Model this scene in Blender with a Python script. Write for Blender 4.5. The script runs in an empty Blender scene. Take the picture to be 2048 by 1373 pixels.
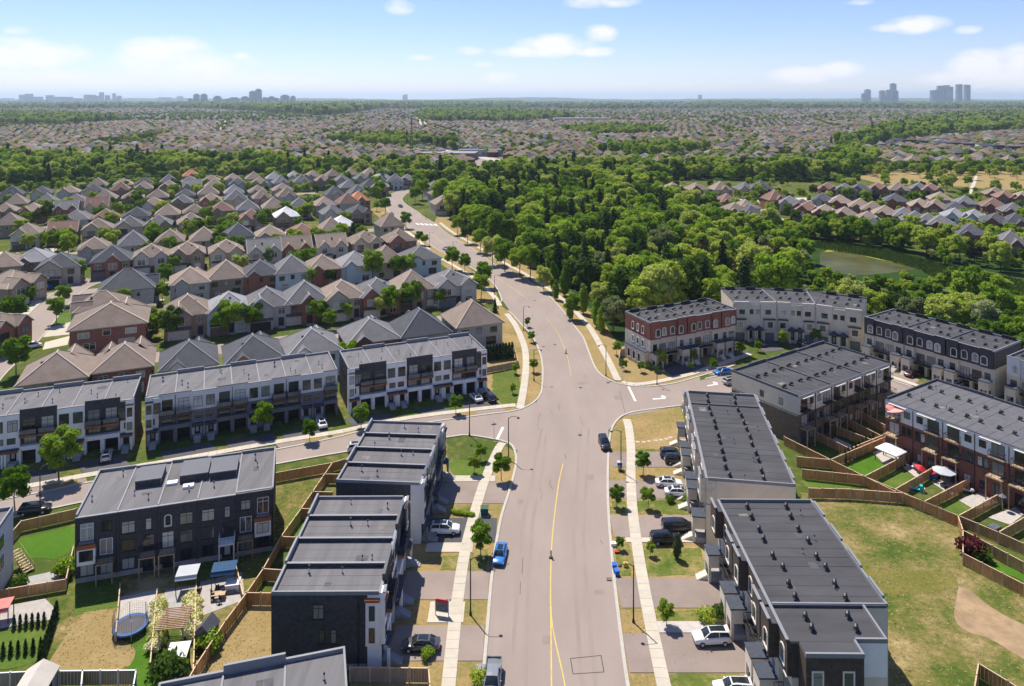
import bpy, bmesh, math, random
import numpy as np
from mathutils import Vector, Matrix, Euler

scene = bpy.context.scene
COL = scene.collection
rnd = random.Random(11)
nrng = np.random.default_rng(5)

# ------------------------------------------------------------------ survey constants (metres)
CAM_H = 68.0          # drone height above the flat ground
FOC = 1450.0          # focal length expressed in photograph pixels (2048 wide)
HORIZ = 197.0
MID = 1024.0

def g(x, y, h=0.0):
    """ground plan position (metres) of a survey mark read at height h"""
    k = (CAM_H - h) / (y - HORIZ)
    return ((x - MID) * k, FOC * k)

# ------------------------------------------------------------------ camera
cam_d = bpy.data.cameras.new("camera")
cam = bpy.data.objects.new("camera", cam_d)
COL.objects.link(cam)
cam.location = (0, 0, CAM_H)
cam.rotation_euler = (math.radians(90), 0, 0)
cam_d.sensor_width = 36.0
cam_d.lens = 36.0 * FOC / 2048.0
cam_d.shift_y = -(686.5 - HORIZ) / 2048.0
cam_d.clip_start = 1.0
cam_d.clip_end = 120000.0
scene.camera = cam

# ------------------------------------------------------------------ world, sun, exposure
SUN_EL = math.radians(58.5)
SUN_AZ = math.atan2(-0.52, 0.86)      # towards the sun: ahead and to the west
sun_dir = Vector((math.sin(SUN_AZ) * math.cos(SUN_EL), math.cos(SUN_AZ) * math.cos(SUN_EL), math.sin(SUN_EL)))
sun_d = bpy.data.lights.new("sun", 'SUN')
sun_d.energy = 3.25
sun_d.angle = math.radians(0.53)
sun_d.color = (1.0, 0.925, 0.815)
sun = bpy.data.objects.new("sun", sun_d)
COL.objects.link(sun)
sun.rotation_euler = (-sun_dir).to_track_quat('-Z', 'Y').to_euler()
sun.location = (0, 0, 300)

world = bpy.data.worlds.new("World")
scene.world = world
world.use_nodes = True
wn, wl = world.node_tree.nodes, world.node_tree.links
wn.clear()
w_out = wn.new("ShaderNodeOutputWorld")
w_bg = wn.new("ShaderNodeBackground")
w_bg.inputs["Strength"].default_value = 0.0685
wl.new(w_bg.outputs[0], w_out.inputs[0])
sky = wn.new("ShaderNodeTexSky")
sky.sky_type = 'NISHITA'
sky.sun_disc = False
sky.sun_elevation = SUN_EL
sky.sun_rotation = SUN_AZ
sky.altitude = 100
sky.air_density = 1.0
sky.dust_density = 0.0
sky.ozone_density = 6.0

def wmath(op, a, b=None, clamp=False):
    n = wn.new("ShaderNodeMath")
    n.operation = op
    n.use_clamp = clamp
    for i, v in enumerate((a, b)):
        if v is None:
            continue
        if isinstance(v, (int, float)):
            n.inputs[i].default_value = v
        else:
            wl.new(v, n.inputs[i])
    return n.outputs[0]

def build_clouds():
    tc = wn.new("ShaderNodeTexCoord")
    sep = wn.new("ShaderNodeSeparateXYZ")
    wl.new(tc.outputs["Generated"], sep.inputs[0])
    X, Y, Z = sep.outputs
    az = wmath('ARCTAN2', X, Y)
    el = wmath('ARCSINE', Z)
    comb = wn.new("ShaderNodeCombineXYZ")
    wl.new(wmath('MULTIPLY', az, 26.0), comb.inputs[0])
    wl.new(wmath('MULTIPLY', el, 44.0), comb.inputs[1])
    nz = wn.new("ShaderNodeTexNoise")
    nz.inputs["Scale"].default_value = 1.0
    nz.inputs["Detail"].default_value = 6.0
    nz.inputs["Roughness"].default_value = 0.55
    wl.new(comb.outputs[0], nz.inputs["Vector"])
    n1 = wmath('SUBTRACT', nz.outputs["Fac"], 0.5)
    # cumulus banks: azimuth, elevation, half widths, weight
    banks = [(35, 62, 24, 7, .5), (30, 108, 115, 26, 1.0), (95, 172, 210, 24, 1.15), (335, 103, 75, 24, 1.0), (300, 125, 40, 12, .7),
             (370, 135, 120, 30, .75), (480, 113, 16, 7, .7), (340, 80, 26, 6, .6), (470, 172, 160, 20, 1.0),
             (800, 14, 24, 13, .75), (840, 116, 22, 5, .7), (940, 102, 26, 7, .5), (968, 130, 22, 5, .5), (995, 155, 30, 10, .8),
             (1110, 92, 62, 19, 1.0), (1060, 104, 60, 10, .9), (1180, 104, 40, 9, .9), (1200, 68, 28, 14, .8), (1200, 3, 60, 12, .7),
             (1830, 50, 54, 15, 1.0), (1790, 55, 40, 8, .8), (1935, 60, 24, 8, .6), (1600, 152, 48, 15, .9), (1680, 140, 36, 14, .9),
             (1980, 140, 70, 34, 1.05), (2040, 150, 110, 46, 1.1), (2035, 98, 30, 10, .8), (1900, 160, 60, 14, .8), (1720, 5, 30, 5, .4)]
    total = None
    for (px, py, rx, ry, wt) in banks:
        a0 = math.atan2(px - MID, FOC)
        e0 = math.atan2((HORIZ - py), math.hypot(px - MID, FOC))
        ra = rx / FOC * math.cos(a0) ** 2 * 1.5
        re = ry / FOC * math.cos(a0) * 1.5
        dx = wmath('MULTIPLY', wmath('SUBTRACT', az, a0), 1 / ra)
        dy = wmath('MULTIPLY', wmath('SUBTRACT', el, e0), 1 / re)
        d2 = wmath('ADD', wmath('MULTIPLY', dx, dx), wmath('MULTIPLY', dy, dy))
        m = wmath('MULTIPLY', wmath('SUBTRACT', 1.0, d2, True), wt)
        total = m if total is None else wmath('MAXIMUM', total, m)
    # scattered puffs everywhere else round the sky
    nz2 = wn.new("ShaderNodeTexNoise")
    nz2.inputs["Scale"].default_value = 0.42
    nz2.inputs["Detail"].default_value = 2.0
    wl.new(comb.outputs[0], nz2.inputs["Vector"])
    away = wmath('SUBTRACT', wmath('MULTIPLY', wmath('ABSOLUTE', az), 4.0), 2.9, True)
    puffs = wmath('MULTIPLY', wmath('MULTIPLY', wmath('SUBTRACT', nz2.outputs["Fac"], 0.6, True), 6.0), away)
    total = wmath('MAXIMUM', total, puffs)
    m = wmath('ADD', total, wmath('MULTIPLY', n1, wmath('MULTIPLY', wmath('POWER', total, 0.5), 2.3)))
    m = wmath('MULTIPLY', wmath('SUBTRACT', m, 0.10, True), 1.35, True)
    m = wmath('MULTIPLY', m, 0.86)
    mix = wn.new("ShaderNodeMix")
    mix.data_type = 'RGBA'
    wl.new(m, mix.inputs["Factor"])
    tint = wn.new("ShaderNodeMix"); tint.data_type = 'RGBA'; tint.blend_type = 'MULTIPLY'; tint.inputs["Factor"].default_value = 1.0
    wl.new(sky.outputs[0], tint.inputs["A"]); tint.inputs["B"].default_value = (0.88, 0.82, 1.0, 1)
    wl.new(tint.outputs["Result"], mix.inputs["A"])
    mix.inputs["B"].default_value = (7.3, 7.1, 7.2, 1)
    wl.new(mix.outputs["Result"], w_bg.inputs["Color"])
build_clouds()

scene.view_settings.view_transform = 'Standard'
scene.view_settings.look = 'None'
scene.view_settings.gamma = 1.0
scene.view_settings.exposure = 1.15
scene.view_settings.use_curve_mapping = False
cy = scene.cycles
cy.use_denoising = True
cy.max_bounces = 6
cy.diffuse_bounces = 4
cy.glossy_bounces = 2
cy.transmission_bounces = 3
cy.transparent_max_bounces = 6
cy.volume_bounces = 1
cy.caustics_reflective = False
cy.caustics_refractive = False
cy.use_adaptive_sampling = True
cy.adaptive_threshold = 0.02

# ------------------------------------------------------------------ materials
MATS = {}
def mat(name, col, rough=0.85, var=0.12, scale=0.6, col2=None, detail=4.0, spec=0.25, metal=0.0, rand=0.0, bump=0.0, bscale=8.0, stretch=None, coat=0.0):
    """noise-broken surface; var = strength of the tonal mottling, rand = per-object tint"""
    if name in MATS:
        return MATS[name]
    m = bpy.data.materials.new(name)
    m.use_nodes = True
    nt = m.node_tree
    N, L = nt.nodes, nt.links
    b = N["Principled BSDF"]
    b.inputs["Roughness"].default_value = rough
    b.inputs["Specular IOR Level"].default_value = spec
    b.inputs["Metallic"].default_value = metal
    if coat:
        b.inputs["Coat Weight"].default_value = coat
        b.inputs["Coat Roughness"].default_value = 0.05
    col = tuple(col) + (1,)
    geo = N.new("ShaderNodeNewGeometry")
    vec = geo.outputs["Position"]
    if stretch:
        mp = N.new("ShaderNodeMapping")
        mp.inputs["Scale"].default_value = stretch
        L.new(vec, mp.inputs["Vector"])
        vec = mp.outputs[0]
    nz = N.new("ShaderNodeTexNoise")
    nz.inputs["Scale"].default_value = scale
    nz.inputs["Detail"].default_value = detail
    nz.inputs["Roughness"].default_value = 0.62
    L.new(vec, nz.inputs["Vector"])
    cr = N.new("ShaderNodeValToRGB")
    cr.color_ramp.elements[0].position = 0.34
    cr.color_ramp.elements[1].position = 0.66
    if col2 is None:
        lo = tuple(c * (1 - var) for c in col[:3]) + (1,)
        hi = tuple(min(1, c * (1 + var)) for c in col[:3]) + (1,)
    else:
        lo, hi = col, tuple(col2) + (1,)
    cr.color_ramp.elements[0].color = lo
    cr.color_ramp.elements[1].color = hi
    L.new(nz.outputs["Fac"], cr.inputs[0])
    out = cr.outputs[0]
    if rand:
        oi = N.new("ShaderNodeObjectInfo")
        mr = N.new("ShaderNodeMapRange")
        mr.inputs["To Min"].default_value = 1 - rand
        mr.inputs["To Max"].default_value = 1 + rand
        L.new(oi.outputs["Random"], mr.inputs["Value"])
        mx = N.new("ShaderNodeMix")
        mx.data_type = 'RGBA'
        mx.blend_type = 'MULTIPLY'
        mx.inputs["Factor"].default_value = 1.0
        L.new(out, mx.inputs["A"])
        L.new(mr.outputs[0], mx.inputs["B"])
        out = mx.outputs["Result"]
    L.new(out, b.inputs["Base Color"])
    if bump:
        n2 = N.new("ShaderNodeTexNoise")
        n2.inputs["Scale"].default_value = bscale
        n2.inputs["Detail"].default_value = 3.0
        L.new(vec, n2.inputs["Vector"])
        bp = N.new("ShaderNodeBump")
        bp.inputs["Strength"].default_value = bump
        bp.inputs["Distance"].default_value = 0.1
        L.new(n2.outputs["Fac"], bp.inputs["Height"])
        L.new(bp.outputs[0], b.inputs["Normal"])
    MATS[name] = m
    return m

def grass_mat(name, stops, big=0.06, fine=1.4, mixf=0.5, bump=0.6):
    m = bpy.data.materials.new(name)
    m.use_nodes = True
    N, L = m.node_tree.nodes, m.node_tree.links
    b = N["Principled BSDF"]
    b.inputs["Roughness"].default_value = 1.0
    b.inputs["Specular IOR Level"].default_value = 0.05
    geo = N.new("ShaderNodeNewGeometry")
    n1 = N.new("ShaderNodeTexNoise")
    n1.inputs["Scale"].default_value = big
    n1.inputs["Detail"].default_value = 5.0
    n1.inputs["Roughness"].default_value = 0.6
    n2 = N.new("ShaderNodeTexNoise")
    n2.inputs["Scale"].default_value = fine
    n2.inputs["Detail"].default_value = 4.0
    n2.inputs["Roughness"].default_value = 0.7
    for n in (n1, n2):
        L.new(geo.outputs["Position"], n.inputs["Vector"])
    mx = N.new("ShaderNodeMix")
    mx.inputs["Factor"].default_value = mixf
    L.new(n1.outputs["Fac"], mx.inputs["A"])
    L.new(n2.outputs["Fac"], mx.inputs["B"])
    cr = N.new("ShaderNodeValToRGB")
    els = cr.color_ramp.elements
    els[0].position, els[0].color = stops[0][0], tuple(stops[0][1]) + (1,)
    els[1].position, els[1].color = stops[-1][0], tuple(stops[-1][1]) + (1,)
    for p, c in stops[1:-1]:
        e = els.new(p)
        e.color = tuple(c) + (1,)
    L.new(mx.outputs["Result"], cr.inputs[0])
    L.new(cr.outputs[0], b.inputs["Base Color"])
    if bump:
        bp = N.new("ShaderNodeBump")
        bp.inputs["Strength"].default_value = bump
        bp.inputs["Distance"].default_value = 0.25
        L.new(n2.outputs["Fac"], bp.inputs["Height"])
        L.new(bp.outputs[0], b.inputs["Normal"])
    MATS[name] = m
    return m

DRY = (0.27, 0.20, 0.088); STRAW = (0.36, 0.275, 0.135); OLIVE = (0.13, 0.15, 0.035); GREEN = (0.06, 0.14, 0.015); LUSH = (0.05, 0.17, 0.01)
M_dry = grass_mat("dry_verge_grass", [(0.32, (0.10, 0.13, 0.028)), (0.42, (0.19, 0.17, 0.055)), (0.51, (0.28, 0.20, 0.085)), (0.7, (0.38, 0.28, 0.13))], 0.12, 1.6, 0.45)
M_straw = grass_mat("parched_straw_grass", [(0.28, (0.25, 0.18, 0.06)), (0.5, DRY), (0.75, STRAW)], 0.2, 1.5, 0.5)
M_lawn = grass_mat("lawn_green", [(0.3, (0.055, 0.105, 0.018)), (0.52, (0.09, 0.145, 0.025)), (0.7, (0.17, 0.17, 0.045))], 0.2, 2.2, 0.5)
M_turf = grass_mat("vivid_turf", [(0.3, (0.045, 0.115, 0.012)), (0.6, (0.075, 0.16, 0.016)), (0.75, (0.12, 0.18, 0.03))], 0.3, 2.5, 0.5)
M_field = grass_mat("rough_field_grass", [(0.38, (0.045, 0.08, 0.013)), (0.45, (0.085, 0.115, 0.022)), (0.50, (0.15, 0.14, 0.04)), (0.56, (0.235, 0.185, 0.08)), (0.64, (0.37, 0.285, 0.14))], 0.085, 1.2, 0.3, 1.0)
M_yard = grass_mat("yard_mixed_grass", [(0.3, (0.035, 0.07, 0.012)), (0.5, (0.075, 0.10, 0.022)), (0.68, (0.24, 0.18, 0.075))], 0.07, 0.5, 0.5)
M_plain = grass_mat("far_plain_cover", [(0.3, (0.018, 0.04, 0.014)), (0.5, (0.035, 0.062, 0.02)), (0.62, (0.08, 0.09, 0.04)), (0.75, (0.17, 0.15, 0.09))], 0.0022, 0.02, 0.4, 0)
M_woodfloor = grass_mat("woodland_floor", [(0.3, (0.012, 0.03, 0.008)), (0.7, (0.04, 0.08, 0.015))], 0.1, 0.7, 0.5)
M_reed = grass_mat("marsh_reed_green", [(0.3, (0.05, 0.09, 0.02)), (0.55, (0.09, 0.14, 0.03)), (0.75, (0.18, 0.17, 0.06))], 0.05, 0.6, 0.5)
M_algae = grass_mat("pond_algae", [(0.3, (0.16, 0.2, 0.02)), (0.7, (0.3, 0.3, 0.05))], 0.1, 0.6, 0.5, 0)
M_asph = mat("worn_asphalt", (0.275, 0.226, 0.194), 0.9, 0.075, 0.10, detail=9, spec=0.2, stretch=(1.6, 0.5, 1))
M_asph2 = mat("driveway_asphalt", (0.245, 0.198, 0.17), 0.9, 0.09, 0.25, detail=8, spec=0.2, rand=0.08)
M_asphd = mat("dark_driveway_asphalt", (0.085, 0.082, 0.085), 0.9, 0.1, 0.4, detail=8, rand=0.1)
M_conc = mat("pale_concrete", (0.46, 0.415, 0.335), 0.9, 0.06, 0.8, detail=6, rand=0.05)
M_kerb = mat("kerb_concrete", (0.42, 0.39, 0.34), 0.9, 0.08, 1.5)
M_patio = mat("patio_stone", (0.40, 0.37, 0.34), 0.9, 0.1, 1.2, rand=0.1)
M_dirt = mat("bare_dirt", (0.30, 0.21, 0.12), 1.0, 0.22, 0.5, detail=8, bump=0.5, bscale=2)
M_yellow = mat("yellow_road_paint", (0.55, 0.41, 0.10), 0.8, 0.15, 2.0)
M_white = mat("white_road_paint", (0.7, 0.68, 0.64), 0.8, 0.15, 2.0)
M_patch = mat("road_seal_black", (0.06, 0.055, 0.055), 0.9, 0.2, 1.0)
M_water = mat("pond_water", (0.05, 0.055, 0.018), 0.25, 0.3, 0.05, col2=(0.11, 0.11, 0.04), spec=0.03)
# building stuff
M_stucco = mat("off_white_stucco", (0.80, 0.785, 0.765), 0.9, 0.05, 0.5)
M_stucco2 = mat("light_grey_stucco", (0.60, 0.595, 0.595), 0.9, 0.05, 0.5)
M_beige = mat("beige_stucco", (0.62, 0.55, 0.45), 0.9, 0.07, 0.5)
M_beigestone = mat("beige_stone", (0.56, 0.495, 0.405), 0.9, 0.12, 1.6, detail=6)
M_black = mat("charcoal_brick", (0.056, 0.053, 0.059), 0.8, 0.3, 3.0, detail=8)
M_slate = mat("slate_grey_cladding", (0.15, 0.16, 0.18), 0.8, 0.1, 1.0)
M_brownbrick = mat("brown_brick", (0.15, 0.115, 0.09), 0.9, 0.3, 3.0, detail=8)
M_darkbrown = mat("umber_brick", (0.07, 0.052, 0.045), 0.9, 0.3, 3.0, detail=8)
M_red = mat("red_brick", (0.205, 0.083, 0.06), 0.9, 0.22, 2.5, detail=8, rand=0.1)
M_wood = mat("orange_cedar_cladding", (0.33, 0.11, 0.04), 0.7, 0.15, 2.0)
M_fence = mat("cedar_fence", (0.47, 0.25, 0.105), 0.85, 0.2, 1.8, detail=6, rand=0.16, stretch=(1, 1, 0.3))
M_fencegrey = mat("weathered_fence", (0.30, 0.24, 0.19), 0.9, 0.15, 1.8, rand=0.12, stretch=(1, 1, 0.3))
M_fencecap = mat("fence_cap_wood", (0.55, 0.41, 0.26), 0.85, 0.15, 2.0)
M_roofL = mat("grey_roof_membrane", (0.138, 0.134, 0.138), 0.9, 0.17, 0.30, detail=8, stretch=(2.6, 0.14, 1), rand=0.06)
M_roofR = mat("dark_roof_membrane", (0.062, 0.062, 0.067), 0.9, 0.2, 0.30, detail=8, stretch=(0.35, 1.2, 1), rand=0.06)
M_cap = mat("parapet_cap_metal", (0.20, 0.205, 0.22), 0.6, 0.05, 1.0, spec=0.4)
M_capd = mat("dark_cap_metal", (0.075, 0.08, 0.095), 0.6, 0.05, 1.0, spec=0.4)
M_blackm = mat("black_metal", (0.02, 0.02, 0.022), 0.5, 0.1, 2.0, spec=0.4)
M_dark = mat("dark_door_panel", (0.028, 0.026, 0.03), 0.6, 0.1, 1.0, rand=0.3)
M_canopy = mat("slate_canopy_shingle", (0.055, 0.065, 0.085), 0.85, 0.15, 2.0)
M_frame = mat("dark_window_frame", (0.03, 0.03, 0.033), 0.5, 0.05, 1.0, spec=0.4)
M_framew = mat("cream_window_trim", (0.66, 0.62, 0.55), 0.7, 0.05, 1.0)
M_trim = mat("pale_trim", (0.55, 0.52, 0.46), 0.8, 0.06, 1.0)
M_whitep = mat("white_paint", (0.75, 0.74, 0.72), 0.6, 0.04, 1.0)
M_found = mat("foundation_concrete", (0.33, 0.32, 0.31), 0.95, 0.12, 0.8)
M_pipe = mat("vent_pipe_white", (0.6, 0.6, 0.6), 0.6, 0.05, 1.0)
M_steel = mat("galvanised_steel", (0.45, 0.46, 0.47), 0.4, 0.05, 1.0, spec=0.5)
M_railglass = mat("balcony_rail_glass", (0.10, 0.12, 0.13), 0.1, 0.2, 1.0, spec=0.5)
M_treated = mat("treated_deck_wood", (0.40, 0.29, 0.18), 0.85, 0.2, 2.0, rand=0.12)
M_bark = mat("tree_bark", (0.09, 0.065, 0.045), 0.95, 0.25, 3.0)
M_tyre = mat("tyre_rubber", (0.015, 0.015, 0.016), 0.8, 0.1, 2.0)
M_rim = mat("alloy_rim", (0.45, 0.45, 0.46), 0.35, 0.05, 1.0, spec=0.5)
M_carglass = mat("car_glass", (0.018, 0.024, 0.028), 0.04, 0.1, 0.5, spec=0.6)
M_lampred = mat("tail_lamp_red", (0.4, 0.02, 0.02), 0.3, 0.05, 1.0, spec=0.5)
M_lampclear = mat("head_lamp_clear", (0.6, 0.62, 0.65), 0.15, 0.05, 1.0, spec=0.5)

def glass_mat():
    m = bpy.data.materials.new("window_glass")
    m.use_nodes = True
    N, L = m.node_tree.nodes, m.node_tree.links
    b = N["Principled BSDF"]
    b.inputs["Roughness"].default_value = 0.06
    b.inputs["Specular IOR Level"].default_value = 0.6
    oi = N.new("ShaderNodeObjectInfo")
    cr = N.new("ShaderNodeValToRGB")
    cr.color_ramp.interpolation = 'CONSTANT'
    e = cr.color_ramp.elements
    e[0].position, e[0].color = 0.0, (0.02, 0.024, 0.028, 1)
    e[1].position, e[1].color = 0.36, (0.06, 0.07, 0.075, 1)
    for p, c in ((0.55, (0.20, 0.21, 0.20, 1)), (0.72, (0.36, 0.36, 0.34, 1)), (0.9, (0.48, 0.48, 0.45, 1))):
        k = e.new(p)
        k.color = c
    L.new(oi.outputs["Random"], cr.inputs[0])
    # drawn blinds end part-way down: only the curtain's own colour, inside the pane
    L.new(cr.outputs[0], b.inputs["Base Color"])
    MATS["window_glass"] = m
    return m
M_glass = glass_mat()

def leaf_mat(name, stops, trans=0.22):
    m = bpy.data.materials.new(name)
    m.use_nodes = True
    N, L = m.node_tree.nodes, m.node_tree.links
    N.remove(N["Principled BSDF"])
    out = N["Material Output"]
    oi = N.new("ShaderNodeObjectInfo")
    tc = N.new("ShaderNodeTexCoord")
    nz = N.new("ShaderNodeTexNoise")
    nz.inputs["Scale"].default_value = 0.7
    nz.inputs["Detail"].default_value = 3.0
    L.new(tc.outputs["Object"], nz.inputs["Vector"])
    ad = N.new("ShaderNodeMath"); ad.operation = 'MULTIPLY_ADD'
    L.new(nz.outputs["Fac"], ad.inputs[0]); ad.inputs[1].default_value = 0.55
    mm = N.new("ShaderNodeMath"); mm.operation = 'MULTIPLY_ADD'
    L.new(oi.outputs["Random"], mm.inputs[0]); mm.inputs[1].default_value = 0.78; mm.inputs[2].default_value = -0.17
    L.new(mm.outputs[0], ad.inputs[2])
    cr = N.new("ShaderNodeValToRGB")
    e = cr.color_ramp.elements
    e[0].position, e[0].color = stops[0][0], tuple(stops[0][1]) + (1,)
    e[1].position, e[1].color = stops[-1][0], tuple(stops[-1][1]) + (1,)
    for p, c in stops[1:-1]:
        k = e.new(p); k.color = tuple(c) + (1,)
    L.new(ad.outputs[0], cr.inputs[0])
    d = N.new("ShaderNodeBsdfDiffuse")
    t = N.new("ShaderNodeBsdfTranslucent")
    L.new(cr.outputs[0], d.inputs[0])
    L.new(cr.outputs[0], t.inputs[0])
    mx = N.new("ShaderNodeMixShader")
    mx.inputs[0].default_value = trans
    L.new(d.outputs[0], mx.inputs[1]); L.new(t.outputs[0], mx.inputs[2])
    L.new(mx.outputs[0], out.inputs[0])
    MATS[name] = m
    return m
M_leaf = leaf_mat("broadleaf_foliage", [(0.08, (0.045, 0.085, 0.02)), (0.25, (0.128, 0.222, 0.024)), (0.46, (0.25, 0.385, 0.033)), (0.70, (0.39, 0.475, 0.058)), (1.0, (0.46, 0.48, 0.16))], 0.42)
M_leafb = leaf_mat("bright_street_foliage", [(0.1, (0.10, 0.20, 0.016)), (0.5, (0.18, 0.31, 0.025)), (1.0, (0.32, 0.40, 0.05))], 0.42)
M_leafpale = leaf_mat("sage_willow_foliage", [(0.1, (0.16, 0.2, 0.07)), (0.5, (0.28, 0.33, 0.13)), (1.0, (0.4, 0.44, 0.22))], 0.4)
M_needle = leaf_mat("conifer_needles", [(0.1, (0.02, 0.042, 0.016)), (0.6, (0.038, 0.07, 0.022)), (1.0, (0.075, 0.1, 0.035))], 0.08)
M_brownleaf = leaf_mat("withered_foliage", [(0.1, (0.06, 0.06, 0.025)), (1.0, (0.12, 0.1, 0.05))], 0.1)
M_bloom = leaf_mat("cream_hydrangea_bloom", [(0.1, (0.4, 0.42, 0.1)), (0.4, (0.7, 0.68, 0.3)), (1.0, (0.8, 0.76, 0.5))], 0.2)
M_redleaf = leaf_mat("burgundy_foliage", [(0.1, (0.05, 0.015, 0.015)), (1.0, (0.12, 0.03, 0.03))], 0.1)

# ------------------------------------------------------------------ object helpers
def tag(o, label=None, cat=None, group=None, kind=None):
    if label: o["label"] = label
    if cat: o["category"] = cat
    if group: o["group"] = group
    if kind: o["kind"] = kind
    return o

def empty(name, loc=(0, 0, 0), rz=0.0, label=None, cat=None, group=None, kind=None):
    o = bpy.data.objects.new(name, None)
    COL.objects.link(o)
    o.empty_display_size = 0.5
    o.location = loc
    o.rotation_euler = (0, 0, rz)
    return tag(o, label, cat, group, kind)

def put(name, mesh, m=None, parent=None, loc=(0, 0, 0), rz=0.0, scale=None, rot=None):
    o = bpy.data.objects.new(name, mesh)
    COL.objects.link(o)
    if parent is not None:
        o.parent = parent
    o.location = loc
    o.rotation_euler = rot if rot else (0, 0, rz)
    if scale is not None:
        o.scale = scale if isinstance(scale, (tuple, list)) else (scale,) * 3
    if m is not None:
        ms = m if isinstance(m, (tuple, list)) else (m,)
        for i, mm in enumerate(ms):
            s = o.material_slots[i]
            s.link = 'OBJECT'
            s.material = mm
    return o

class MB:
    """collects boxes, prisms and tubes for one mesh"""
    def __init__(s):
        s.v, s.f, s.mi = [], [], []
        s.cur = 0
    def quad(s, *p):
        n = len(s.v)
        s.v += [tuple(q) for q in p]
        s.f.append(tuple(range(n, n + len(p))))
        s.mi.append(s.cur)
    def box(s, x0, x1, y0, y1, z0, z1):
        n = len(s.v)
        s.v += [(x0, y0, z0), (x1, y0, z0), (x1, y1, z0), (x0, y1, z0), (x0, y0, z1), (x1, y0, z1), (x1, y1, z1), (x0, y1, z1)]
        for q in ((0, 3, 2, 1), (4, 5, 6, 7), (0, 1, 5, 4), (1, 2, 6, 5), (2, 3, 7, 6), (3, 0, 4, 7)):
            s.f.append(tuple(n + i for i in q)); s.mi.append(s.cur)
    def bar(s, a, b, w, h=None):
        """square bar between two points"""
        h = h or w
        a, b = Vector(a), Vector(b)
        d = (b - a)
        if d.length < 1e-6: return
        d.normalize()
        up = Vector((0, 0, 1)) if abs(d.z) < 0.95 else Vector((0, 1, 0))
        sx = d.cross(up).normalized() * (w / 2)
        sy = sx.cross(d).normalized() * (h / 2)
        n = len(s.v)
        for p in (a, b):
            for c in (-sx - sy, sx - sy, sx + sy, -sx + sy):
                s.v.append(tuple(p + c))
        for q in ((0, 3, 2, 1), (4, 5, 6, 7), (0, 1, 5, 4), (1, 2, 6, 5), (2, 3, 7, 6), (3, 0, 4, 7)):
            s.f.append(tuple(n + i for i in q)); s.mi.append(s.cur)
    def tube(s, pts, radii, seg=8, cap=True):
        pts = [Vector(p) for p in pts]
        n0 = len(s.v)
        for i, p in enumerate(pts):
            d = (pts[min(i + 1, len(pts) - 1)] - pts[max(i - 1, 0)]).normalized()
            up = Vector((0, 0, 1)) if abs(d.z) < 0.95 else Vector((1, 0, 0))
            sx = d.cross(up).normalized(); sy = sx.cross(d).normalized()
            for k in range(seg):
                a = 2 * math.pi * k / seg
                s.v.append(tuple(p + (sx * math.cos(a) + sy * math.sin(a)) * radii[i]))
        for i in range(len(pts) - 1):
            for k in range(seg):
                a, b = n0 + i * seg + k, n0 + i * seg + (k + 1) % seg
                s.f.append((a, b, b + seg, a + seg)); s.mi.append(s.cur)
        if cap:
            s.f.append(tuple(n0 + k for k in range(seg))[::-1]); s.mi.append(s.cur)
            m = n0 + (len(pts) - 1) * seg
            s.f.append(tuple(m + k for k in range(seg))); s.mi.append(s.cur)
    def mesh(s, name, mats=(None,), smooth=False, fix=True):
        me = bpy.data.meshes.new(name)
        me.from_pydata(s.v, [], s.f)
        for m in mats:
            me.materials.append(m if m else M_stucco)
        if len(mats) > 1:
            me.polygons.foreach_set("material_index", s.mi)
        if fix:
            bm = bmesh.new(); bm.from_mesh(me)
            bmesh.ops.recalc_face_normals(bm, faces=bm.faces)
            bm.to_mesh(me); bm.free()
        if smooth:
            me.polygons.foreach_set("use_smooth", [True] * len(me.polygons))
        me.update()
        return me

_cache = {}
def cached(key, fn):
    if key not in _cache:
        _cache[key] = fn()
    return _cache[key]

def unit_cube():
    def mk():
        b = MB(); b.box(-.5, .5, -.5, .5, -.5, .5)
        return b.mesh("unit_block")
    return cached("cube", mk)

def pbox(name, parent, x0, x1, y0, y1, z0, z1, m):
    return put(name, unit_cube(), m, parent, ((x0 + x1) / 2, (y0 + y1) / 2, (z0 + z1) / 2), 0, (abs(x1 - x0), abs(y1 - y0), abs(z1 - z0)))

def catmull(pts, n=6):
    pts = [Vector(p[:2]).to_3d() for p in pts]
    P = [pts[0] * 2 - pts[1]] + pts + [pts[-1] * 2 - pts[-2]]
    out = []
    for i in range(1, len(P) - 2):
        a, b, c, d = P[i - 1:i + 3]
        for k in range(n):
            t = k / n
            out.append(0.5 * ((2 * b) + (c - a) * t + (2 * a - 5 * b + 4 * c - d) * t * t + (3 * b - a - 3 * c + d) * t ** 3))
    out.append(P[-2])
    return [(p.x, p.y) for p in out]

def resample(pts, step):
    out = [pts[0]]
    acc = 0.0
    for a, b in zip(pts[:-1], pts[1:]):
        d = math.hypot(b[0] - a[0], b[1] - a[1])
        t = step - acc
        while t <= d:
            out.append((a[0] + (b[0] - a[0]) * t / d, a[1] + (b[1] - a[1]) * t / d))
            t += step
        acc = (acc + d) % step if d else acc
        acc = d - (t - step)
    return out

def offset(pts, d):
    out = []
    for i, p in enumerate(pts):
        a = pts[max(i - 1, 0)]; b = pts[min(i + 1, len(pts) - 1)]
        tx, ty = b[0] - a[0], b[1] - a[1]
        l = math.hypot(tx, ty) or 1
        out.append((p[0] - ty / l * d, p[1] + tx / l * d))
    return out

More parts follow.
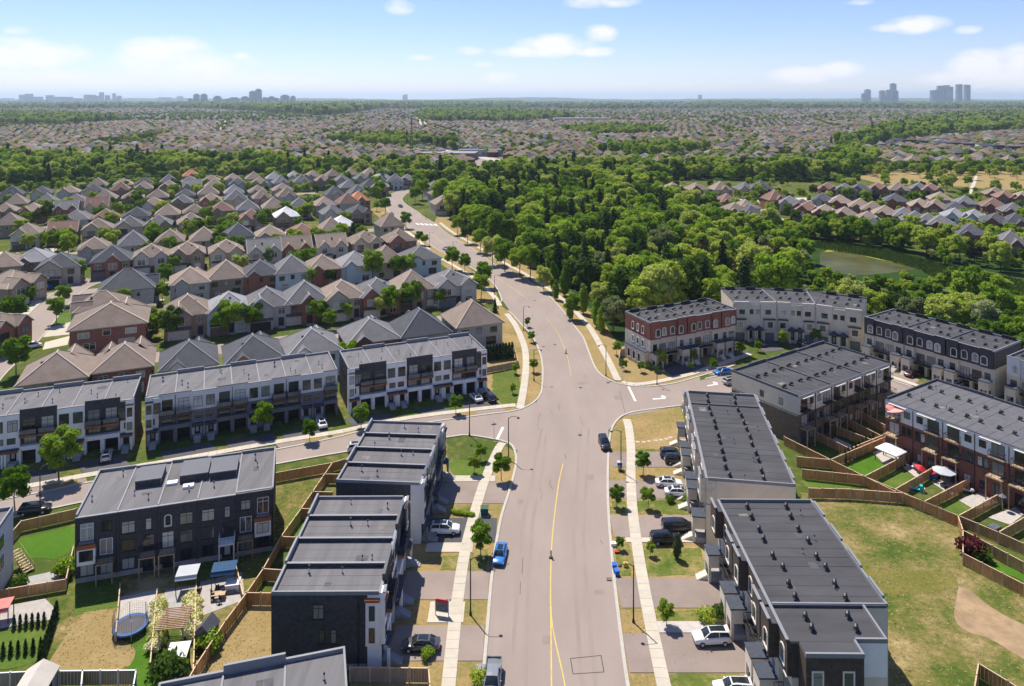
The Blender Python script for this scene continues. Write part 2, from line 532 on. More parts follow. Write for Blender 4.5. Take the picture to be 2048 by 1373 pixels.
def rough(poly, amp=0.28, step=0.9):
    """lawn and soil edges are never ruler-straight"""
    r = random.Random(len(poly) + int(poly[0][0] * 10))
    out = []
    n = len(poly)
    for i in range(n):
        a, b = poly[i], poly[(i + 1) % n]
        d = math.hypot(b[0] - a[0], b[1] - a[1])
        k = max(1, min(80, int(d / step)))
        for j in range(k):
            t = j / k
            q = amp if j else 0
            out.append((a[0] + (b[0] - a[0]) * t + r.uniform(-q, q), a[1] + (b[1] - a[1]) * t + r.uniform(-q, q)))
    return out

GRASSY = ("lawn", "grass", "dirt", "field", "turf")
def sheet(name, poly, z, m, kind="structure", parent=None, label=None):
    if any(k in m.name for k in GRASSY) and name not in ("yard_ground", "parched_park") and len(poly) < 60:
        poly = rough(poly)
    me = bpy.data.meshes.new(name)
    bm = bmesh.new()
    vs = [bm.verts.new((p[0], p[1], z)) for p in poly]
    f = bm.faces.new(vs)
    bm.normal_update()
    if f.normal.z < 0: f.normal_flip()
    bmesh.ops.triangulate(bm, faces=[f])
    bm.to_mesh(me); bm.free()
    me.materials.append(m)
    o = bpy.data.objects.new(name, me)
    COL.objects.link(o)
    if parent: o.parent = parent
    else: tag(o, label, None, None, kind)
    return o

def strip(name, pts, width, z, m, kind="structure"):
    l, r = offset(pts, width / 2), offset(pts, -width / 2)
    me = bpy.data.meshes.new(name)
    n = len(pts)
    v = [(p[0], p[1], z) for p in l] + [(p[0], p[1], z) for p in r]
    me.from_pydata(v, [], [(n + i, n + i + 1, i + 1, i) for i in range(n - 1)])
    me.materials.append(m)
    me.update()
    o = bpy.data.objects.new(name, me)
    COL.objects.link(o)
    return tag(o, None, None, None, kind)

def kerb(pts, w=0.42, h=0.13):
    n = len(pts)
    l, r = offset(pts, w / 2), offset(pts, -w / 2)
    b = MB()
    for i in range(n - 1):
        for (A, B) in ((l, r),):
            b.quad((*l[i], h), (*l[i + 1], h), (*r[i + 1], h), (*r[i], h))
            b.quad((*l[i], 0), (*l[i], h), (*l[i + 1], h), (*l[i + 1], 0))
            b.quad((*r[i], 0), (*r[i + 1], 0), (*r[i + 1], h), (*r[i], h))
    o = bpy.data.objects.new("kerb", b.mesh("kerb", (M_kerb,)))
    COL.objects.link(o)
    return tag(o, kind="structure")

def inpoly(x, y, poly):
    c = False
    j = len(poly) - 1
    for i in range(len(poly)):
        xi, yi = poly[i]; xj, yj = poly[j]
        if (yi > y) != (yj > y) and x < (xj - xi) * (y - yi) / (yj - yi) + xi:
            c = not c
        j = i
    return c
# ================================================================== ground, roads, pavements
def G(pts, h=0.0):
    return [g(x, y, h) for x, y in pts]

def ground():
    xs = sorted(set([s * v for s in (-1, 1) for v in (0, 60, 130, 220, 350, 520, 800, 1300, 2200, 4000, 8000, 16000, 30000)]))
    ys = [-400, -100, 0, 60, 120, 180, 260, 360, 500, 700, 1000, 1500, 2300, 3600, 6000, 10000, 18000, 32000, 45000]
    v = [(x, y, -0.06) for y in ys for x in xs]
    n = len(xs)
    f = [(j * n + i, j * n + i + 1, (j + 1) * n + i + 1, (j + 1) * n + i) for j in range(len(ys) - 1) for i in range(n - 1)]
    me = bpy.data.meshes.new("ground")
    me.from_pydata(v, [], f)
    me.materials.append(M_plain)
    o = bpy.data.objects.new("ground", me)
    COL.objects.link(o)
    tag(o, kind="structure")
ground()

# main road edges (kerb lines) surveyed along the street
ML_lo = G([(955, 1480), (965, 1373), (972, 1290), (984, 1150), (1000, 1045), (1018, 985), (1031, 935), (1031, 908), (1022, 890), (1003, 882)])
ML_up = G([(985, 828), (1018, 824), (1046, 817), (1070, 803), (1082, 786), (1085, 760), (1085, 733), (1079, 704), (1064, 672), (1044, 651), (1026, 631), (1016, 622)])
ML_n = G([(1000, 606), (1003, 598), (987, 568), (948, 540), (905, 516), (873, 499), (847, 479), (825, 462), (803, 445), (779, 427), (769, 403), (781, 389), (805, 380)])
MR_lo = G([(1280, 1480), (1256, 1373), (1233, 1200), (1221, 1080), (1216, 1000), (1216, 930), (1220, 872), (1231, 845), (1252, 829), (1290, 821), (1362, 812)])
MR_up = G([(1472, 730), (1440, 741), (1400, 753), (1345, 768), (1288, 774), (1242, 769), (1221, 762), (1203, 751), (1189, 733), (1175, 698), (1166, 675), (1146, 649), (1128, 625), (1108, 602), (1082, 579), (1044, 555), (1000, 532), (989, 528), (943, 497), (893, 466), (869, 446)])
MR_n = G([(842, 429), (807, 405), (806, 394), (818, 385), (830, 379)])
ML_lo, ML_up, ML_n, MR_lo, MR_up, MR_n = [catmull(p, 5) for p in (ML_lo, ML_up, ML_n, MR_lo, MR_up, MR_n)]

main_left = G([(955, 1480), (965, 1373), (972, 1290), (984, 1150), (1000, 1045), (1018, 985), (1031, 935), (1040, 880), (1075, 800), (1085, 760), (1085, 733), (1079, 704), (1064, 672), (1044, 651), (1026, 631), (1003, 598), (987, 568), (948, 540), (905, 516), (873, 499), (847, 479), (825, 462), (803, 445), (779, 427), (769, 403), (781, 389), (805, 380)])
main_right = G([(1280, 1480), (1256, 1373), (1233, 1200), (1221, 1080), (1216, 1000), (1216, 930), (1216, 850), (1205, 770), (1189, 733), (1175, 698), (1166, 675), (1146, 649), (1128, 625), (1108, 602), (1082, 579), (1044, 555), (1000, 532), (989, 528), (943, 497), (893, 466), (869, 446), (842, 429), (807, 405), (806, 394), (818, 385), (830, 379)])
ML, MRr = catmull(main_left, 5), catmull(main_right, 5)

def road_left_x(z):
    best = min(ML, key=lambda p: abs(p[1] - z)); return best[0]
def road_right_x(z):
    best = min(MRr, key=lambda p: abs(p[1] - z)); return best[0]

# soil of the built-up area, then verges and lawns on top of it
sheet("yard_ground", [(-330, 40), (330, 40), (420, 300), (480, 640), (-480, 640), (-420, 300)], -0.03, M_yard)
sheet("verge_grass", G([(650, 1500), (700, 1373), (790, 1100), (870, 960), (880, 880)]) + G([(1003, 882), (1031, 908), (1031, 935), (1018, 985), (1000, 1045), (984, 1150), (972, 1290), (965, 1373), (950, 1500)]), -0.012, M_dry)
sheet("verge_grass", G([(985, 828), (1018, 824), (1046, 817), (1070, 803), (1082, 786), (1085, 733), (1079, 704), (1044, 651), (1016, 622), (1000, 612), (985, 640), (1000, 700), (965, 735), (975, 810)]), -0.012, M_dry)
sheet("verge_grass", G([(1280, 1500), (1256, 1373), (1233, 1200), (1216, 1000), (1216, 930), (1220, 872), (1231, 845), (1252, 829), (1362, 812), (1372, 860), (1410, 1000), (1440, 1150), (1500, 1373), (1530, 1500)]), -0.012, M_dry)
sheet("verge_grass", G([(1242, 769), (1288, 774), (1345, 768), (1472, 730), (1470, 700), (1290, 690), (1200, 640), (1100, 560), (880, 420), (869, 446), (943, 497), (1000, 532), (1082, 579), (1146, 649), (1175, 698), (1189, 733), (1203, 751)]), -0.012, M_straw)
sheet("verge_grass", G([(1000, 606), (987, 568), (905, 516), (847, 479), (779, 427), (769, 403), (740, 420), (800, 470), (905, 545), (960, 610)]), -0.012, M_dry)
sheet("rough_field", G([(1600, 985), (1806, 1003), (1916, 1050), (1926, 1112), (2048, 1185), (2200, 1260), (2200, 1500), (1640, 1500), (1640, 1100)]), -0.012, M_field)
sheet("dirt_path", catmull(G([(1918, 1172), (1940, 1181), (1981, 1214), (2048, 1250), (2150, 1290), (2150, 1370), (2048, 1319), (1981, 1279), (1932, 1262), (1909, 1236), (1913, 1195), (1918, 1172)]), 4)[:-1], 0.004, M_dirt)
sheet("side_lawn", G([(985, 745), (1030, 735), (1042, 770), (1036, 806), (1005, 808), (985, 790)]), 0.0, M_lawn)
sheet("corner_lawn", catmull(G([(893, 880), (931, 873), (966, 877), (990, 884), (997, 888), (962, 952), (935, 955), (905, 948), (893, 925)]), 3), 0.0, M_yard)
sheet("corner_lawn", catmull(G([(896, 925), (930, 920), (968, 930), (960, 953), (935, 956), (905, 949)]), 3), 0.008, M_lawn)
sheet("back_lawn", G([(38, 1080), (150, 1052), (150, 1100), (115, 1118), (30, 1112)]), 0.0, M_turf)
sheet("back_lawn", G([(100, 1180), (150, 1165), (550, 1100), (560, 960), (660, 930), (420, 1320), (380, 1400), (60, 1400), (20, 1300)]), 0.0, M_field)
sheet("back_lawn", G([(240, 1270), (300, 1250), (310, 1373), (305, 1420), (270, 1420)]), 0.008, M_turf)
sheet("back_lawn", G([(0, 1265), (30, 1258), (105, 1255), (92, 1320), (0, 1340), (-30, 1300)]), 0.008, M_lawn)
sheet("back_lawn", G([(150, 1170), (240, 1155), (235, 1215), (145, 1230)]), 0.008, M_lawn)
sheet("parched_lawn", catmull(G([(170, 1225), (225, 1222), (240, 1275), (262, 1290), (270, 1310), (240, 1340), (100, 1345), (120, 1290), (150, 1250)]), 3), 0.012, M_straw)
sheet("parched_lawn", G([(505, 1200), (556, 1215), (556, 1330), (480, 1330), (430, 1400), (380, 1400), (420, 1310)]), 0.012, M_straw)
sheet("back_lawn", G([(552, 960), (640, 938), (600, 1010), (545, 1090), (490, 1150), (475, 1110)]), 0.004, M_field)

# ---- roads: each sheet a few millimetres over the one below
sheet("main_road", ML + MRr[::-1], 0.030, M_asph)
LS_up = G([(1085, 800), (1018, 824), (985, 828), (910, 838), (830, 849), (733, 861), (663, 878), (541, 902), (350, 936), (175, 966), (96, 983), (0, 1001), (-150, 1035)])
LS_lo = G([(1040, 905), (1003, 882), (966, 875), (931, 871), (890, 876), (700, 903), (547, 930), (400, 958), (150, 1008), (0, 1042), (-150, 1080)])
sheet("side_street", catmull(LS_up, 3) + catmull(LS_lo, 3)[::-1], 0.024, M_asph)
RSc = catmull([(20, 158.5), (29, 161.5), (42.3, 168.4), (62, 178), (73, 183), (81, 182), (88, 172), (97.1, 156.4), (110, 135.6), (135, 95)], 6)
strip("crescent_street", RSc, 8.6, 0.018, M_asph)
sheet("crescent_street", G([(1190, 735), (1203, 751), (1221, 762), (1242, 769), (1288, 774), (1345, 768), (1400, 753), (1400, 806), (1362, 812), (1290, 821), (1252, 829), (1231, 845), (1200, 880)]), 0.024, M_asph)
kerb(ML_lo); kerb(ML_up); kerb(ML_n); kerb(MR_lo); kerb(MR_up); kerb(MR_n)
kerb(catmull(LS_up[2:], 3)); kerb(catmull(LS_lo[1:], 3))
kerb(offset(RSc[14:], 4.5)); kerb(offset(RSc[14:], -4.5))

# streets of the housing estate to the west: rows lie at 24 degrees
TAN = math.tan(math.radians(24))
ROWS = [210, 255, 297.5, 346, 381, 433, 470, 520, 557, 607, 645]
for i, (z0, xa, xb) in enumerate([(232, -104, -6), (321, -205, -42), (406, -235, -66), (494, -330, -100), (582, -420, -140)]):
    pts = catmull([(xa, z0 + TAN * xa), ((xa + xb) / 2, z0 + TAN * (xa + xb) / 2), (xb, z0 + TAN * xb)], 6)
    strip("estate_street", pts, 8.5, 0.006, M_asph)
NBc = catmull(G([(-120, 860), (-40, 760), (15, 710), (58, 665), (95, 622), (130, 590), (165, 570), (215, 556), (262, 549)]), 5)
strip("estate_street", NBc, 8.8, 0.012, M_asph)
kerb(offset(NBc, 4.6), 0.35); kerb(offset(NBc, -4.6), 0.35)

# ---- pavements: individual slabs
def slab_mesh(w, l):
    def mk():
        b = MB(); b.box(-w / 2, w / 2, -l / 2, l / 2, 0, 0.10)
        return b.mesh("slab", (M_conc,))
    return cached(("slab", w, l), mk)

def pavement(pts, w=1.65, l=1.5, zadd=0.0):
    root = empty("pavement", (0, 0, 0), 0, kind="structure")
    ps = resample(pts, l)
    for a, b in zip(ps[:-1], ps[1:]):
        an = math.atan2(b[1] - a[1], b[0] - a[0]) - math.pi / 2
        put("slab", slab_mesh(w, l - 0.03), None, root, ((a[0] + b[0]) / 2, (a[1] + b[1]) / 2, zadd + rnd.uniform(-.006, .006)), an)
pavement(catmull(G([(894, 1400), (897, 1373), (905, 1290), (915, 1200), (931, 1100), (954, 1010), (974, 950), (996, 900), (1007, 884)]), 6))
pavement(catmull(G([(1336, 1400), (1328, 1373), (1300, 1240), (1280, 1130), (1266, 1030), (1262, 960), (1262, 900), (1258, 858), (1252, 836)]), 6))
pavement(catmull(G([(1040, 818), (1047, 780), (1052, 735), (1050, 700), (1042, 675), (1030, 650), (1018, 634), (1012, 626)]), 6), 1.7)
pavement(catmull(G([(1236, 762), (1221, 730), (1204, 698), (1186, 666), (1169, 643), (1145, 618), (1118, 594), (1085, 570), (1045, 546), (1000, 522)]), 6), 1.7)
pavement(catmull(G([(1031, 811), (937, 821), (820, 836), (736, 852), (675, 865), (558, 884), (350, 921), (175, 951), (96, 966), (0, 984), (-60, 998)]), 6), 1.7)
pavement(catmull(G([(1245, 764), (1262, 769), (1291, 768), (1335, 760), (1384, 748), (1420, 736), (1460, 722), (1501, 708)]), 6), 1.7)
strip("pavement", offset(RSc[20:], 6.6), 1.6, 0.05, M_conc)
strip("pavement", catmull(G([(1000, 522), (960, 497), (905, 465), (880, 446)]), 5), 1.7, 0.05, M_conc)
strip("pavement", catmull(G([(1000, 612), (985, 590), (950, 558), (905, 530), (868, 508), (830, 476), (800, 452)]), 5), 1.7, 0.05, M_conc)

# ---- drives
def drive(x0, x1, z0, z1, m, z=0.045):
    return sheet("driveway", [(x0, z0), (x1, z0), (x1, z1), (x0, z1)], z, m)
for z0, z1 in ((87.6, 93.5), (98.3, 104.2), (121.6, 128.5)):
    drive(-15, road_left_x((z0 + z1) / 2) - 0.3, z0, z1, M_asph2)
drive(-15, road_left_x(114) - 0.3, 111.0, 117.4, M_asphd)
drive(-14, road_left_x(130) - 3.2, 128.6, 130.6, M_conc, 0.06)
drive(-13, road_left_x(109) - 3.4, 108.6, 110.9, M_conc, 0.06)
drive(-11, road_left_x(96) - 3.2, 94.0, 97.9, M_conc, 0.052)
for z0, z1 in ((85.8, 92.1), (96.7, 102.7), (112.3, 118.2), (123.0, 128.9), (133.6, 139.4)):
    drive(road_right_x((z0 + z1) / 2) + 0.3, 30.5, z0, z1, M_asph2)
drive(17.5, 30, 92.2, 94.2, M_patio, 0.06)
drive(17.5, 30, 111.0, 112.2, M_conc, 0.06)
for (x, y) in ((1275, 884), (1287, 884), (1299, 883), (1311, 881), (1322, 880), (1333, 878), (1341, 875)):
    sx, sy = g(x, y)
    sheet("stepping_stone", [(sx - .4, sy - .28), (sx + .38, sy - .3), (sx + .42, sy + .26), (sx - .36, sy + .3)], 0.01, M_conc)
# asphalt forecourts of the street-fronting rows
def apron(pts, m=M_asphd, z=0.035, name="driveway"):
    return sheet(name, G(pts), z, m)
apron([(690, 838), (775, 827), (795, 836), (705, 853)]); apron([(830, 822), (880, 812), (905, 822), (850, 833)]); apron([(925, 806), (985, 796), (1000, 809), (930, 819)])
apron([(560, 868), (640, 852), (660, 866), (575, 880)]); apron([(320, 905), (420, 885), (440, 905), (330, 925)]); apron([(450, 884), (545, 866), (560, 882), (460, 900)])
apron([(25, 952), (110, 935), (125, 958), (30, 976)]); apron([(150, 928), (240, 908), (265, 935), (170, 950)])
for pts in ([(775, 842), (1000, 810), (1012, 823), (790, 853)], [(545, 884), (640, 866), (660, 877), (560, 897)], [(690, 862), (770, 848), (780, 855), (700, 870)], [(20, 980), (170, 952), (175, 964), (20, 996)]):
    apron(pts, M_asph2, 0.02)
for pts in ([(905, 824), (945, 819), (955, 828), (912, 833)], [(608, 872), (640, 867), (648, 878), (612, 885)], [(88, 965), (150, 952), (160, 967), (90, 980)], [(662, 868), (730, 856), (735, 861), (664, 877)]):
    sheet("verge_grass", G(pts), 0.038, M_straw)
apron([(1395, 745), (1440, 728), (1485, 745), (1430, 752)], M_asph2, 0.02)
for pts in ([(1320, 735), (1385, 715), (1420, 737), (1345, 752)], [(1430, 703), (1470, 690), (1500, 705), (1455, 720)], [(1500, 683), (1540, 678), (1570, 700), (1530, 705)], [(1580, 680), (1640, 680), (1650, 700), (1600, 705)], [(1785, 745), (1840, 760), (1815, 778), (1765, 755)], [(1880, 770), (1950, 790), (1930, 820), (1860, 795)]):
    apron(pts, M_asphd if pts[0][0] < 1700 else M_asph2, 0.026)
for z0 in (321, 406, 494):
    for k in range(9):
        x = -190 + k * 19 - (z0 - 321) * 0.6
        if x < road_left_x(z0 + TAN * x) - 16:
            for s in (-1, 1):
                cx_, cy_ = x - s * 9 * math.sin(.419), z0 + TAN * x + s * 9 * math.cos(.419)
                c, s2 = math.cos(.419), math.sin(.419)
                sheet("driveway", [(cx_ + a * c - b * s2, cy_ + a * s2 + b * c) for a, b in ((-2.7, -5), (2.7, -5), (2.7, 5), (-2.7, 5))], 0.002, M_conc)
for pts in ([(20, 640), (75, 598), (98, 605), (48, 655)], [(150, 575), (178, 560), (165, 550), (120, 560)], [(100, 655), (150, 642), (150, 668), (85, 675)], [(90, 685), (140, 672), (135, 690), (85, 700)]):
    apron(pts, M_conc, 0.004)
for pts in ([(5, 670), (35, 645), (50, 650), (15, 690)], [(108, 635), (155, 620), (150, 645), (105, 655)], [(22, 600), (90, 590), (75, 610), (20, 622)]):
    sheet("front_lawn", G(pts), 0.002, M_lawn)

M_mixlawn = grass_mat("weedy_front_lawn", [(0.36, (0.06, 0.105, 0.018)), (0.5, (0.13, 0.15, 0.035)), (0.58, (0.24, 0.19, 0.075)), (0.68, (0.33, 0.25, 0.11))], .25, 1.6, .4)
for pts in ([(1285, 1100), (1400, 1095), (1425, 1152), (1290, 1154)], [(1272, 1002), (1385, 998), (1400, 1028), (1273, 1029)], [(1222, 1002), (1250, 1002), (1251, 1028), (1222, 1028)], [(1310, 1222), (1430, 1222), (1440, 1250), (1314, 1248)], [(1330, 1350), (1480, 1345), (1500, 1400), (1340, 1400)], [(885, 1112), (930, 1110), (926, 1140), (880, 1141)], [(905, 1012), (950, 1012), (946, 1032), (905, 1032)], [(1228, 1085), (1258, 1085), (1262, 1152), (1234, 1154)], [(1265, 905), (1345, 903), (1345, 898), (1265, 898)], [(940, 1100), (975, 1098), (970, 1142), (938, 1142)]):
    sheet("front_lawn", G(pts), 0.002, M_mixlawn)

# ---- road paint and repairs
CL = catmull(G([(1104, 1480), (1103, 1373), (1102, 1260), (1101, 1180), (1103, 1100), (1108, 1040), (1117, 970), (1126, 928)]), 6)
strip("centre_line", CL, 0.16, 0.040, M_yellow)
strip("centre_line", catmull(G([(1140, 1480), (1130, 1373), (1112, 1290), (1104, 1245), (1101, 1200)]), 5), 0.14, 0.044, M_yellow)
strip("centre_line", catmull(G([(1142, 752), (1135, 715), (1122, 680), (1108, 655), (1092, 636)]), 5), 0.10, 0.040, M_yellow)
strip("centre_line", catmull(G([(1055, 598), (1020, 573), (985, 550), (960, 535)]), 5), 0.10, 0.040, M_yellow)
strip("centre_line", catmull(G([(895, 496), (880, 482), (865, 470)]), 4), 0.16, 0.040, M_yellow)
strip("stop_line", G([(1257, 774), (1271, 803)]), 0.5, 0.040, M_white)
strip("stop_line", G([(1006, 855), (994, 880)]), 0.55, 0.040, M_white)
for dy_ in range(5):
    strip("crosswalk_bar", G([(832 + dy_ * 9, 447 + dy_ * .5), (838 + dy_ * 9, 450 + dy_ * .5)]), 1.2, 0.040, M_white)
def arrow(cx_, cy_, rz):
    o = sheet("lane_arrow", [(-1.9, -.12), (0.3, -.12), (0.6, .1), (0.6, .45), (.95, .45), (.35, 1.15), (-.25, .45), (.1, .45), (.1, .2), (-1.9, .2)], 0.0, M_white)
    o.location = (cx_, cy_, 0.046); o.rotation_euler = (0, 0, rz); o.scale = (1.25, 1.6, 1)
arrow(*g(1326, 798), math.radians(8)); arrow(*g(1432, 770), math.radians(20))
px = G([(1141, 1318), (1202, 1312), (1208, 1345), (1146, 1349)])
for i in range(4):
    strip("patch_seam", [px[i], px[(i + 1) % 4]], 0.10, 0.040 + i * .001, M_patch)
for pts in ([(1046, 1115), (1044, 1150)], [(1041, 1165), (1040, 1190)], [(1239, 782), (1250, 827)], [(1200, 1080), (1206, 1090)]):
    strip("crack_seal", G(pts), 0.07, 0.040, M_patch)
for x, y in ((1087, 694), (1161, 776), (1160, 871), (1110, 690), (1069, 602)):
    a, b_ = g(x, y)
    sheet("manhole_cover", [(a + .42 * math.cos(t * .524), b_ + .42 * math.sin(t * .524)) for t in range(12)], 0.038, M_patch)
for x, y in ((985, 1141), (1218, 1160), (1216, 766)):
    a, b_ = g(x, y)
    sheet("storm_drain", [(a - .35, b_ - .3), (a + .35, b_ - .3), (a + .35, b_ + .3), (a - .35, b_ + .3)], 0.145, M_brownbrick)

pr_ = random.Random(3)
M_patch2 = mat("newer_asphalt_patch", (0.235, 0.193, 0.166), .9, .08, .5)
M_wear = mat("tyre_worn_asphalt", (0.255, 0.21, 0.18), .9, .07, .3, stretch=(1.6, .3, 1))
for (off) in (-5.4, -3.7, 3.4, 5.1):
    mid = [((road_left_x(z) + road_right_x(z)) / 2 + off * .92, z) for z in np.linspace(74, 152, 30)]
    strip("tyre_track", catmull(mid[::4], 5), .55, 0.034, M_wear)
for _ in range(26):
    z = pr_.uniform(76, 330)
    x = road_left_x(z) + pr_.uniform(.12, .88) * (road_right_x(z) - road_left_x(z))
    l = pr_.uniform(.8, 4.5)
    pts = [(x, z)]
    for k in range(4):
        pts.append((pts[-1][0] + pr_.uniform(-.25, .25) * l * .4, pts[-1][1] + l / 4))
    strip("crack_seal", pts, pr_.uniform(.035, .07), 0.0385, M_patch)
for (mx, my, w_, l_) in ((1060, 700, 1.5, 2.2), (1175, 960, 1.2, 1.8), (1155, 770, 2.2, 1.4), (1035, 1010, 1.0, 1.6), (1190, 1190, 1.4, 1.0), (1085, 1290, 1.1, 1.5), (1230, 800, 1.6, 2.4), (860, 860, 2, 1.2), (480, 925, 2.2, 1.1)):
    a, b_ = g(mx, my)
    sheet("asphalt_patch", [(a, b_), (a + w_, b_ + .1), (a + w_ * .95, b_ + l_), (a + .05, b_ + l_ * .97)], 0.036, M_patch2)
sheet("field_patch", rough(catmull(G([(1720, 1145), (1800, 1138), (1905, 1150), (1900, 1178), (1810, 1190), (1750, 1180), (1720, 1145)]), 6)[:-1], 1.1), -0.004, grass_mat("tall_brown_field_grass", [(0.33, (0.08, 0.105, 0.02)), (0.5, (0.15, 0.14, 0.035)), (0.68, (0.25, 0.19, 0.075))], .1, 1.5, .5))

# ---- pond, marsh, park
sheet("marsh", catmull(G([(1540, 500), (1620, 478), (1760, 495), (1880, 520), (2048, 560), (2250, 600), (2250, 700), (2048, 650), (1900, 590), (1760, 575), (1640, 580), (1570, 550)]), 3), -0.006, M_reed)
sheet("pond_water", catmull(G([(1640, 503), (1665, 500), (1700, 505), (1740, 515), (1800, 525), (1840, 535), (1790, 545), (1720, 550), (1670, 545), (1640, 530)]), 4), 0.01, M_water)
sheet("pond_algae", catmull(G([(1648, 505), (1680, 503), (1715, 509), (1750, 518), (1805, 529), (1840, 535), (1790, 524), (1720, 510), (1680, 500), (1655, 500)]), 3), 0.02, M_algae)
sheet("parched_park", catmull(G([(1700, 352), (1800, 345), (1930, 340), (2100, 345), (2150, 372), (2020, 380), (1900, 372), (1760, 368)]), 3), -0.004, M_straw)
sheet("park_path", catmull(G([(1930, 395), (1938, 380), (1945, 365), (1950, 352), (1955, 352), (1952, 366), (1946, 381), (1940, 395)]), 3), 0.01, M_conc)
sheet("bare_lot", G([(680, 365), (720, 362), (730, 352), (690, 352)]), 0.0, M_conc)
sheet("bare_lot", G([(1500, 425), (1530, 418), (1570, 440), (1565, 458), (1535, 448)]), 0.004, M_conc)
sheet("bare_lot", G([(1365, 395), (1400, 392), (1480, 398), (1640, 395), (1640, 402), (1480, 410)]), 0.004, M_conc)
sheet("dry_meadow", G([(0, 352), (100, 346), (130, 352), (20, 372)]), 0.0, M_conc)
sheet("dry_meadow", G([(200, 287), (300, 278), (310, 285), (230, 296)]), 0.0, M_straw)
strip("far_road", catmull(G([(920, 368), (1000, 345), (1040, 333), (1000, 322), (930, 310), (880, 300)]), 5), 16, 0.0, M_patio)
strip("far_road", catmull(G([(846, 250), (838, 240), (830, 232)]), 4), 22, 0.0, M_patio)
strip("far_road", catmull(G([(436, 263), (448, 250), (452, 240)]), 4), 22, 0.0, M_patio)
sheet("car_park", G([(850, 310), (950, 300), (1000, 320), (960, 332), (870, 325)]), -0.01, M_asph2)
# ================================================================== windows, doors, steps (shared meshes)
def window_mesh(w, h, mull=1, trans=True, t=0.06, sill=False):
    def mk():
        b = MB()
        f = 0.07
        b.box(-w / 2 - f, w / 2 + f, -t, 0.03, -f, 0.0)
        b.box(-w / 2 - f, w / 2 + f, -t, 0.03, h, h + f)
        b.box(-w / 2 - f, -w / 2, -t, 0.03, 0, h)
        b.box(w / 2, w / 2 + f, -t, 0.03, 0, h)
        for i in range(1, mull + 1):
            x = -w / 2 + w * i / (mull + 1)
            b.box(x - .035, x + .035, -t + .005, 0.02, 0, h)
        if trans:
            b.box(-w / 2, w / 2, -t + .01, 0.02, h * .74, h * .74 + .07)
        if sill:
            b.box(-w / 2 - .14, w / 2 + .14, -.16, 0.02, -.2, -f)
        return b.mesh("window")
    return cached(("win", round(w, 2), round(h, 2), mull, trans, t, sill), mk)

def pane_mesh(w, h):
    def mk():
        b = MB(); b.box(-w / 2, w / 2, -0.02, 0.0, 0, h)
        return b.mesh("pane", (M_glass,))
    return cached(("pane", round(w, 2), round(h, 2)), mk)

def arch_mesh(w, h, surround=0.16):
    def mk():
        b = MB()
        n = 8
        def arc(r, base):
            pts = [(-r, 0.0 - (0 if base else 0)), (-r, h - w / 2)]
            pts += [(-r * math.cos(math.pi * k / n), h - w / 2 + r * math.sin(math.pi * k / n) * .8) for k in range(1, n)]
            pts += [(r, h - w / 2), (r, 0.0)]
            return pts
        a, c = arc(w / 2 + surround, 0), arc(w / 2, 1)
        for i in range(len(a) - 1):
            b.quad((a[i][0], -.1, a[i][1]), (a[i + 1][0], -.1, a[i + 1][1]), (c[i + 1][0], -.1, c[i + 1][1]), (c[i][0], -.1, c[i][1]))
            b.quad((a[i][0], -.1, a[i][1]), (a[i][0], 0, a[i][1]), (a[i + 1][0], 0, a[i + 1][1]), (a[i + 1][0], -.1, a[i + 1][1]))
        b.box(-w / 2 - surround, w / 2 + surround, -.14, 0, -.18, 0.0)
        b.cur = 1
        b.box(-.03, .03, -.06, 0, 0, h * .98)
        b.box(-w / 2, w / 2, -.055, 0, h * .62, h * .62 + .05)
        return b.mesh("window", (M_framew, M_frame), fix=False)
    return cached(("arch", round(w, 2), round(h, 2), surround), mk)

def archpane_mesh(w, h):
    def mk():
        n = 8
        pts = [(-w / 2, 0), (-w / 2, h - w / 2)] + [(-w / 2 * math.cos(math.pi * k / n), h - w / 2 + w / 2 * math.sin(math.pi * k / n) * .8) for k in range(1, n)] + [(w / 2, h - w / 2), (w / 2, 0)]
        b = MB(); b.quad(*[(p[0], -.03, p[1]) for p in pts])
        return b.mesh("pane", (M_glass,))
    return cached(("apane", round(w, 2), round(h, 2)), mk)

def stair_mesh(w, n, rise=.18, run=.28):
    def mk():
        b = MB()
        for i in range(n):
            b.box(-w / 2, w / 2, -(n - i) * run, 0 if i == n - 1 else -(n - i - 1) * run, 0, rise * (i + 1))
        return b.mesh("steps")
    return cached(("steps", w, n, rise, run), mk)

def rail_mesh(w, d, h=1.0, n=None):
    """guard rail round three sides of a balcony"""
    def mk():
        b = MB()
        for a, c in (((-w / 2, 0), (-w / 2, -d)), ((-w / 2, -d), (w / 2, -d)), ((w / 2, -d), (w / 2, 0))):
            b.bar((*a, h), (*c, h), .06); b.bar((*a, .1), (*c, .1), .04)
            L = math.hypot(c[0] - a[0], c[1] - a[1]); k = max(2, int(L / .45))
            for i in range(k + 1):
                t = i / k
                x, y = a[0] + (c[0] - a[0]) * t, a[1] + (c[1] - a[1]) * t
                b.bar((x, y, 0), (x, y, h), .035)
        return b.mesh("railing")
    return cached(("rail", round(w, 2), round(d, 2), h), mk)

def garage_mesh(w, h):
    def mk():
        b = MB()
        n = 4
        for i in range(n):
            z0, z1 = h * i / n, h * (i + 1) / n - .025
            b.box(-w / 2, w / 2, -.05, 0, z0, z1)
            for k in range(3):
                x = -w / 2 + w * (k + .5) / 3
                b.box(x - w * .13, x + w * .13, -.07, -.05, z0 + .1, z1 - .1)
        return b.mesh("garage_door")
    return cached(("gar", round(w, 2), round(h, 2)), mk)

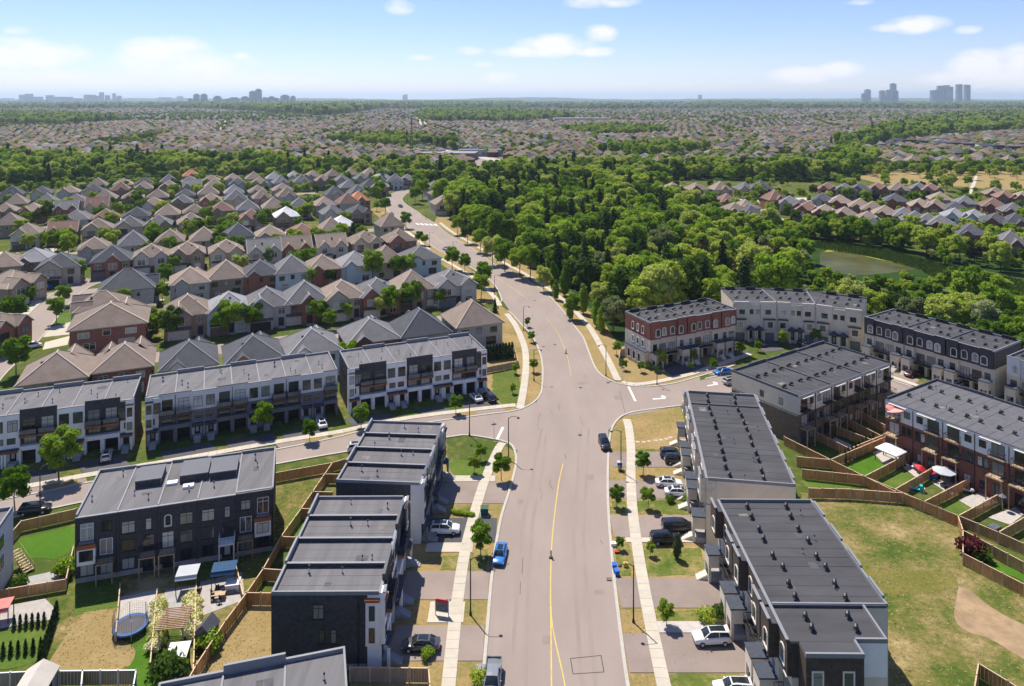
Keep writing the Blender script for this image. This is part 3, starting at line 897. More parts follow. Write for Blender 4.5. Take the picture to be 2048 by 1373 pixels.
def gooseneck_mesh():
    def mk():
        b = MB()
        b.tube([(0, 0, 0), (0, 0, .42), (.1, 0, .6), (.3, 0, .66), (.5, 0, .58), (.58, 0, .36)], [.25, .25, .26, .27, .28, .3], 8)
        b.box(-.34, .34, -.34, .34, 0, .05)
        return b.mesh("roof_vent")
    return cached("goose", mk)
GOOSE = .88

def pipe_mesh():
    def mk():
        b = MB(); b.tube([(0, 0, 0), (0, 0, .62)], [.09, .07], 7); b.cur = 1; b.tube([(0, 0, .62), (0, 0, .9)], [.11, .11], 7); b.tube([(0, 0, 0), (0, 0, .08)], [.2, .12], 7)
        return b.mesh("roof_pipe", (M_pipe, M_blackm))
    return cached("pipe", mk)

M_seamL = mat("pale_membrane_seam", (.155, .152, .158), .9, .1, 1); M_seamR = mat("dark_membrane_seam", (.05, .05, .055), .9, .1, 1)
M_roofpatch = mat("roof_patch_dark", (.085, .083, .086), .9, .2, 1); M_roofpatch2 = mat("roof_patch_dusty", (.17, .155, .14), .95, .25, 1)
# ================================================================== townhouse blocks
class Block:
    def __init__(s, name, origin, ang, L, D, h, n, label, group=None, roofm=None, capm=None):
        s.root = empty(name, (origin[0], origin[1], -0.02), ang, label, "townhouses", group)
        s.L, s.D, s.h, s.n, s.W = L, D, h, n, L / n
        s.roofm, s.capm = roofm or M_roofL, capm or M_cap
        s.r = random.Random(sum(map(ord, label)) + n)
    def box(s, name, u0, u1, v0, v1, z0, z1, m):
        if u1 < u0: u0, u1 = u1, u0
        return pbox(name, s.root, u0, u1, v0, v1, z0, z1, m)
    def side(s, u, v, face):
        return {"f": ((u, v), 0.0), "b": ((u, v), math.pi), "l": ((u, v), -math.pi / 2), "r": ((u, v), math.pi / 2)}[face]
    def win(s, u, v, z, w, h, face="f", mull=1, trans=True, sill=False, m=None, eps=0.0):
        (a, b), rz = s.side(u, v, face)
        o = put("window", window_mesh(w, h, mull, trans, .06, sill), m or M_frame, s.root, (a, b, z), rz)
        put("pane", pane_mesh(w, h), None, o, (0, -.012, 0))
        return o
    def arch(s, u, v, z, w, h, face="f"):
        (a, b), rz = s.side(u, v, face)
        o = put("window", arch_mesh(w, h), None, s.root, (a, b, z), rz)
        put("pane", archpane_mesh(w, h), None, o)
        return o
    def trimwin(s, u, v, z, w, h, face="f", mull=1):
        """window with a broad pale surround"""
        (a, b), rz = s.side(u, v, face)
        def mk():
            q = MB(); t = .15
            q.box(-w / 2 - t, w / 2 + t, -.1, 0, -t, 0); q.box(-w / 2 - t, w / 2 + t, -.1, 0, h, h + t)
            q.box(-w / 2 - t, -w / 2, -.1, 0, 0, h); q.box(w / 2, w / 2 + t, -.1, 0, 0, h)
            q.cur = 1
            for i in range(1, mull + 1):
                x = -w / 2 + w * i / (mull + 1); q.box(x - .04, x + .04, -.06, 0, 0, h)
            q.box(-w / 2, w / 2, -.055, 0, h * .7, h * .7 + .06)
            return q.mesh("window", (M_framew, M_frame))
        o = put("window", cached(("tw", round(w, 2), round(h, 2), mull), mk), None, s.root, (a, b, z), rz)
        put("pane", pane_mesh(w, h), None, o, (0, -.012, 0))
    def door(s, u, v, z, w=1.0, h=2.15, m=None, face="f"):
        (a, b), rz = s.side(u, v, face)
        d = put("door", cached(("door", w, h), lambda: _door(w, h)), m or M_dark, s.root, (a, b, z), rz)
        put("pane", pane_mesh(round(w * .5, 2), round(h * .62, 2)), None, d, (0, -.06, h * .25))
    def balcony(s, u, v, z, w, d, floor=M_treated, rail=M_blackm, posts=False, glass=False, face="f"):
        (a, b), rz = s.side(u, v, face)
        def mk():
            q = MB(); q.box(-w / 2, w / 2, -d, 0, -.16, 0.0)
            if posts:
                for x in (-w / 2 + .1, w / 2 - .1):
                    q.box(x - .08, x + .08, -d + .05, -d + .21, -z, -.16)
            return q.mesh("balcony")
        o = put("balcony", cached(("bal", round(w, 2), round(d, 2), posts, round(z, 2)), mk), floor, s.root, (a, b, z), rz)
        put("railing", rail_mesh(w - .08, d - .05), rail, o, (0, 0, 0))
        if glass:
            put("rail_glass", unit_cube(), M_railglass, o, (0, -d + .06, .52), 0, (w - .2, .02, .8))
        return o
    def roof(s, step=0.5, party=True, seams=None, vents="pipe", par=0.35, over=0.0, raise_back=True, deckpad=.0, ends=True):
        h, L, D, W = s.h, s.L, s.D, s.W
        for i in range(s.n):
            s.box("roof_deck", i * W + .02, (i + 1) * W - .02, .1, D - .1, h - par - .25, h - par + .05 + .012 * (i % 2), s.roofm)
            zb = h + (step if (raise_back and i % 2 == 1) else 0.12)
            s.box("parapet", i * W + .005, (i + 1) * W - .005, D - .28, D + over, h - par, zb, s.capm)
            if 0 < i and party and (seams is None or i in seams):
                s.box("party_wall_curb", i * W - .1, i * W + .1, .3, D - .3, h - par - .1, h - par + (.2 if seams is None else .28), s.capm if seams is None else M_capd)
            u = i * W
            for k in (1, 2):
                s.box("membrane_seam", u + W * k / 3 - .03, u + W * k / 3 + .03, .35, D - .35, h - par + .04, h - par + .076, M_seamL if s.roofm is M_roofL else M_seamR)
            pu, pv_ = u + s.r.uniform(.1, .6) * W, s.r.uniform(.1, .8) * D
            s.box("roof_patch", pu, pu + s.r.uniform(.6, 1.7), pv_, pv_ + s.r.uniform(.5, 1.6), h - par + .03, h - par + .07, s.r.choice([M_roofpatch, M_roofpatch2]))
            if vents == "pipe":
                for k in range(2):
                    put("roof_pipe", pipe_mesh(), None, s.root, (u + s.r.uniform(.2, .85) * W, s.r.uniform(.15, .85) * D, h - par + .04), 0, s.r.uniform(.8, 1.25))
            elif vents == "goose":
                for vv in (.28, .68):
                    for k in (0.28, .72):
                        put("roof_vent", gooseneck_mesh(), M_blackm, s.root, (u + (k + s.r.uniform(-.04, .04)) * W, (vv + s.r.uniform(-.02, .02)) * D, h - par + .04), s.r.uniform(-.2, .2) - .4, GOOSE)
                put("roof_pipe", pipe_mesh(), None, s.root, (u + s.r.uniform(.2, .85) * W, s.r.uniform(.15, .85) * D, h - par + .04), 0, .8)
        if ends:
            s.box("parapet", -over, .22, .28, D - .3, h - par, h + .1, s.capm)
            s.box("parapet", L - .22, L + over, .28, D - .3, h - par, h + .1, s.capm)
    def frontcap(s, u0, u1, v0, z, m=None):
        s.box("parapet_cap", u0 + .004, u1 - .004, v0 - .06, v0 + .3, z, z + .12, m or s.capm)

def _door(w, h):
    b = MB(); b.box(-w / 2, w / 2, -.06, 0, 0, h); b.box(w * .34, w * .42, -.1, -.06, h * .45, h * .5)
    return b.mesh("door")

PAL_A = dict(wall=M_stucco, box=M_black, beam=M_stucco, wood=M_wood, lower=M_black, col=M_stucco)
PAL_B = dict(wall=M_stucco2, box=M_stucco2, beam=M_slate, wood=M_darkbrown, lower=M_slate, col=M_slate)

def modern_unit(b, u0, mir, pal, end=None, tall=True):
    W, h = b.W, b.h
    eb = 2.3
    U = (lambda x: u0 + W - x) if mir else (lambda x: u0 + x)
    def B(name, a, c, *r):
        return b.box(name, min(U(a), U(c)), max(U(a), U(c)), *r)
    # entry bay
    B("facade_bay", 0.01, eb, 0, 1.6, 0, h - .36, pal["wall"])
    B("facade_parapet", 0.012, eb, .002, .24, h - .359, h - .2, pal["wall"])
    b.frontcap(min(U(.01), U(eb)), max(U(.01), U(eb)), 0, h - .2)
    b.win(U(eb * .5), 0, 6.25, 1.5, 1.95, mull=1)
    b.win(U(eb * .42), 0, 3.95, 1.25, 1.0, mull=1, trans=False)
    if pal is PAL_B and not end:
        B("cladding_band", .012, eb - .012, -.04, 0, 3.2, 5.6, M_slate)
        b.win(U(eb * .42), -.04, 3.95, 1.25, 1.0, mull=1, trans=False)
    B("canopy", .06, eb - .05, -1.15, -.002, 2.95, 3.1, M_canopy)
    B("canopy_fascia", .08, eb - .07, -1.1, -.95, 2.6, 2.95, pal["wood"])
    B("porch_column", .1, .42, -1.06, -.72, 0, 2.6, pal["col"])
    b.door(U(eb * .55), 0, .78, 1.05, 2.0)
    (a_, b_), rz = b.side(U(eb * .55), -.9, "f")
    put("steps", stair_mesh(1.2, 5, .16, .3), M_found, b.root, (a_, b_, 0), rz)
    B("porch_slab", eb * .55 - .75, eb * .55 + .75, -.9, -.003, 0, .78, M_found)
    # garage bay
    g0, g1 = eb, W
    B("garage_column", g1 - .36, g1 - .01, -.35, .8, 0, 2.55, pal["col"])
    B("garage_column", g0 + .01, g0 + .3, -.35, .8, 0, 2.55, pal["col"])
    B("beam", g0 + .004, g1 - .006, -.36, 1.0, 2.56, 3.35, pal["beam"])
    B("recess_wall", g0 + .006, g1 - .006, .7, 1.58, 2.6, 5.5, pal["lower"])
    b.win(U((g0 + g1) / 2), .7, 3.45, 1.9, 1.75, mull=2, trans=False)
    o = put("garage_door", garage_mesh(round(g1 - g0 - .6, 2), 2.35), M_dark, b.root, (U((g0 + g1) / 2), 1.55, 0.02))
    top = h + (.55 if tall else .05)
    B("upper_box", g0 + .002, g1 - .003, -.06 if tall else .02, 1.59, 5.5, h - .37, pal["box"])
    B("upper_parapet", g0 + .003, g1 - .004, -.058 if tall else .022, .22, h - .369, top, pal["box"])
    b.frontcap(min(U(g0), U(g1)), max(U(g0), U(g1)), -.06, top, M_capd)
    b.win(U((g0 + g1) / 2), -.06 if tall else .02, 5.75, 1.9, 2.55, mull=1)
    b.box("balcony_soffit", min(U(g0 + .1), U(g1 - .06)), max(U(g0 + .1), U(g1 - .06)), -.96, -.07, 5.14, 5.44, pal["wood"])
    b.balcony(U((g0 + g1) / 2), -.06, 5.62, g1 - g0 - .2, .95, M_capd, M_blackm, glass=True)
    if end:
        # end units carry a pale strip with narrow windows and a timber eyebrow
        e0, e1 = (0.0, 1.3)
        B("corner_bay", -.05, 1.3, -.5, -.001, 3.12, h - .05, pal["wall"])
        b.frontcap(min(U(-.05), U(1.3)), max(U(-.05), U(1.3)), -.5, h - .05)
        B("timber_eyebrow", -.1, 1.36, -.75, -.51, h - 1.05, h - .8, pal["wood"])
        b.win(U(.62), -.5, 6.3, .8, 1.6, mull=0)
        b.win(U(.62), -.5, 3.7, .8, 1.4, mull=0)
        B("black_bay", 1.32, eb + .55, -.35, -.001, 5.6, h - .35, pal["box"])
        b.win(U(2.05), -.35, 6.1, 1.15, 2.0, mull=1)

def modern_block(name, origin, ang, L, D, h, n, label, pal, endl=M_black, endr=M_black, first_mir=False):
    b = Block(name, origin, ang, L, D, h, n, label)
    b.box("wall", 0, L, 1.6, D, 0, h - .35, endl)
    for i in range(n):
        mir = (i % 2 == 1) ^ first_mir
        end = (i == 0 and not mir) or (i == n - 1 and mir)
        modern_unit(b, i * b.W, mir, pal, end, tall=not (pal is PAL_B))
        if i % 2 == 1:
            b.box("downpipe", i * b.W - .05, i * b.W + .05, -.1, -.01, .3, h - .4, M_blackm)
    b.roof()
    return b

A3, B3, C3 = g(697, 738, 9.5), g(972, 699, 9.5), g(676, 697.5, 9.5)
def place(A, B):
    return A, math.atan2(B[1] - A[1], B[0] - A[0]), math.hypot(B[0] - A[0], B[1] - A[1])
o, a, L = place(A3, B3)
L3 = modern_block("townhouse_row", o, a, L, 12.2, 9.5, 6, "white and black townhouse row with orange timber bands beside the cedar-hedged corner yard", PAL_A)
for z in (3.2, 6.3):
    for v in (3.5, 6.0, 9.5):
        L3.win(0, v, z, .5, .9, "l", 0, False)
o, a, L = place(g(291, 795, 9.5), g(675, 740, 9.5))
L2 = modern_block("townhouse_row", o, a, L, 12.2, 9.5, 7, "light grey and slate townhouse row between two white and black rows", PAL_B, M_stucco2)
p1, p2 = g(267, 797, 9.5), g(13, 830, 9.5)
an = math.atan2(p1[1] - p2[1], p1[0] - p2[0])
LL = 5.3 * 6
o = (p1[0] - LL * math.cos(an), p1[1] - LL * math.sin(an))
L1 = modern_block("townhouse_row", o, an, LL, 12.2, 9.5, 6, "white and black townhouse row with a silver car parked at its last garage", PAL_A)

# L4: charcoal brick row seen from its gardens
def garden_block(name, origin, ang, L, D, h, n, label):
    b = Block(name, origin, ang, L, D, h, n, label)
    W = b.W
    b.box("wall", 0, L, 0, D, 0.75, h - .35, M_black)
    b.box("foundation", .03, L - .03, .03, D - .03, 0, .75, M_found)
    for i in range(n):
        u = i * W
        pj = 0.0
        b.box("wall_pier", u + .02, u + .3, -.12, -.001, .75, h - .3, M_black)
        b.frontcap(u, u + W, -.02, h - .35 if i != n - 1 else h - .05)
        endu = i in (0, n - 1)
        if endu:
            lo = u + (.35 if i == 0 else W - 2.65)
            b.box("white_bay", lo, lo + 2.3, -.6, -.001, 2.75, 4.95, M_stucco)
            b.box("timber_band", lo - .05, lo + 2.35, -.65, -.002, 4.952, 5.5, M_wood)
            b.win(lo + 1.15, -.6, 3.35, 1.6, 1.35, mull=1, trans=False)
            b.win(lo + 1.15, 0, 6.0, 1.5, 2.2, mull=1, m=M_whitep)
            b.box("juliet_ledge", lo + .2, lo + 2.1, -.45, -.002, 5.6, 5.9, M_slate)
            b.win(lo + 1.15, 0, 1.0, 1.6, 1.5, mull=1, trans=False)
            ou = u + (W - 1.35 if i == 0 else 1.35)
            b.win(ou, 0, 6.9, 1.2, 1.25, mull=1, sill=True)
            b.win(ou, 0, 3.6, 1.5, 2.1, mull=1, m=M_whitep, trans=False)
            b.balcony(ou, 0, 3.0, 2.2, 1.5, M_treated, M_blackm, posts=True)
            b.win(ou, 0, .9, 1.4, 1.6, mull=1, trans=False)
        else:
            f = i in (1, 3)
            wu, nu = (u + 1.45, u + W - 1.2) if f else (u + W - 1.5, u + 1.35)
            b.win(wu, 0, 6.1, 1.6, 1.55, mull=1, sill=True)
            if i == 2:
                b.arch(nu, 0, 6.3, .7, 1.5)
            else:
                b.win(nu, 0, 6.15, .65, 1.5, mull=0, sill=True)
            b.win(wu, 0, 3.5, 1.6, 1.55, mull=1, sill=True)
            b.win(nu, 0, 3.1, 1.45, 2.2, mull=1, m=M_frame)
            b.balcony(nu, 0, 2.95, 2.2, 1.6, M_treated if i != 3 else M_whitep, M_blackm if i != 3 else M_whitep, posts=True)
            b.win(wu, 0, 1.0, 1.5, 1.4, mull=1, trans=False)
            b.door(nu, 0, .15, 1.5, 2.0)
        b.box("downpipe", u + W - .12, u + W - .02, -.1, -.01, .5, h - .5, M_blackm)
    b.roof(step=.0)
    for (u0, u1, v0, v1) in ((6.4, 10.0, 6.2, 10.6), (12.6, 16.6, 6.0, 10.8), (16.9, 20.8, 5.6, 10.4)):
        b.box("roof_terrace_housing", u0, u1, v0, v1, h - .34, h + .75, M_roofL)
        b.box("painted_shade_front", u0 + .12, u1 - .12, v0 - .03, v0 - .002, h - .28, h + .6, M_black)  # dark panel: shade on the housing's front, put in as colour
        b.box("housing_cap", u0 - .06, u1 + .06, v0 - .08, v1 + .06, h + .752, h + .8, M_capd)
    for (u, v) in ((10.8, 5.6), (13.3, 3.9)):
        b.box("skylight", u, u + 1.5, v, v + 1.0, h - .35, h + .02, M_whitep)
    return b
o, a, L = place(g(150, 1033, 9.5), g(547, 975, 9.5))
L4 = garden_block("townhouse_row", o, a, L, 13.2, 9.5, 5, "charcoal brick townhouse row backing onto gardens with trampoline and pergola")

# L5, L6: rows along the main road, fronts turned to it
def road_row(name, origin, ang, L, D, n, label, pal):
    b = modern_block(name, origin, ang, L, D, 9.3, n, label, pal, M_black)
    b.box("foundation", -.02, .3, 1.7, D - .1, 0, .8, M_found)
    for i in range(1, n):
        b.box("raised_party_wall", i * b.W - .14, i * b.W + .14, .26, D - .2, 8.9, 9.5, M_black)
        b.box("party_wall_cap", i * b.W - .18, i * b.W + .18, .25, D - .19, 9.5, 9.55, M_cap)
    return b
L5 = road_row("townhouse_row", (-15.6, 86.2), math.radians(90.4), 20.8, 13.0, 4, "charcoal brick townhouse row with a blank end wall beside the realtor sign", PAL_A)
L5.win(0, 7.4, 6.2, 1.15, 1.6, "l", 1, True, True)
L5.win(0, 7.0, 3.3, .55, 1.5, "l", 0, True, True)
L5.win(0, 5.6, 3.3, .55, 1.5, "l", 0, True, True)
L5.box("corner_bay", -.35, .0, .25, 1.75, 3.1, 8.6, M_stucco)
L5.box("timber_eyebrow", -.45, .0, .1, 1.9, 8.3, 8.62, M_wood)
for z in (3.6, 6.2):
    L5.win(-.35, 1.0, z, .55, 1.6, "l", 0, False)
L5.box("downpipe", -.1, -.01, 2.6, 2.72, .3, 8.8, M_blackm)
L6 = road_row("townhouse_row", (-13.9, 110.6), math.radians(86), 20.6, 13.2, 4, "charcoal and grey townhouse row backing onto the side street corner lawn", PAL_B)

# L7: roofs of the next garden row, L8: grey stucco row past the turf lawn
o7 = g(318, 1367, 9.5); q7 = g(690, 1294, 9.5)
an7 = math.atan2(q7[1] - o7[1], q7[0] - o7[0])
L7len = math.hypot(q7[0] - o7[0], q7[1] - o7[1])
b7 = Block("townhouse_row", (o7[0] + 12 * math.sin(an7), o7[1] - 12 * math.cos(an7)), an7, L7len, 12, 9.5, 3, "townhouse row of which only the stepped grey roof shows, beyond the shed")
b7.box("wall", 0, L7len, 0, 12, 0, 9.1, M_black)
b7.roof(step=.7)
for i in range(3):
    b7.win(i * b7.W + 1.5, 12, 6.2, 1.5, 1.5, "b", 1); b7.win(i * b7.W + 3.8, 12, 3.4, 1.5, 1.5, "b", 1)
x8, y8 = g(26, 1013, 9.5)
b8 = Block("townhouse_row", (x8 - 1.9, y8 - 12.1), math.radians(17), 5.4, 11, 9.5, 1, "grey stucco townhouse beside the turf lawn with wooden garden stairs")
b8.box("wall", 0, 5.4, 0, 11, 0, 9.1, M_stucco2)
b8.roof()
for v in (3, 6.5):
    for z in (3.4, 6.2):
        b8.win(5.4, v, z, 1.3, 1.5, "r", 1)

# ------------------------------------------------------------------ arched-porch rows on the east side
def arched_unit(b, u0, mir, top, low, mid, proj=0.55, garage=True, steps=True):
    W, h = b.W, b.h
    U = (lambda x: u0 + W - x) if mir else (lambda x: u0 + x)
    def B(name, a, c, *r):
        return b.box(name, min(U(a), U(c)), max(U(a), U(c)), *r)
    t0 = h * .62
    # top storey
    B("upper_storey", .004, W - .004, -.02, 1.6, t0, h - .38, top)
    B("upper_parapet", .005, W - .005, -.018, .26, h - .379, h - .12, top)
    B("upper_projection", .2, W * .52, -proj, -.021, t0 + .02, h - .2, top)
    B("projection_parapet", .2, W * .52, -proj + .001, -proj + .25, h - .199, h + .25, top)
    B("projection_roof", .21, W * .52 - .01, -proj + .26, .3, h - .199, h - .19, b.roofm)
    b.frontcap(min(U(.2), U(W * .52)), max(U(.2), U(W * .52)), -proj - .08, h + .25)
    b.frontcap(u0, u0 + W, -.1, h - .12)
    b.arch(U(W * .36), -proj, t0 + .75, 1.15, 1.9)
    b.arch(U(W * .77), -.02, t0 + .75, 1.1, 1.9)
    B("string_course", .01, W - .01, -.12, -.022, t0 - .16, t0 - .01, M_trim)
    # middle and ground storey
    B("lower_wall", .006, W * .5, .0, 1.59, 0, t0 - .17, low)
    B("mid_wall", W * .5, W - .006, .5, 1.59, 2.75, t0 - .17, mid)
    b.trimwin(U(W * .26), 0, h * .36, 1.35, 1.7)
    b.win(U(W * .75), .5, h * .29, 1.9, 2.1, mull=2)
    b.balcony(U(W * .75), .5, h * .27, W * .46, 1.1, M_blackm, M_blackm)
    # porch with arched opening
    B("porch_wall", .35, W * .5 - .12, -2.0, -1.7, 2.15, 3.9, low)
    B("porch_pier", .35, .7, -2.0, -1.66, 0, 2.15, low)
    B("porch_pier", W * .5 - .47, W * .5 - .12, -2.0, -1.66, 0, 2.15, low)
    B("porch_wall", .35, .62, -1.69, -.003, 2.15, 3.9, low)
    B("porch_wall", W * .5 - .39, W * .5 - .12, -1.69, -.003, 2.15, 3.9, low)
    B("porch_roof", .25, W * .5 - .02, -2.1, -.004, 3.9, 4.08, M_canopy)
    b.door(U(W * .25), 0, .75, 1.05, 2.2)
    B("porch_slab", .4, W * .5 - .17, -1.6, -.005, 0, .75, M_found)
    if steps:
        put("steps", stair_mesh(1.25, 5, .15, .3), M_trim, b.root, (U(W * .25), -1.98, 0), 0)
    if garage:
        put("garage_door", garage_mesh(round(W * .42, 2), 2.3), M_dark, b.root, (U(W * .75), 1.56, .02))
        B("garage_column", W - .3, W - .008, .45, 1.55, 0, 2.74, low)
        B("garage_beam", W * .5 + .01, W - .01, .42, .95, 2.3, 2.74, low)

def arched_block(name, origin, ang, L, D, h, n, label, top, low, mid, sidem, proj=.55, raise_back=True, seams=(2, 4)):
    b = Block(name, origin, ang, L, D, h, n, label, None, M_roofR, M_cap)
    b.box("wall", 0, L, 1.6, D, 0, h * .62, low)
    b.box("wall_upper", .01, L - .01, 1.6, D - .01, h * .62 + .001, h - .37, sidem)
    for i in range(n):
        arched_unit(b, i * b.W, i % 2 == 1, top, low, mid, proj)
    b.roof(step=.35, vents="goose", raise_back=False, seams=seams)
    for i in range(n):
        if raise_back:
            b.box("stair_hatch", i * b.W + 1.2, i * b.W + 4.2, D - .7, D - .3, h - .34, h + .55, M_blackm)
    return b

R5 = arched_block("townhouse_row", g(1300, 643, 11.8), math.radians(25.5), 28.4, 11.0, 11.4, 5, "red brick and pale stone townhouse row at the street corner", M_red, M_beigestone, M_beigestone, M_red)
for v in (3.0, 5.2, 7.4):
    R5.arch(0, v, 8.0, .75, 1.8, "l"); R5.arch(0, v, 4.6, .75, 1.7, "l"); R5.arch(-1.2, v, .9, .95, 2.2, "l")
R5.box("corner_wing", -1.2, -.002, .6, 9.5, 0, 3.9, M_beigestone)
R5.box("corner_wing_roof", -1.3, -.003, .5, 9.6, 3.9, 4.1, M_canopy)
R7 = arched_block("townhouse_row", g(1729.6, 633, 11), math.atan2(163.8 - 189.6, 108.9 - 92.2), 30.7, 13.5, 10.8, 6, "townhouse row with black brick top storey and cream arched windows", M_black, M_beige, M_beige, M_black)
u8 = Vector((16.7, -25.8)).normalized()
R8 = arched_block("townhouse_row", (108.9 + u8.x * 2.2 + .8, 163.8 + u8.y * 2.2 + .5), math.atan2(u8.y, u8.x), 21, 13, 10.2, 4, "pale grey townhouse row with white gabled porches past the black-topped row", M_stucco2, M_beige, M_beige, M_stucco2)

# crescent of three beige blocks
fr = [g(1466, 602.5, 11), g(1553, 603.5, 11), g(1631, 608, 11), g(1726, 620.5, 11)]
def crescent_unit(b, u0, W, mir):
    h = b.h
    b.box("upper_projection", u0 + .3, u0 + W - 1.6 if not mir else u0 + W - .3, -.35, -.002, 6.6, h - .02, M_beige) if not mir else b.box("upper_projection", u0 + 1.6, u0 + W - .3, -.35, -.002, 6.6, h - .02, M_beige)
    U = (lambda x: u0 + W - x) if mir else (lambda x: u0 + x)
    b.trimwin(U(W * .4), -.35, 7.4, 1.6, 1.4); b.trimwin(U(W * .85), 0, 7.4, 1.1, 1.4)
    b.box("cornice", u0 + .01, u0 + W - .01, -.42, -.003, h - .8, h - .66, M_trim)
    b.box("white_bay", min(U(.5), U(W * .58)), max(U(.5), U(W * .58)), -.5, -.004, 3.2, 5.9, M_beigestone)
    b.box("bay_roof", min(U(.4), U(W * .6)), max(U(.4), U(W * .6)), -.7, -.005, 5.9, 6.15, M_canopy)
    b.trimwin(U(W * .32), -.5, 3.8, 1.5, 1.6)
    put("garage_door", garage_mesh(2.5, 2.25), M_slate, b.root, (U(W * .32), -.006, .03))
    b.box("porch_column", min(U(W * .62), U(W * .68)), max(U(W * .62), U(W * .68)), -1.5, -1.2, 0, 3.3, M_beige)
    b.box("porch_column", min(U(W * .93), U(W * .99)), max(U(W * .93), U(W * .99)), -1.5, -1.2, 0, 3.3, M_beige)
    def gable():
        q = MB()
        w = W * .42
        q.quad((-w / 2, -1.7, 3.3), (w / 2, -1.7, 3.3), (0, -1.7, 4.3)); q.quad((-w / 2, 0, 3.3), (w / 2, 0, 3.3), (0, 0, 4.3))
        q.quad((-w / 2, -1.7, 3.3), (0, -1.7, 4.3), (0, 0, 4.3), (-w / 2, 0, 3.3)); q.quad((w / 2, -1.7, 3.3), (0, -1.7, 4.3), (0, 0, 4.3), (w / 2, 0, 3.3))
        q.quad((-w / 2, -1.7, 3.3), (w / 2, -1.7, 3.3), (w / 2, 0, 3.3), (-w / 2, 0, 3.3))
        return q.mesh("porch_gable")
    put("porch_gable", cached(("pg", round(W, 1)), gable), M_canopy, b.root, (U(W * .8), 0, 0))
    b.door(U(W * .8), 0, .6, 1.1, 2.2)
    put("steps", stair_mesh(1.3, 4, .15, .3), M_trim, b.root, (U(W * .8), 0, 0))
for i, lab in enumerate(("beige crescent townhouse block adjoining the red brick row", "beige crescent townhouse block between its two twin blocks", "beige crescent townhouse block adjoining the black-topped row")):
    o, a, L = place(fr[i], fr[i + 1])
    b = Block("townhouse_row", o, a, L, 14.0, 11.0 + (.06 if i == 1 else 0), 2, lab, None, M_roofR, M_cap)
    b.box("wall", .01, L - .01, 0, 14.0, 0, b.h - .36, M_beige)
    for k in range(2):
        crescent_unit(b, k * b.W, b.W, k == 1)
    b.roof(step=.2, vents="goose", raise_back=False, seams=(), ends=False)
    b.frontcap(0, L, -.05, b.h - .36)
    if i < 2:   # wedge where the curve turns
        o2, a2_, _ = place(fr[i + 1], fr[i + 2])
        F = Vector((L, 0))
        da = a2_ - a
        q = (L - 14 * math.sin(da), 14 * math.cos(da))
        wq = MB(); hh = b.h - .3
        P_ = [(L - .02, 0.05), (L - .02, 13.98), (q[0] + .02, q[1])]
        wq.quad(*[(p[0], p[1], hh) for p in P_]); wq.cur = 1
        wq.quad((*P_[1], 0), (*P_[2], 0), (*P_[2], hh + .35), (*P_[1], hh + .35))
        put("turn_wedge", wq.mesh("turn_wedge", (M_roofR, M_beige)), None, b.root)
        b.box("party_wall_curb", L - .14, L + .1, .1, 13.9, hh, hh + .3, M_cap)
    for k in range(2):
        b.box("stair_hatch", k * b.W + 1.2, k * b.W + 4.0, 13.2, 13.6, b.h - .34, b.h + .65, M_blackm)

# R1, R2: rows along the main road, fronts turned to it
R1 = arched_block("townhouse_row", (29.6, 104.2), math.radians(-90.6), 21.6, 13.4, 10.4, 4, "brown brick townhouse row with black roof vents beside the rough field", M_darkbrown, M_beige, M_beige, M_beige, 1.1, False, ())
for i in range(4):
    R1.box("rear_parapet", i * R1.W + 1.0, i * R1.W + 4.4, 13.2, 13.5, 9.9, 10.8, M_cap)
# narrower end unit with its own roof, set back behind the last corner
arched_unit(R1, 21.6, False, M_darkbrown, M_beige, M_beige, 1.1)
R1.box("wall", 21.61, 27.0, 1.6, 10.6, 0, 6.44, M_beige); R1.box("wall_upper", 21.62, 26.99, 1.6, 10.59, 6.441, 10.03, M_stucco)
R1.box("wall", 27.0, 29.0, 1.2, 7.2, 0, 10.0, M_darkbrown)
R1.box("roof_deck", 21.62, 26.9, .1, 10.5, 10.04, 10.11, M_roofR); R1.box("roof_deck", 26.91, 28.8, 1.3, 7.1, 10.01, 10.1, M_roofR)
R1.box("parapet", 27.0, 29.05, 7.0, 7.25, 10.001, 10.45, M_cap); R1.box("parapet", 28.8, 29.05, 1.15, 6.99, 10.001, 10.45, M_cap); R1.box("parapet", 26.75, 27.0, 7.26, 10.4, 10.04, 10.5, M_cap); R1.box("parapet", 21.7, 27.0, 10.41, 10.65, 10.04, 10.5, M_cap)
R1.box("parapet", 21.45, 21.75, .3, 13.1, 10.1, 10.42, M_capd)
for v in (2.4, 5.6):
    R1.trimwin(29.0, v, 6.6, .95, 1.9, "r", 0); R1.trimwin(29.0, v, 3.2, .95, 1.9, "r", 0)
for k in range(2):
    put("roof_vent", gooseneck_mesh(), M_blackm, R1.root, (23.2 + k * 1.8, 3.4, 10.1), -.4, GOOSE); put("roof_vent", gooseneck_mesh(), M_blackm, R1.root, (23.0 + k * 2.0, 8.2, 10.1), -.4, GOOSE)
a2 = math.radians(-81 - 180 + 180)
R2 = arched_block("townhouse_row", (34.6, 143.4), math.atan2(110.4 - 143.4, 29.6 - 34.6), 33.4, 13.0, 10.2, 6, "beige townhouse row with black roof vents between corner lawn and brown brick row", M_beigestone, M_beige, M_beige, M_beige, .9, False, (1,))
for i in range(6):
    R2.box("rear_parapet", i * R2.W + 1.2, i * R2.W + 4.3, 12.85, 13.1, 9.8, 10.6, M_cap)

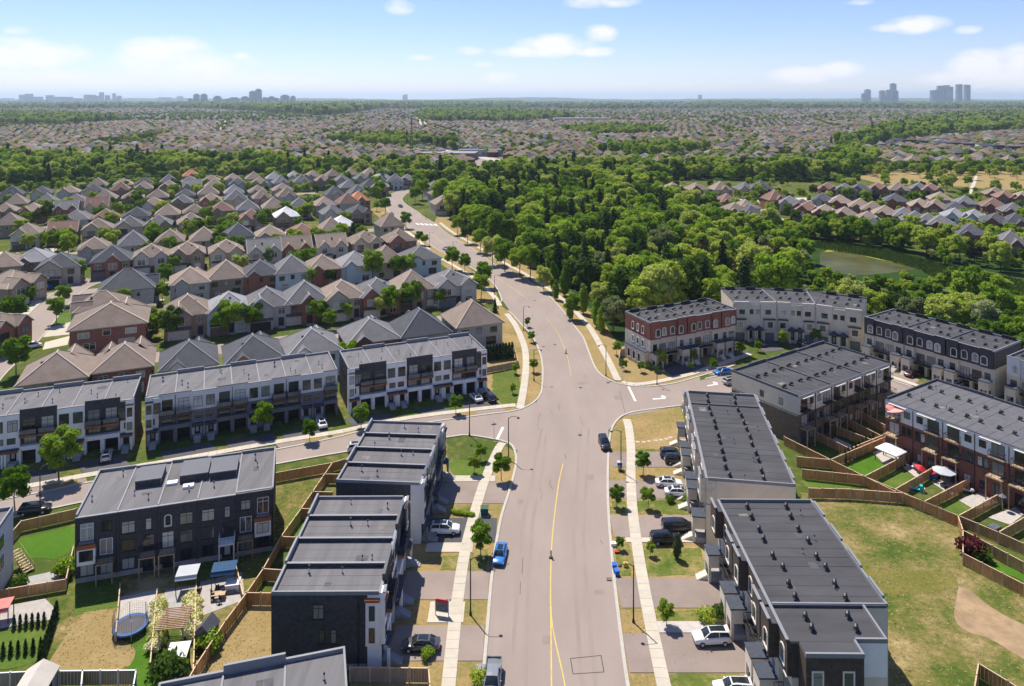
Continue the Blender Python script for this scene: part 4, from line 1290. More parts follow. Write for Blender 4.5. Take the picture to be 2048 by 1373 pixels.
# R3, R4: balcony backs
def balcony_unit(b, u0, mir, top, low, third):
    W, h = b.W, b.h
    U = (lambda x: u0 + W - x) if mir else (lambda x: u0 + x)
    b.win(U(1.75), 0, h - 3.1, 1.9, 2.1, mull=1, trans=False)
    b.balcony(U(1.75), 0, h - 3.15, 2.5, 1.0, M_treated if third else M_blackm, M_blackm)
    b.win(U(4.2), 0, h - 2.4, 1.0, 1.1, mull=1, trans=False)
    b.win(U(1.75), 0, h - 6.2, 1.8, 2.1, mull=1, trans=False)
    b.balcony(U(1.75), 0, h - 6.25, 2.6, 1.7, M_treated, M_blackm, posts=True)
    b.win(U(3.6), 0, h - 5.7, .7, 1.5, mull=0, sill=True)
    b.win(U(4.6), 0, h - 5.7, .7, 1.5, mull=0, sill=True)
    b.win(U(1.75), 0, .4, 1.8, 2.1, mull=1, trans=False)
    b.win(U(4.1), 0, 1.0, 1.0, 1.2, mull=1, trans=False, sill=True)
    b.box("roof_lip", u0 + .8, u0 + W - 1.2, -.55, -.002, h - .72, h - .6, M_trim)
    b.box("downpipe", u0 + W - .12, u0 + W - .02, -.12, -.01, .3, h - .6, M_blackm)

def balcony_block(name, origin, ang, L, D, h, n, label, top, low, split, third):
    b = Block(name, origin, ang, L, D, h, n, label, None, M_roofR if third is False else mat("grey_roof_sheet", (0.11, 0.11, 0.118), 0.9, 0.12, 0.6, detail=8), M_capd)
    b.box("wall", 0, L, 0, D, 0, h * split, low)
    b.box("wall_upper", .0, L, .0, D, h * split + .001, h - .35, top)
    for i in range(n):
        balcony_unit(b, i * b.W, i % 2 == 1, top, low, third)
    b.roof(step=.3, vents="goose", party=not third, seams=(2, 4))
    b.frontcap(0, L, -.05, h - .36)
    return b
P3 = g(1597, 792, 10)
R3 = balcony_block("townhouse_row", P3, math.radians(33.5), 32.8, 16.2, 10, 6, "brown brick and beige townhouse row with rear balconies over narrow fenced yards", M_beige, M_brownbrick, .62, False)
for v in (4, 8.5):
    R3.win(0, v, 7.0, .8, 1.2, "l", 1, False)
R3.box("string_course", -.06, -.002, .2, 16, 5.9, 6.05, M_trim)
R4 = balcony_block("townhouse_row", g(1771, 796, 10.4), math.atan2(122.3 - 139.4, 82.4 - 71.8), 43, 18, 10.4, 8, "red brick and white townhouse row with rear balconies and pink parasols", M_whitep, M_red, .66, True)
# ================================================================== detached houses
H_EAVE = 5.9

def hip(b, x0, x1, y0, y1, z, rise, ov=.45, lo=None):
    """hip roof; returns ridge end points. material 0 shingles, 1 pale ridge caps"""
    x0, x1, y0, y1 = x0 - ov, x1 + ov, y0 - ov, y1 + ov
    w, d = x1 - x0, y1 - y0
    if w >= d:
        r0, r1 = (x0 + d / 2, (y0 + y1) / 2, z + rise), (x1 - d / 2, (y0 + y1) / 2, z + rise)
    else:
        r0, r1 = ((x0 + x1) / 2, y0 + w / 2, z + rise), ((x0 + x1) / 2, y1 - w / 2, z + rise)
    c = [(x0, y0, z), (x1, y0, z), (x1, y1, z), (x0, y1, z)]
    b.cur = 0
    if w >= d:
        b.quad(c[0], c[1], r1, r0); b.quad(c[1], c[2], r1); b.quad(c[2], c[3], r0, r1); b.quad(c[3], c[0], r0)
        hips = [(c[0], r0), (c[3], r0), (c[1], r1), (c[2], r1), (r0, r1)]
    else:
        b.quad(c[0], c[1], r0); b.quad(c[1], c[2], r1, r0); b.quad(c[2], c[3], r1); b.quad(c[3], c[0], r0, r1)
        hips = [(c[0], r0), (c[1], r0), (c[2], r1), (c[3], r1), (r0, r1)]
    b.cur = 1
    for p, q in hips:
        if (Vector(p) - Vector(q)).length > .2:
            b.bar(p, q, .28, .10)
    # fascia and soffit
    for i in range(4):
        p, q = c[i], c[(i + 1) % 4]
        b.quad(p, q, (q[0], q[1], q[2] - .22), (p[0], p[1], p[2] - .22))
    b.quad(*[(p[0], p[1], z - .22) for p in c])
    b.cur = 0
    return r0, r1

def gable(b, xc, w, yf, yb, z, rise, ov=.3):
    """front-facing gable running back from yf to yb"""
    a, c = (xc - w / 2 - ov, yf - ov, z), (xc + w / 2 + ov, yf - ov, z)
    p = (xc, yf - ov, z + rise)
    pb = (xc, yb, z + rise)
    b.cur = 0
    b.quad(a, p, pb, (xc - w / 2 - ov, yb, z)); b.quad(c, p, pb, (xc + w / 2 + ov, yb, z))
    b.cur = 1
    b.bar(a, p, .16, .22); b.bar(c, p, .16, .22); b.bar(p, pb, .2, .08)
    b.cur = 0

def gable_wall(b, xc, w, yf, z, rise):
    b.quad((xc - w / 2, yf, z), (xc + w / 2, yf, z), (xc, yf, z + rise * .94))

def house_type(t):
    """returns wall mesh, roof mesh, list of openings, width, depth"""
    r = MB(); w = MB()
    ops = []   # (kind, x, y, z, width, height, rz)
    Wd, D = 10.6, 12.4
    x0, x1 = -Wd / 2, Wd / 2
    z = H_EAVE
    BK = math.pi
    def std(back=True, extra=None):
        if back:
            for x in (-3.2, .2, 3.4):
                ops.append(("w", x, D, 3.7 if x != .2 else 3.9, 1.5 if x != .2 else 1.0, 1.3, BK))
            ops.append(("w", -2.6, D, .7, 2.2, 1.9, BK)); ops.append(("w", 2.6, D, .9, 1.6, 1.5, BK))
        for y in (3.5, 8.5):
            ops.append(("w", x0, y, 3.8, .8, 1.2, -math.pi / 2)); ops.append(("w", x1, y, 3.8, .8, 1.2, math.pi / 2))
    w.box(x0, x1, 0, D, 0, z - .1)
    if t == 0:      # hip with one front gable over a double garage
        hip(r, x0, x1, 0, D, z, 4.1)
        w.box(-4.9, .9, -1.4, -.001, 0, z - .12); gable(r, -2.0, 5.8, -1.4, 4.5, z, 2.9); gable_wall(w, -2.0, 5.8, -1.4, z - .12, 2.9)
        ops += [("w", -2, -1.4, 3.5, 2.6, 1.9, 0), ("g", -2, -1.4, .02, 4.8, 2.3, 0), ("d", 3.0, 0, .4, 1.3, 2.3, 0), ("w", 3.1, 0, 3.6, 1.5, 1.6, 0), ("c", -2, -1.4, 2.75, 5.9, .9, 0)]
    elif t == 1:    # two gables
        hip(r, x0, x1, 0, D, z, 3.8)
        w.box(-4.9, -.4, -1.2, -.001, 0, z - .12); gable(r, -2.65, 4.5, -1.2, 4.5, z, 2.6); gable_wall(w, -2.65, 4.5, -1.2, z - .12, 2.6)
        w.box(1.2, 4.9, -.7, -.002, 0, z - .14); gable(r, 3.05, 3.7, -.7, 4.2, z, 2.2); gable_wall(w, 3.05, 3.7, -.7, z - .14, 2.2)
        ops += [("w", -2.65, -1.2, 3.5, 2.2, 1.9, 0), ("w", 3.05, -.7, 3.5, 1.9, 1.9, 0), ("g", -2.5, -1.2, .02, 4.3, 2.3, 0), ("d", .5, 0, .4, 1.2, 2.3, 0), ("w", 3.05, -.7, .9, 1.7, 1.6, 0), ("c", -2.5, -1.2, 2.75, 4.6, .9, 0)]
    elif t == 2:    # steep pyramid
        hip(r, x0, x1, 0, D, z, 4.8)
        w.box(-1.4, 2.4, -.9, -.001, 0, z - .12); gable(r, .5, 3.8, -.9, 3.6, z, 2.4); gable_wall(w, .5, 3.8, -.9, z - .12, 2.4)
        ops += [("w", .5, -.9, 3.4, 2.0, 2.0, 0), ("w", -3.4, 0, 3.6, 1.6, 1.6, 0), ("w", 3.9, 0, 3.6, 1.3, 1.6, 0), ("g", -3.0, -.02, .02, 4.0, 2.3, 0), ("d", .5, -.9, .4, 1.3, 2.2, 0), ("w", 3.8, 0, .9, 1.6, 1.6, 0), ("c", -3.0, 0, 2.75, 4.4, 1.0, 0)]
    elif t == 3:    # side-gabled with a pair of dormers
        ov = .4
        rz = 4.0
        p = [(x0 - .1, -ov, z - .2), (x1 + .1, -ov, z - .2), (x1 + .1, D + ov, z - .2), (x0 - .1, D + ov, z - .2)]
        q = [(x0 - .1, D / 2, z + rz), (x1 + .1, D / 2, z + rz)]
        r.quad(p[0], p[1], q[1], q[0]); r.quad(p[2], p[3], q[0], q[1])
        r.cur = 1; r.bar(q[0], q[1], .25, .1); r.bar(p[0], q[0], .2, .2); r.bar(p[1], q[1], .2, .2); r.bar(p[2], q[1], .2, .2); r.bar(p[3], q[0], .2, .2); r.cur = 0
        w.quad((x0, 0, z - .1), (x0, D, z - .1), (x0, D / 2, z + rz - .2)); w.quad((x1, 0, z - .1), (x1, D, z - .1), (x1, D / 2, z + rz - .2))
        for xc in (-2.8, 2.8):
            gable(r, xc, 3.0, -.4, 4.4, z + .2, 2.0); gable_wall(w, xc, 3.0, -.4, z + .1, 2.0); w.box(xc - 1.5, xc + 1.5, -.4, 2.0, z - .6, z + .12)
            ops.append(("w", xc, -.4, 3.7, 1.6, 1.8, 0))
        ops += [("g", -2.8, -.02, .02, 4.4, 2.3, 0), ("d", .6, 0, .4, 1.2, 2.3, 0), ("w", 3.2, 0, .9, 1.8, 1.6, 0), ("c", -2.6, 0, 2.75, 5.0, 1.0, 0)]
    else:           # plain wide hip with a low rear gable (rear elevation toward the back)
        hip(r, x0, x1, 0, D, z, 3.9)
        w.box(-4.6, .6, -.8, -.001, 0, z - .12); gable(r, -2, 5.2, -.8, 4.2, z, 2.2); gable_wall(w, -2, 5.2, -.8, z - .12, 2.2)
        ops += [("w", -2, -.8, 3.5, 2.4, 1.8, 0), ("g", -2, -.8, .02, 4.6, 2.3, 0), ("d", 2.6, 0, .4, 1.3, 2.3, 0), ("w", 3.0, 0, 3.6, 1.6, 1.6, 0), ("c", -2, -.8, 2.75, 5.2, .8, 0)]
        # small rear gable
        gx = 2.2
        a, c, pk = (gx - 1.9, D + .75, z), (gx + 1.9, D + .75, z), (gx, D + .75, z + 1.7)
        r.quad(a, pk, (gx, D - 3.5, z + 1.7), (gx - 1.9, D - 3.5, z)); r.quad(c, pk, (gx, D - 3.5, z + 1.7), (gx + 1.9, D - 3.5, z))
        r.cur = 1; r.bar(a, pk, .16, .2); r.bar(c, pk, .16, .2); r.cur = 0
        w.box(gx - 1.6, gx + 1.6, D + .001, D + .5, 0, z - .12); w.quad((gx - 1.6, D + .5, z - .12), (gx + 1.6, D + .5, z - .12), (gx, D + .5, z + 1.45))
    std()
    r.cur = 1
    rm = r.mesh("roof", (M_roofL, M_trim), fix=False)
    bm = bmesh.new(); bm.from_mesh(rm); bmesh.ops.recalc_face_normals(bm, faces=bm.faces); bm.to_mesh(rm); bm.free()
    return w.mesh("wall"), rm, ops

HOUSES = [house_type(t) for t in range(5)]
def _canopy(w, d):
    def mk():
        b = MB(); b.quad((-w / 2, -d, 0), (w / 2, -d, 0), (w / 2 - .1, 0, .55), (-w / 2 + .1, 0, .55)); b.quad((-w / 2, -d, 0), (-w / 2 + .1, 0, .55), (-w / 2, 0, 0)); b.quad((w / 2, -d, 0), (w / 2, 0, 0), (w / 2 - .1, 0, .55)); b.quad((-w / 2, -d, 0), (w / 2, -d, 0), (w / 2, 0, 0), (-w / 2, 0, 0))
        return b.mesh("porch_roof")
    return cached(("can", w, d), mk)

ROOFC = {"brown": mat("brown_shingle", (0.215, 0.168, 0.136), .9, .13, .5, detail=8, rand=.1), "grey": mat("grey_shingle", (0.142, 0.139, 0.141), .9, .13, .5, detail=8, rand=.14),
         "dark grey": mat("dark_grey_shingle", (0.08, 0.083, 0.092), .9, .13, .5, detail=8, rand=.1), "light grey": mat("light_grey_shingle", (0.25, 0.25, 0.255), .9, .1, .5, detail=8, rand=.1),
         "tan": mat("tan_shingle", (0.255, 0.20, 0.16), .9, .12, .5, detail=8, rand=.1), "russet": mat("russet_shingle", (0.20, 0.115, 0.09), .9, .12, .5, detail=8, rand=.1),
         "orange": mat("orange_roof_tile", (0.5, 0.2, 0.09), .9, .12, .5, rand=.05), "white": mat("white_metal_roof", (0.62, 0.61, 0.6), .7, .05, .5)}
WALLC = {"red brick": mat("red_house_brick", (0.26, 0.11, 0.08), .9, .2, 2, detail=6, rand=.12), "tan brick": mat("tan_brick", (0.47, 0.40, 0.31), .9, .15, 2, detail=6, rand=.12), "grey stone": mat("grey_stone_veneer", (0.40, 0.385, 0.365), .9, .16, 1.5, detail=6, rand=.12),
         "pale blue siding": mat("pale_blue_siding", (0.45, 0.52, 0.58), .8, .05, .8, rand=.06), "brown brick": mat("brown_house_brick", (0.28, 0.215, 0.165), .9, .2, 2, detail=6, rand=.12), "beige stucco": mat("beige_house_stucco", (0.42, 0.38, 0.32), .9, .08, .8, rand=.08)}
RIDGE = {"brown": mat("tan_ridge_cap", (0.42, 0.35, 0.28), .9, .08, 1), "tan": MATS["tan_ridge_cap"], "russet": MATS["tan_ridge_cap"], "orange": MATS["tan_ridge_cap"], "grey": mat("grey_ridge_cap", (0.33, 0.33, 0.335), .9, .08, 1), "dark grey": mat("slate_ridge_cap", (0.2, 0.205, 0.215), .9, .08, 1), "light grey": M_cap, "white": M_whitep}
GARC = [M_dark, M_dark, M_slate, M_trim, M_framew, M_brownbrick]
SHAPE = ["single-gabled roof", "twin-gabled roof", "pyramid roof", "dormered roof", "broad hipped roof"]
house_count = [0]
house_sites = []

def house(x, y, ang, t, roof, wall, where, detail=2, sx=1.0, sy=1.0, sz=1.0, label=None, chim=False):
    wm, rm, ops = HOUSES[t]
    lab = label or f"{wall} house with {roof} {SHAPE[t]} {where}"
    gr = None if label else f"{roof} roofed {wall} houses, shape {t + 1}, {where}"
    root = empty("house", (x, y, -0.02), ang, lab, "house", gr)
    root.scale = (sx * 1.13, sy * 1.06, sz * 1.08)
    oy = -6.2
    put("wall", wm, WALLC[wall], root, (0, oy, 0))
    put("roof", rm, (ROOFC[roof], RIDGE[roof]), root, (0, oy, 0))
    hr = random.Random(int(x * 13 + y * 7))
    gm = hr.choice(GARC)
    fm = M_framew if hr.random() < .6 else M_frame
    # only elevations that look towards the street side of the photograph matter far away
    for (k, ox, o_y, oz, w, h, rz) in ops:
        a = ang + rz - math.pi / 2          # outward normal heading
        nx, ny = math.cos(a), math.sin(a)
        facing = nx * (0 - x) + ny * (0 - y)
        if detail < 3 and facing < 0: continue
        if k == "w":
            if detail == 0 and (oz < 2): continue
            o = put("window", window_mesh(w, h, 1 if w > 1.1 else 0, True, .08), fm, root, (ox, oy + o_y, oz), rz)
            if detail >= 1: put("pane", pane_mesh(w, h), None, o, (0, -.012, 0))
        elif k == "g":
            put("garage_door", garage_mesh(w, h), gm, root, (ox, oy + o_y - .003, oz), rz)
        elif k == "d":
            d = put("door", cached(("door", w, h), lambda: _door(w, h)), M_dark, root, (ox, oy + o_y - .003, oz), rz)
            if detail >= 2:
                put("porch_step", unit_cube(), M_found, root, (ox, oy + o_y - .7, .2), rz, (1.9, 1.3, .4))
        elif k == "c" and detail >= 1:
            put("porch_roof", _canopy(w, h), ROOFC["dark grey"], root, (ox, oy + o_y - .002, oz), rz)
    if detail >= 2:
        for k in range(3):
            xx = hr.uniform(-1.5, 1.5)
            zz = 9.2 - abs(xx) * .3
        for k in range(3):
            yy = hr.uniform(.58, .7) * 12.4
            put("roof_vent", cached("hv", lambda: _hv()), M_blackm, root, (hr.uniform(-2.2, 2.2), oy + 12.4 * (.66 if k else .3), H_EAVE + 2.55), hr.uniform(-.3, .3))
    house_count[0] += 1
    house_sites.append((x, y))
    return root
def _hv():
    b = MB(); b.box(-.2, .2, -.2, .2, -.7, .28); b.box(-.27, .27, -.27, .27, .28, .36)
    return b.mesh("roof_vent")

ANG = math.radians(24)
# first two rows, read off one by one: (mark x, mark y, shape, roof, wall, faces away?, width scale)
rowA = [(115, 727, 0, "brown", "tan brick", 1, 1.08), (250, 706, 1, "brown", "red brick", 1, 1.0), (378, 702, 4, "dark grey", "grey stone", 1, 1.0), (505, 690, 4, "dark grey", "red brick", 1, 1.05),
        (622, 676, 4, "grey", "pale blue siding", 1, 1.05), (737, 655, 4, "grey", "red brick", 1, 1.1), (838, 643, 2, "dark grey", "grey stone", 1, 1.1), (943, 625, 2, "brown", "beige stucco", 1, 1.1)]
rowB = [(375, 607, 0, "brown", "brown brick", 0, 1.0), (457, 600, 1, "light grey", "pale blue siding", 0, 1.0), (533, 592, 0, "grey", "grey stone", 0, 1.05), (608, 584, 2, "grey", "red brick", 0, 1.05),
        (682, 577, 0, "tan", "tan brick", 0, 1.05), (752, 571, 1, "grey", "red brick", 0, 1.05), (822, 561, 2, "tan", "brown brick", 0, 1.05), (899, 553, 1, "grey", "grey stone", 0, 1.2)]
rowC = [(380, 549, 4, "tan", "grey stone", 1, 1.0), (452, 540, 2, "tan", "brown brick", 1, 1.0), (520, 534, 4, "dark grey", "red brick", 1, 1.0), (582, 529, 2, "grey", "pale blue siding", 1, 1.0), (643, 523, 4, "brown", "red brick", 1, 1.0),
        (708, 516, 4, "light grey", "pale blue siding", 1, 1.0), (770, 509, 2, "tan", "tan brick", 1, 1.0), (838, 504, 4, "grey", "pale blue siding", 1, 1.15)]
rowD = [(225, 508, 2, "dark grey", "red brick", 0, 1.1), (303, 500, 1, "brown", "grey stone", 0, 1.05), (375, 495, 1, "tan", "brown brick", 0, 1.05), (452, 491, 1, "brown", "tan brick", 0, 1.05), (527, 490, 3, "grey", "grey stone", 0, 1.1), (590, 484, 3, "brown", "red brick", 0, 1.05),
        (660, 480, 3, "brown", "grey stone", 0, 1.05), (728, 473, 1, "brown", "tan brick", 0, 1.05), (797, 470, 0, "brown", "red brick", 0, 1.05)]
where = {0: "backing onto the townhouses", 1: "facing the first estate street", 2: "in the second line of houses", 3: "facing the second estate street"}
for ri, row in enumerate((rowA, rowB, rowC, rowD)):
    for (mx, my, t, rf, wl_, away, sx) in row:
        x, y = g(mx, my, 8.0)
        house(x, y, ANG + (math.pi if away else 0), t, rf, wl_, where[ri], 2, sx, 1.0, 1.0)
# individual houses round the bend of the estate street
house(*g(222, 628, 8), ANG + math.pi, 0, "brown", "red brick", "", 3, 1.5, 1.15, 1.05, "large red brick house with brown roof at the estate street bend")
house(*g(205, 598, 8), ANG - math.pi / 2, 1, "brown", "grey stone", "", 2, 1.1, 1.0, 1.0, "brown roofed grey stone house tucked behind the large red brick house")
house(*g(256, 562, 8), ANG + math.pi / 2, 2, "dark grey", "grey stone", "", 2, 1.15, 1.2, 1.05, "big dark grey roofed house above the estate street bend")
house(*g(122, 520, 8), ANG, 0, "dark grey", "beige stucco", "", 2, 1.15, 1, 1, "pale stucco house with dark grey roof and blue car in its drive")
house(*g(24, 555, 8), math.radians(75), 1, "tan", "brown brick", "", 2, 1.2, 1, 1, "brown brick house with tan roof and triple garage along the estate street")
house(*g(-20, 640, 8), math.radians(80), 1, "brown", "red brick", "", 2, 1.1, 1, 1, "red brick house with brown roof behind the round street tree")
house(*g(70, 509, 8), ANG + math.pi, 4, "light grey", "brown brick", "in the third line of the estate", 2)
house(*g(12, 518, 8), ANG + math.pi, 4, "tan", "brown brick", "in the third line of the estate", 2)
# further rows, regular plots
cols = ["brown", "tan", "grey", "dark grey", "brown", "brown", "tan", "grey", "brown", "russet"]
wls = ["tan brick", "grey stone", "brown brick", "red brick", "tan brick", "grey stone", "brown brick", "tan brick", "grey stone", "pale blue siding", "beige stucco", "brown brick"]
hr_ = random.Random(21)
rowname = ["in the third line of the estate", "facing the third estate street", "in the fourth line of the estate", "facing the fourth estate street", "in the fifth line of the estate", "facing the fifth estate street", "beside the estate tree belt"]
for k, z0 in enumerate(ROWS[4:11]):
    away = (k % 2 == 0)
    x = -30.0
    step = 12.6 if k < 3 else 13.6
    lim = [-215, -235, -290, -330, -380, -330, -300][k]
    x = -34.0 + hr_.uniform(-2, 2)
    while x > lim:
        y = z0 + TAN * x
        if x < road_left_x(y) - 13 and y > 240 and not (k == 0 and x < -196) and hr_.random() > (.05 if k < 4 else .18):
            rf, wl_ = hr_.choice(cols), hr_.choice(wls)
            if wl_ == "pale blue siding": rf = hr_.choice(["light grey", "grey"])
            t = hr_.choice([0, 1, 2, 1, 0, 3] if not away else [4, 2, 4, 2])
            ux, uy = g(0, 0, 0) if False else (x + hr_.uniform(-.5, .5), y + hr_.uniform(-1.5, 1.5))
            house(ux, uy, ANG + (math.pi if away else 0) + hr_.uniform(-.05, .05), t, rf, wl_, rowname[k], 1 if k < 3 else 0, hr_.uniform(.92, 1.06), hr_.uniform(.9, 1.05), hr_.uniform(.95, 1.08))
        x -= step
for (mx, my, lab, rf, t) in ((716, 394, "house with a bright orange tiled roof near the road bend", "orange", 2), (682, 442, "house with a white metal hip roof in the estate", "white", 4), (572, 424, "house with a white gabled roof in the estate", "white", 0), (382, 347, "house with a pale orange roof by the tree belt", "orange", 2)):
    x, y = g(mx, my, 8)
    for o in [o for o in COL.objects if o.parent is None and o.name.startswith("house") and (o.location.x - x) ** 2 + (o.location.y - y) ** 2 < 100]:
        for c in list(o.children_recursive): bpy.data.objects.remove(c)
        bpy.data.objects.remove(o)
    house(x, y, ANG, t, rf, "brown brick", "", 1, 1, 1, 1, lab)
# around the far road bend
for (mx, my, t, rf, wl_, a) in ((885, 400, 0, "tan", "tan brick", 20), (878, 382, 1, "brown", "grey stone", 20), (868, 372, 2, "grey", "grey stone", 20), (915, 365, 4, "dark grey", "red brick", 195), (945, 358, 4, "dark grey", "brown brick", 195), (975, 357, 4, "dark grey", "red brick", 195), (790, 357, 2, "grey", "pale blue siding", 10), (815, 355, 4, "grey", "brown brick", 10), (760, 368, 4, "brown", "brown brick", 10)):
    house(*g(mx, my, 8), math.radians(a), t, rf, wl_, "at the far road bend", 1)
# estate to the east beyond the pond
east = [(1345, 372, 1, "tan"), (1392, 373, 0, "brown"), (1440, 373, 2, "tan"), (1488, 372, 1, "grey"), (1520, 370, 0, "dark grey"), (1420, 392, 4, "dark grey"), (1452, 396, 4, "russet"), (1490, 408, 4, "tan"), (1468, 414, 4, "brown"), (1500, 420, 4, "dark grey"), (1548, 392, 2, "russet"), (1580, 400, 1, "grey"), (1605, 408, 0, "dark grey"),
        (1655, 372, 1, "russet"), (1690, 374, 1, "grey"), (1720, 374, 0, "dark grey"), (1756, 372, 1, "russet"), (1796, 374, 2, "tan"), (1838, 372, 1, "grey"), (1862, 374, 1, "russet"),
        (1645, 394, 4, "dark grey"), (1680, 398, 4, "tan"), (1720, 406, 4, "tan"), (1745, 412, 4, "brown"), (1790, 395, 4, "dark grey"), (1840, 405, 1, "tan"), (1872, 408, 0, "brown"), (1880, 392, 4, "tan"), (1910, 412, 4, "dark grey"), (1930, 400, 4, "grey"),
        (1615, 412, 1, "russet"), (1650, 418, 1, "tan"), (1690, 424, 0, "brown"), (1735, 432, 1, "brown"), (1770, 420, 4, "tan"), (1745, 446, 4, "dark grey"), (1808, 424, 4, "grey"), (1830, 432, 4, "grey"), (1855, 436, 4, "grey"), (1880, 440, 4, "grey"), (1910, 425, 1, "light grey"), (1950, 428, 1, "light grey"), (1985, 405, 4, "russet"), (2025, 415, 4, "grey"),
        (1940, 458, 4, "dark grey"), (1990, 436, 1, "dark grey"), (2020, 478, 2, "grey"), (2030, 440, 2, "dark grey"), (2010, 388, 1, "russet"), (2046, 390, 1, "tan"), (1990, 382, 1, "brown")]
hr_ = random.Random(5)
for (mx, my, t, rf) in east:
    aw = t in (4,)
    a = -20 if mx > 1560 else 5
    house(*g(mx, my, 8), math.radians(a + (180 if aw else 0)), t, rf, "pale blue siding" if rf == "light grey" else hr_.choice(["red brick", "brown brick", "red brick", "grey stone"]), "in the estate beyond the pond", 1, hr_.uniform(.95, 1.1), 1, 1)
print("houses", house_count[0])
# ================================================================== trees
def ico(sub):
    bm = bmesh.new(); bmesh.ops.create_icosphere(bm, subdivisions=sub, radius=1.0)
    bm.verts.index_update()
    v = np.array([x.co[:] for x in bm.verts]); f = np.array([[q.index for q in p.verts] for p in bm.faces])
    bm.free()
    return v, f
ICO2, ICO1 = ico(2), ico(1)

def np_mesh(name, tris_v, tris_f, quads_v, m, smooth_core=True):
    nt = len(tris_v)
    v = np.concatenate([tris_v, quads_v.reshape(-1, 3)]) if len(quads_v) else tris_v
    nq = len(quads_v)
    me = bpy.data.meshes.new(name)
    me.vertices.add(len(v)); me.vertices.foreach_set("co", v.astype(np.float32).ravel())
    loops = np.concatenate([tris_f.ravel(), np.arange(nt, nt + nq * 4)]).astype(np.int32)
    me.loops.add(len(loops)); me.loops.foreach_set("vertex_index", loops)
    starts = np.concatenate([np.arange(len(tris_f)) * 3, len(tris_f) * 3 + np.arange(nq) * 4]).astype(np.int32)
    me.polygons.add(len(starts)); me.polygons.foreach_set("loop_start", starts)
    me.materials.append(m)
    me.update(); me.validate()
    return me

def crown(name, m, seed, lobes, leaf=(.3, .56), per=210, core=ICO2, rough=.2, core_k=.74):
    """lobes: list of (x,y,z,rx,rz)"""
    r = np.random.default_rng(seed)
    TV, TF, Q = [], [], []
    n0 = 0
    for (x, y, z, rx, rz) in lobes:
        V, Fc = core
        d = 1 + r.normal(0, rough, (len(V), 1)) * .6
        ph = r.uniform(0, 6.28, 3)
        d += .13 * (np.sin(V[:, :1] * 5 + ph[0]) + np.sin(V[:, 1:2] * 5 + ph[1]) + np.sin(V[:, 2:] * 5 + ph[2]))
        P = V * d * np.array([rx, rx, rz]) * core_k + np.array([x, y, z])
        TV.append(P); TF.append(Fc + n0); n0 += len(V)
        n = per
        u = r.normal(size=(n, 3)); u /= np.linalg.norm(u, axis=1, keepdims=True)
        u[:, 2] = np.where(u[:, 2] < -.35, -u[:, 2], u[:, 2])
        c = u * np.array([rx, rx, rz]) * r.uniform(.72, 1.2, (n, 1)) + np.array([x, y, z])
        t = np.cross(u, r.normal(size=(n, 3))); t /= np.linalg.norm(t, axis=1, keepdims=True) + 1e-9
        nn = u + r.normal(0, .75, (n, 3)); nn /= np.linalg.norm(nn, axis=1, keepdims=True)
        t = np.cross(nn, t); t /= np.linalg.norm(t, axis=1, keepdims=True) + 1e-9
        b = np.cross(nn, t)
        s = r.uniform(leaf[0], leaf[1], (n, 1))
        t, b = t * s, b * s * .75
        Q.append(np.stack([c - t * 1.1, c - b * .7 + t * .1, c + t, c + b * .7 + t * .1], axis=1))
    return np_mesh(name, np.concatenate(TV), np.concatenate(TF), np.concatenate(Q), m)

def broad_lobes(seed, R=3.5, Hc=6.0, n=13):
    r = random.Random(seed)
    L = [(0, 0, Hc, R * .62, R * .62)]
    for i in range(n):
        a = i * 2.4 + r.uniform(-.3, .3)
        t = (i + .5) / n
        z = Hc + R * .85 * (1 - 1.75 * t)
        q = R * .68 * math.sqrt(max(.1, 1 - ((z - Hc) / (R * 1.15)) ** 2))
        k = r.uniform(.28, .46) * R
        L.append((q * math.cos(a), q * math.sin(a), z + r.uniform(-.3, .3), k, k * r.uniform(.75, .95)))
    return L
def column_lobes(seed, R=1.4, H=8.5):
    r = random.Random(seed); L = []
    n = 9
    for i in range(n):
        t = i / (n - 1); k = R * (0.55 + .75 * math.sin(math.pi * (t * .8 + .12))) * (1 - .55 * t)
        L.append((r.uniform(-.25, .25), r.uniform(-.25, .25), 1.4 + t * (H - 1.9), k, k * 1.2))
    return L
def conifer(name, m, seed, H=13.0, R=2.7):
    r = np.random.default_rng(seed)
    V, Fc = ICO1
    TV, TF, Q = [], [], []
    n0 = 0
    tiers = 15
    for i in range(tiers):
        t = i / tiers
        z = 1.0 + t * (H - 1.2); rad = R * (1 - t) ** .85 + .18
        nb = int(9 - 4 * t)
        for k in range(nb):
            a = 2 * math.pi * k / nb + i * .7 + r.uniform(-.2, .2)
            ln = rad * r.uniform(.75, 1.12)
            c = np.array([math.cos(a) * ln * .55, math.sin(a) * ln * .55, z - ln * .16])
            P = V * np.array([ln * .5, .34 + ln * .12, .30]) * (1 + r.normal(0, .18, (len(V), 1)))
            P = np.stack([P[:, 0] * math.cos(a) - P[:, 1] * math.sin(a), P[:, 0] * math.sin(a) + P[:, 1] * math.cos(a), P[:, 2] - .22 * P[:, 0]], axis=1) + c
            TV.append(P); TF.append(Fc + n0); n0 += len(V)
            q = 9
            s = r.uniform(-1, 1, q) * ln * .5
            cc = c + np.stack([math.cos(a) * s, math.sin(a) * s, -.22 * s + .15], axis=1) + r.normal(0, .22, (q, 3))
            d1 = np.stack([np.full(q, math.cos(a)), np.full(q, math.sin(a)), np.full(q, -.4)], axis=1) * r.uniform(.25, .5, (q, 1))
            d2 = r.normal(0, .16, (q, 3))
            Q.append(np.stack([cc - d1, cc - d2, cc + d1, cc + d2], axis=1))
    TV.append(ICO1[0] * np.array([.22, .22, .8]) + np.array([0, 0, H - .3])); TF.append(ICO1[1] + n0)
    return np_mesh(name, np.concatenate(TV), np.concatenate(TF), np.concatenate(Q), m)

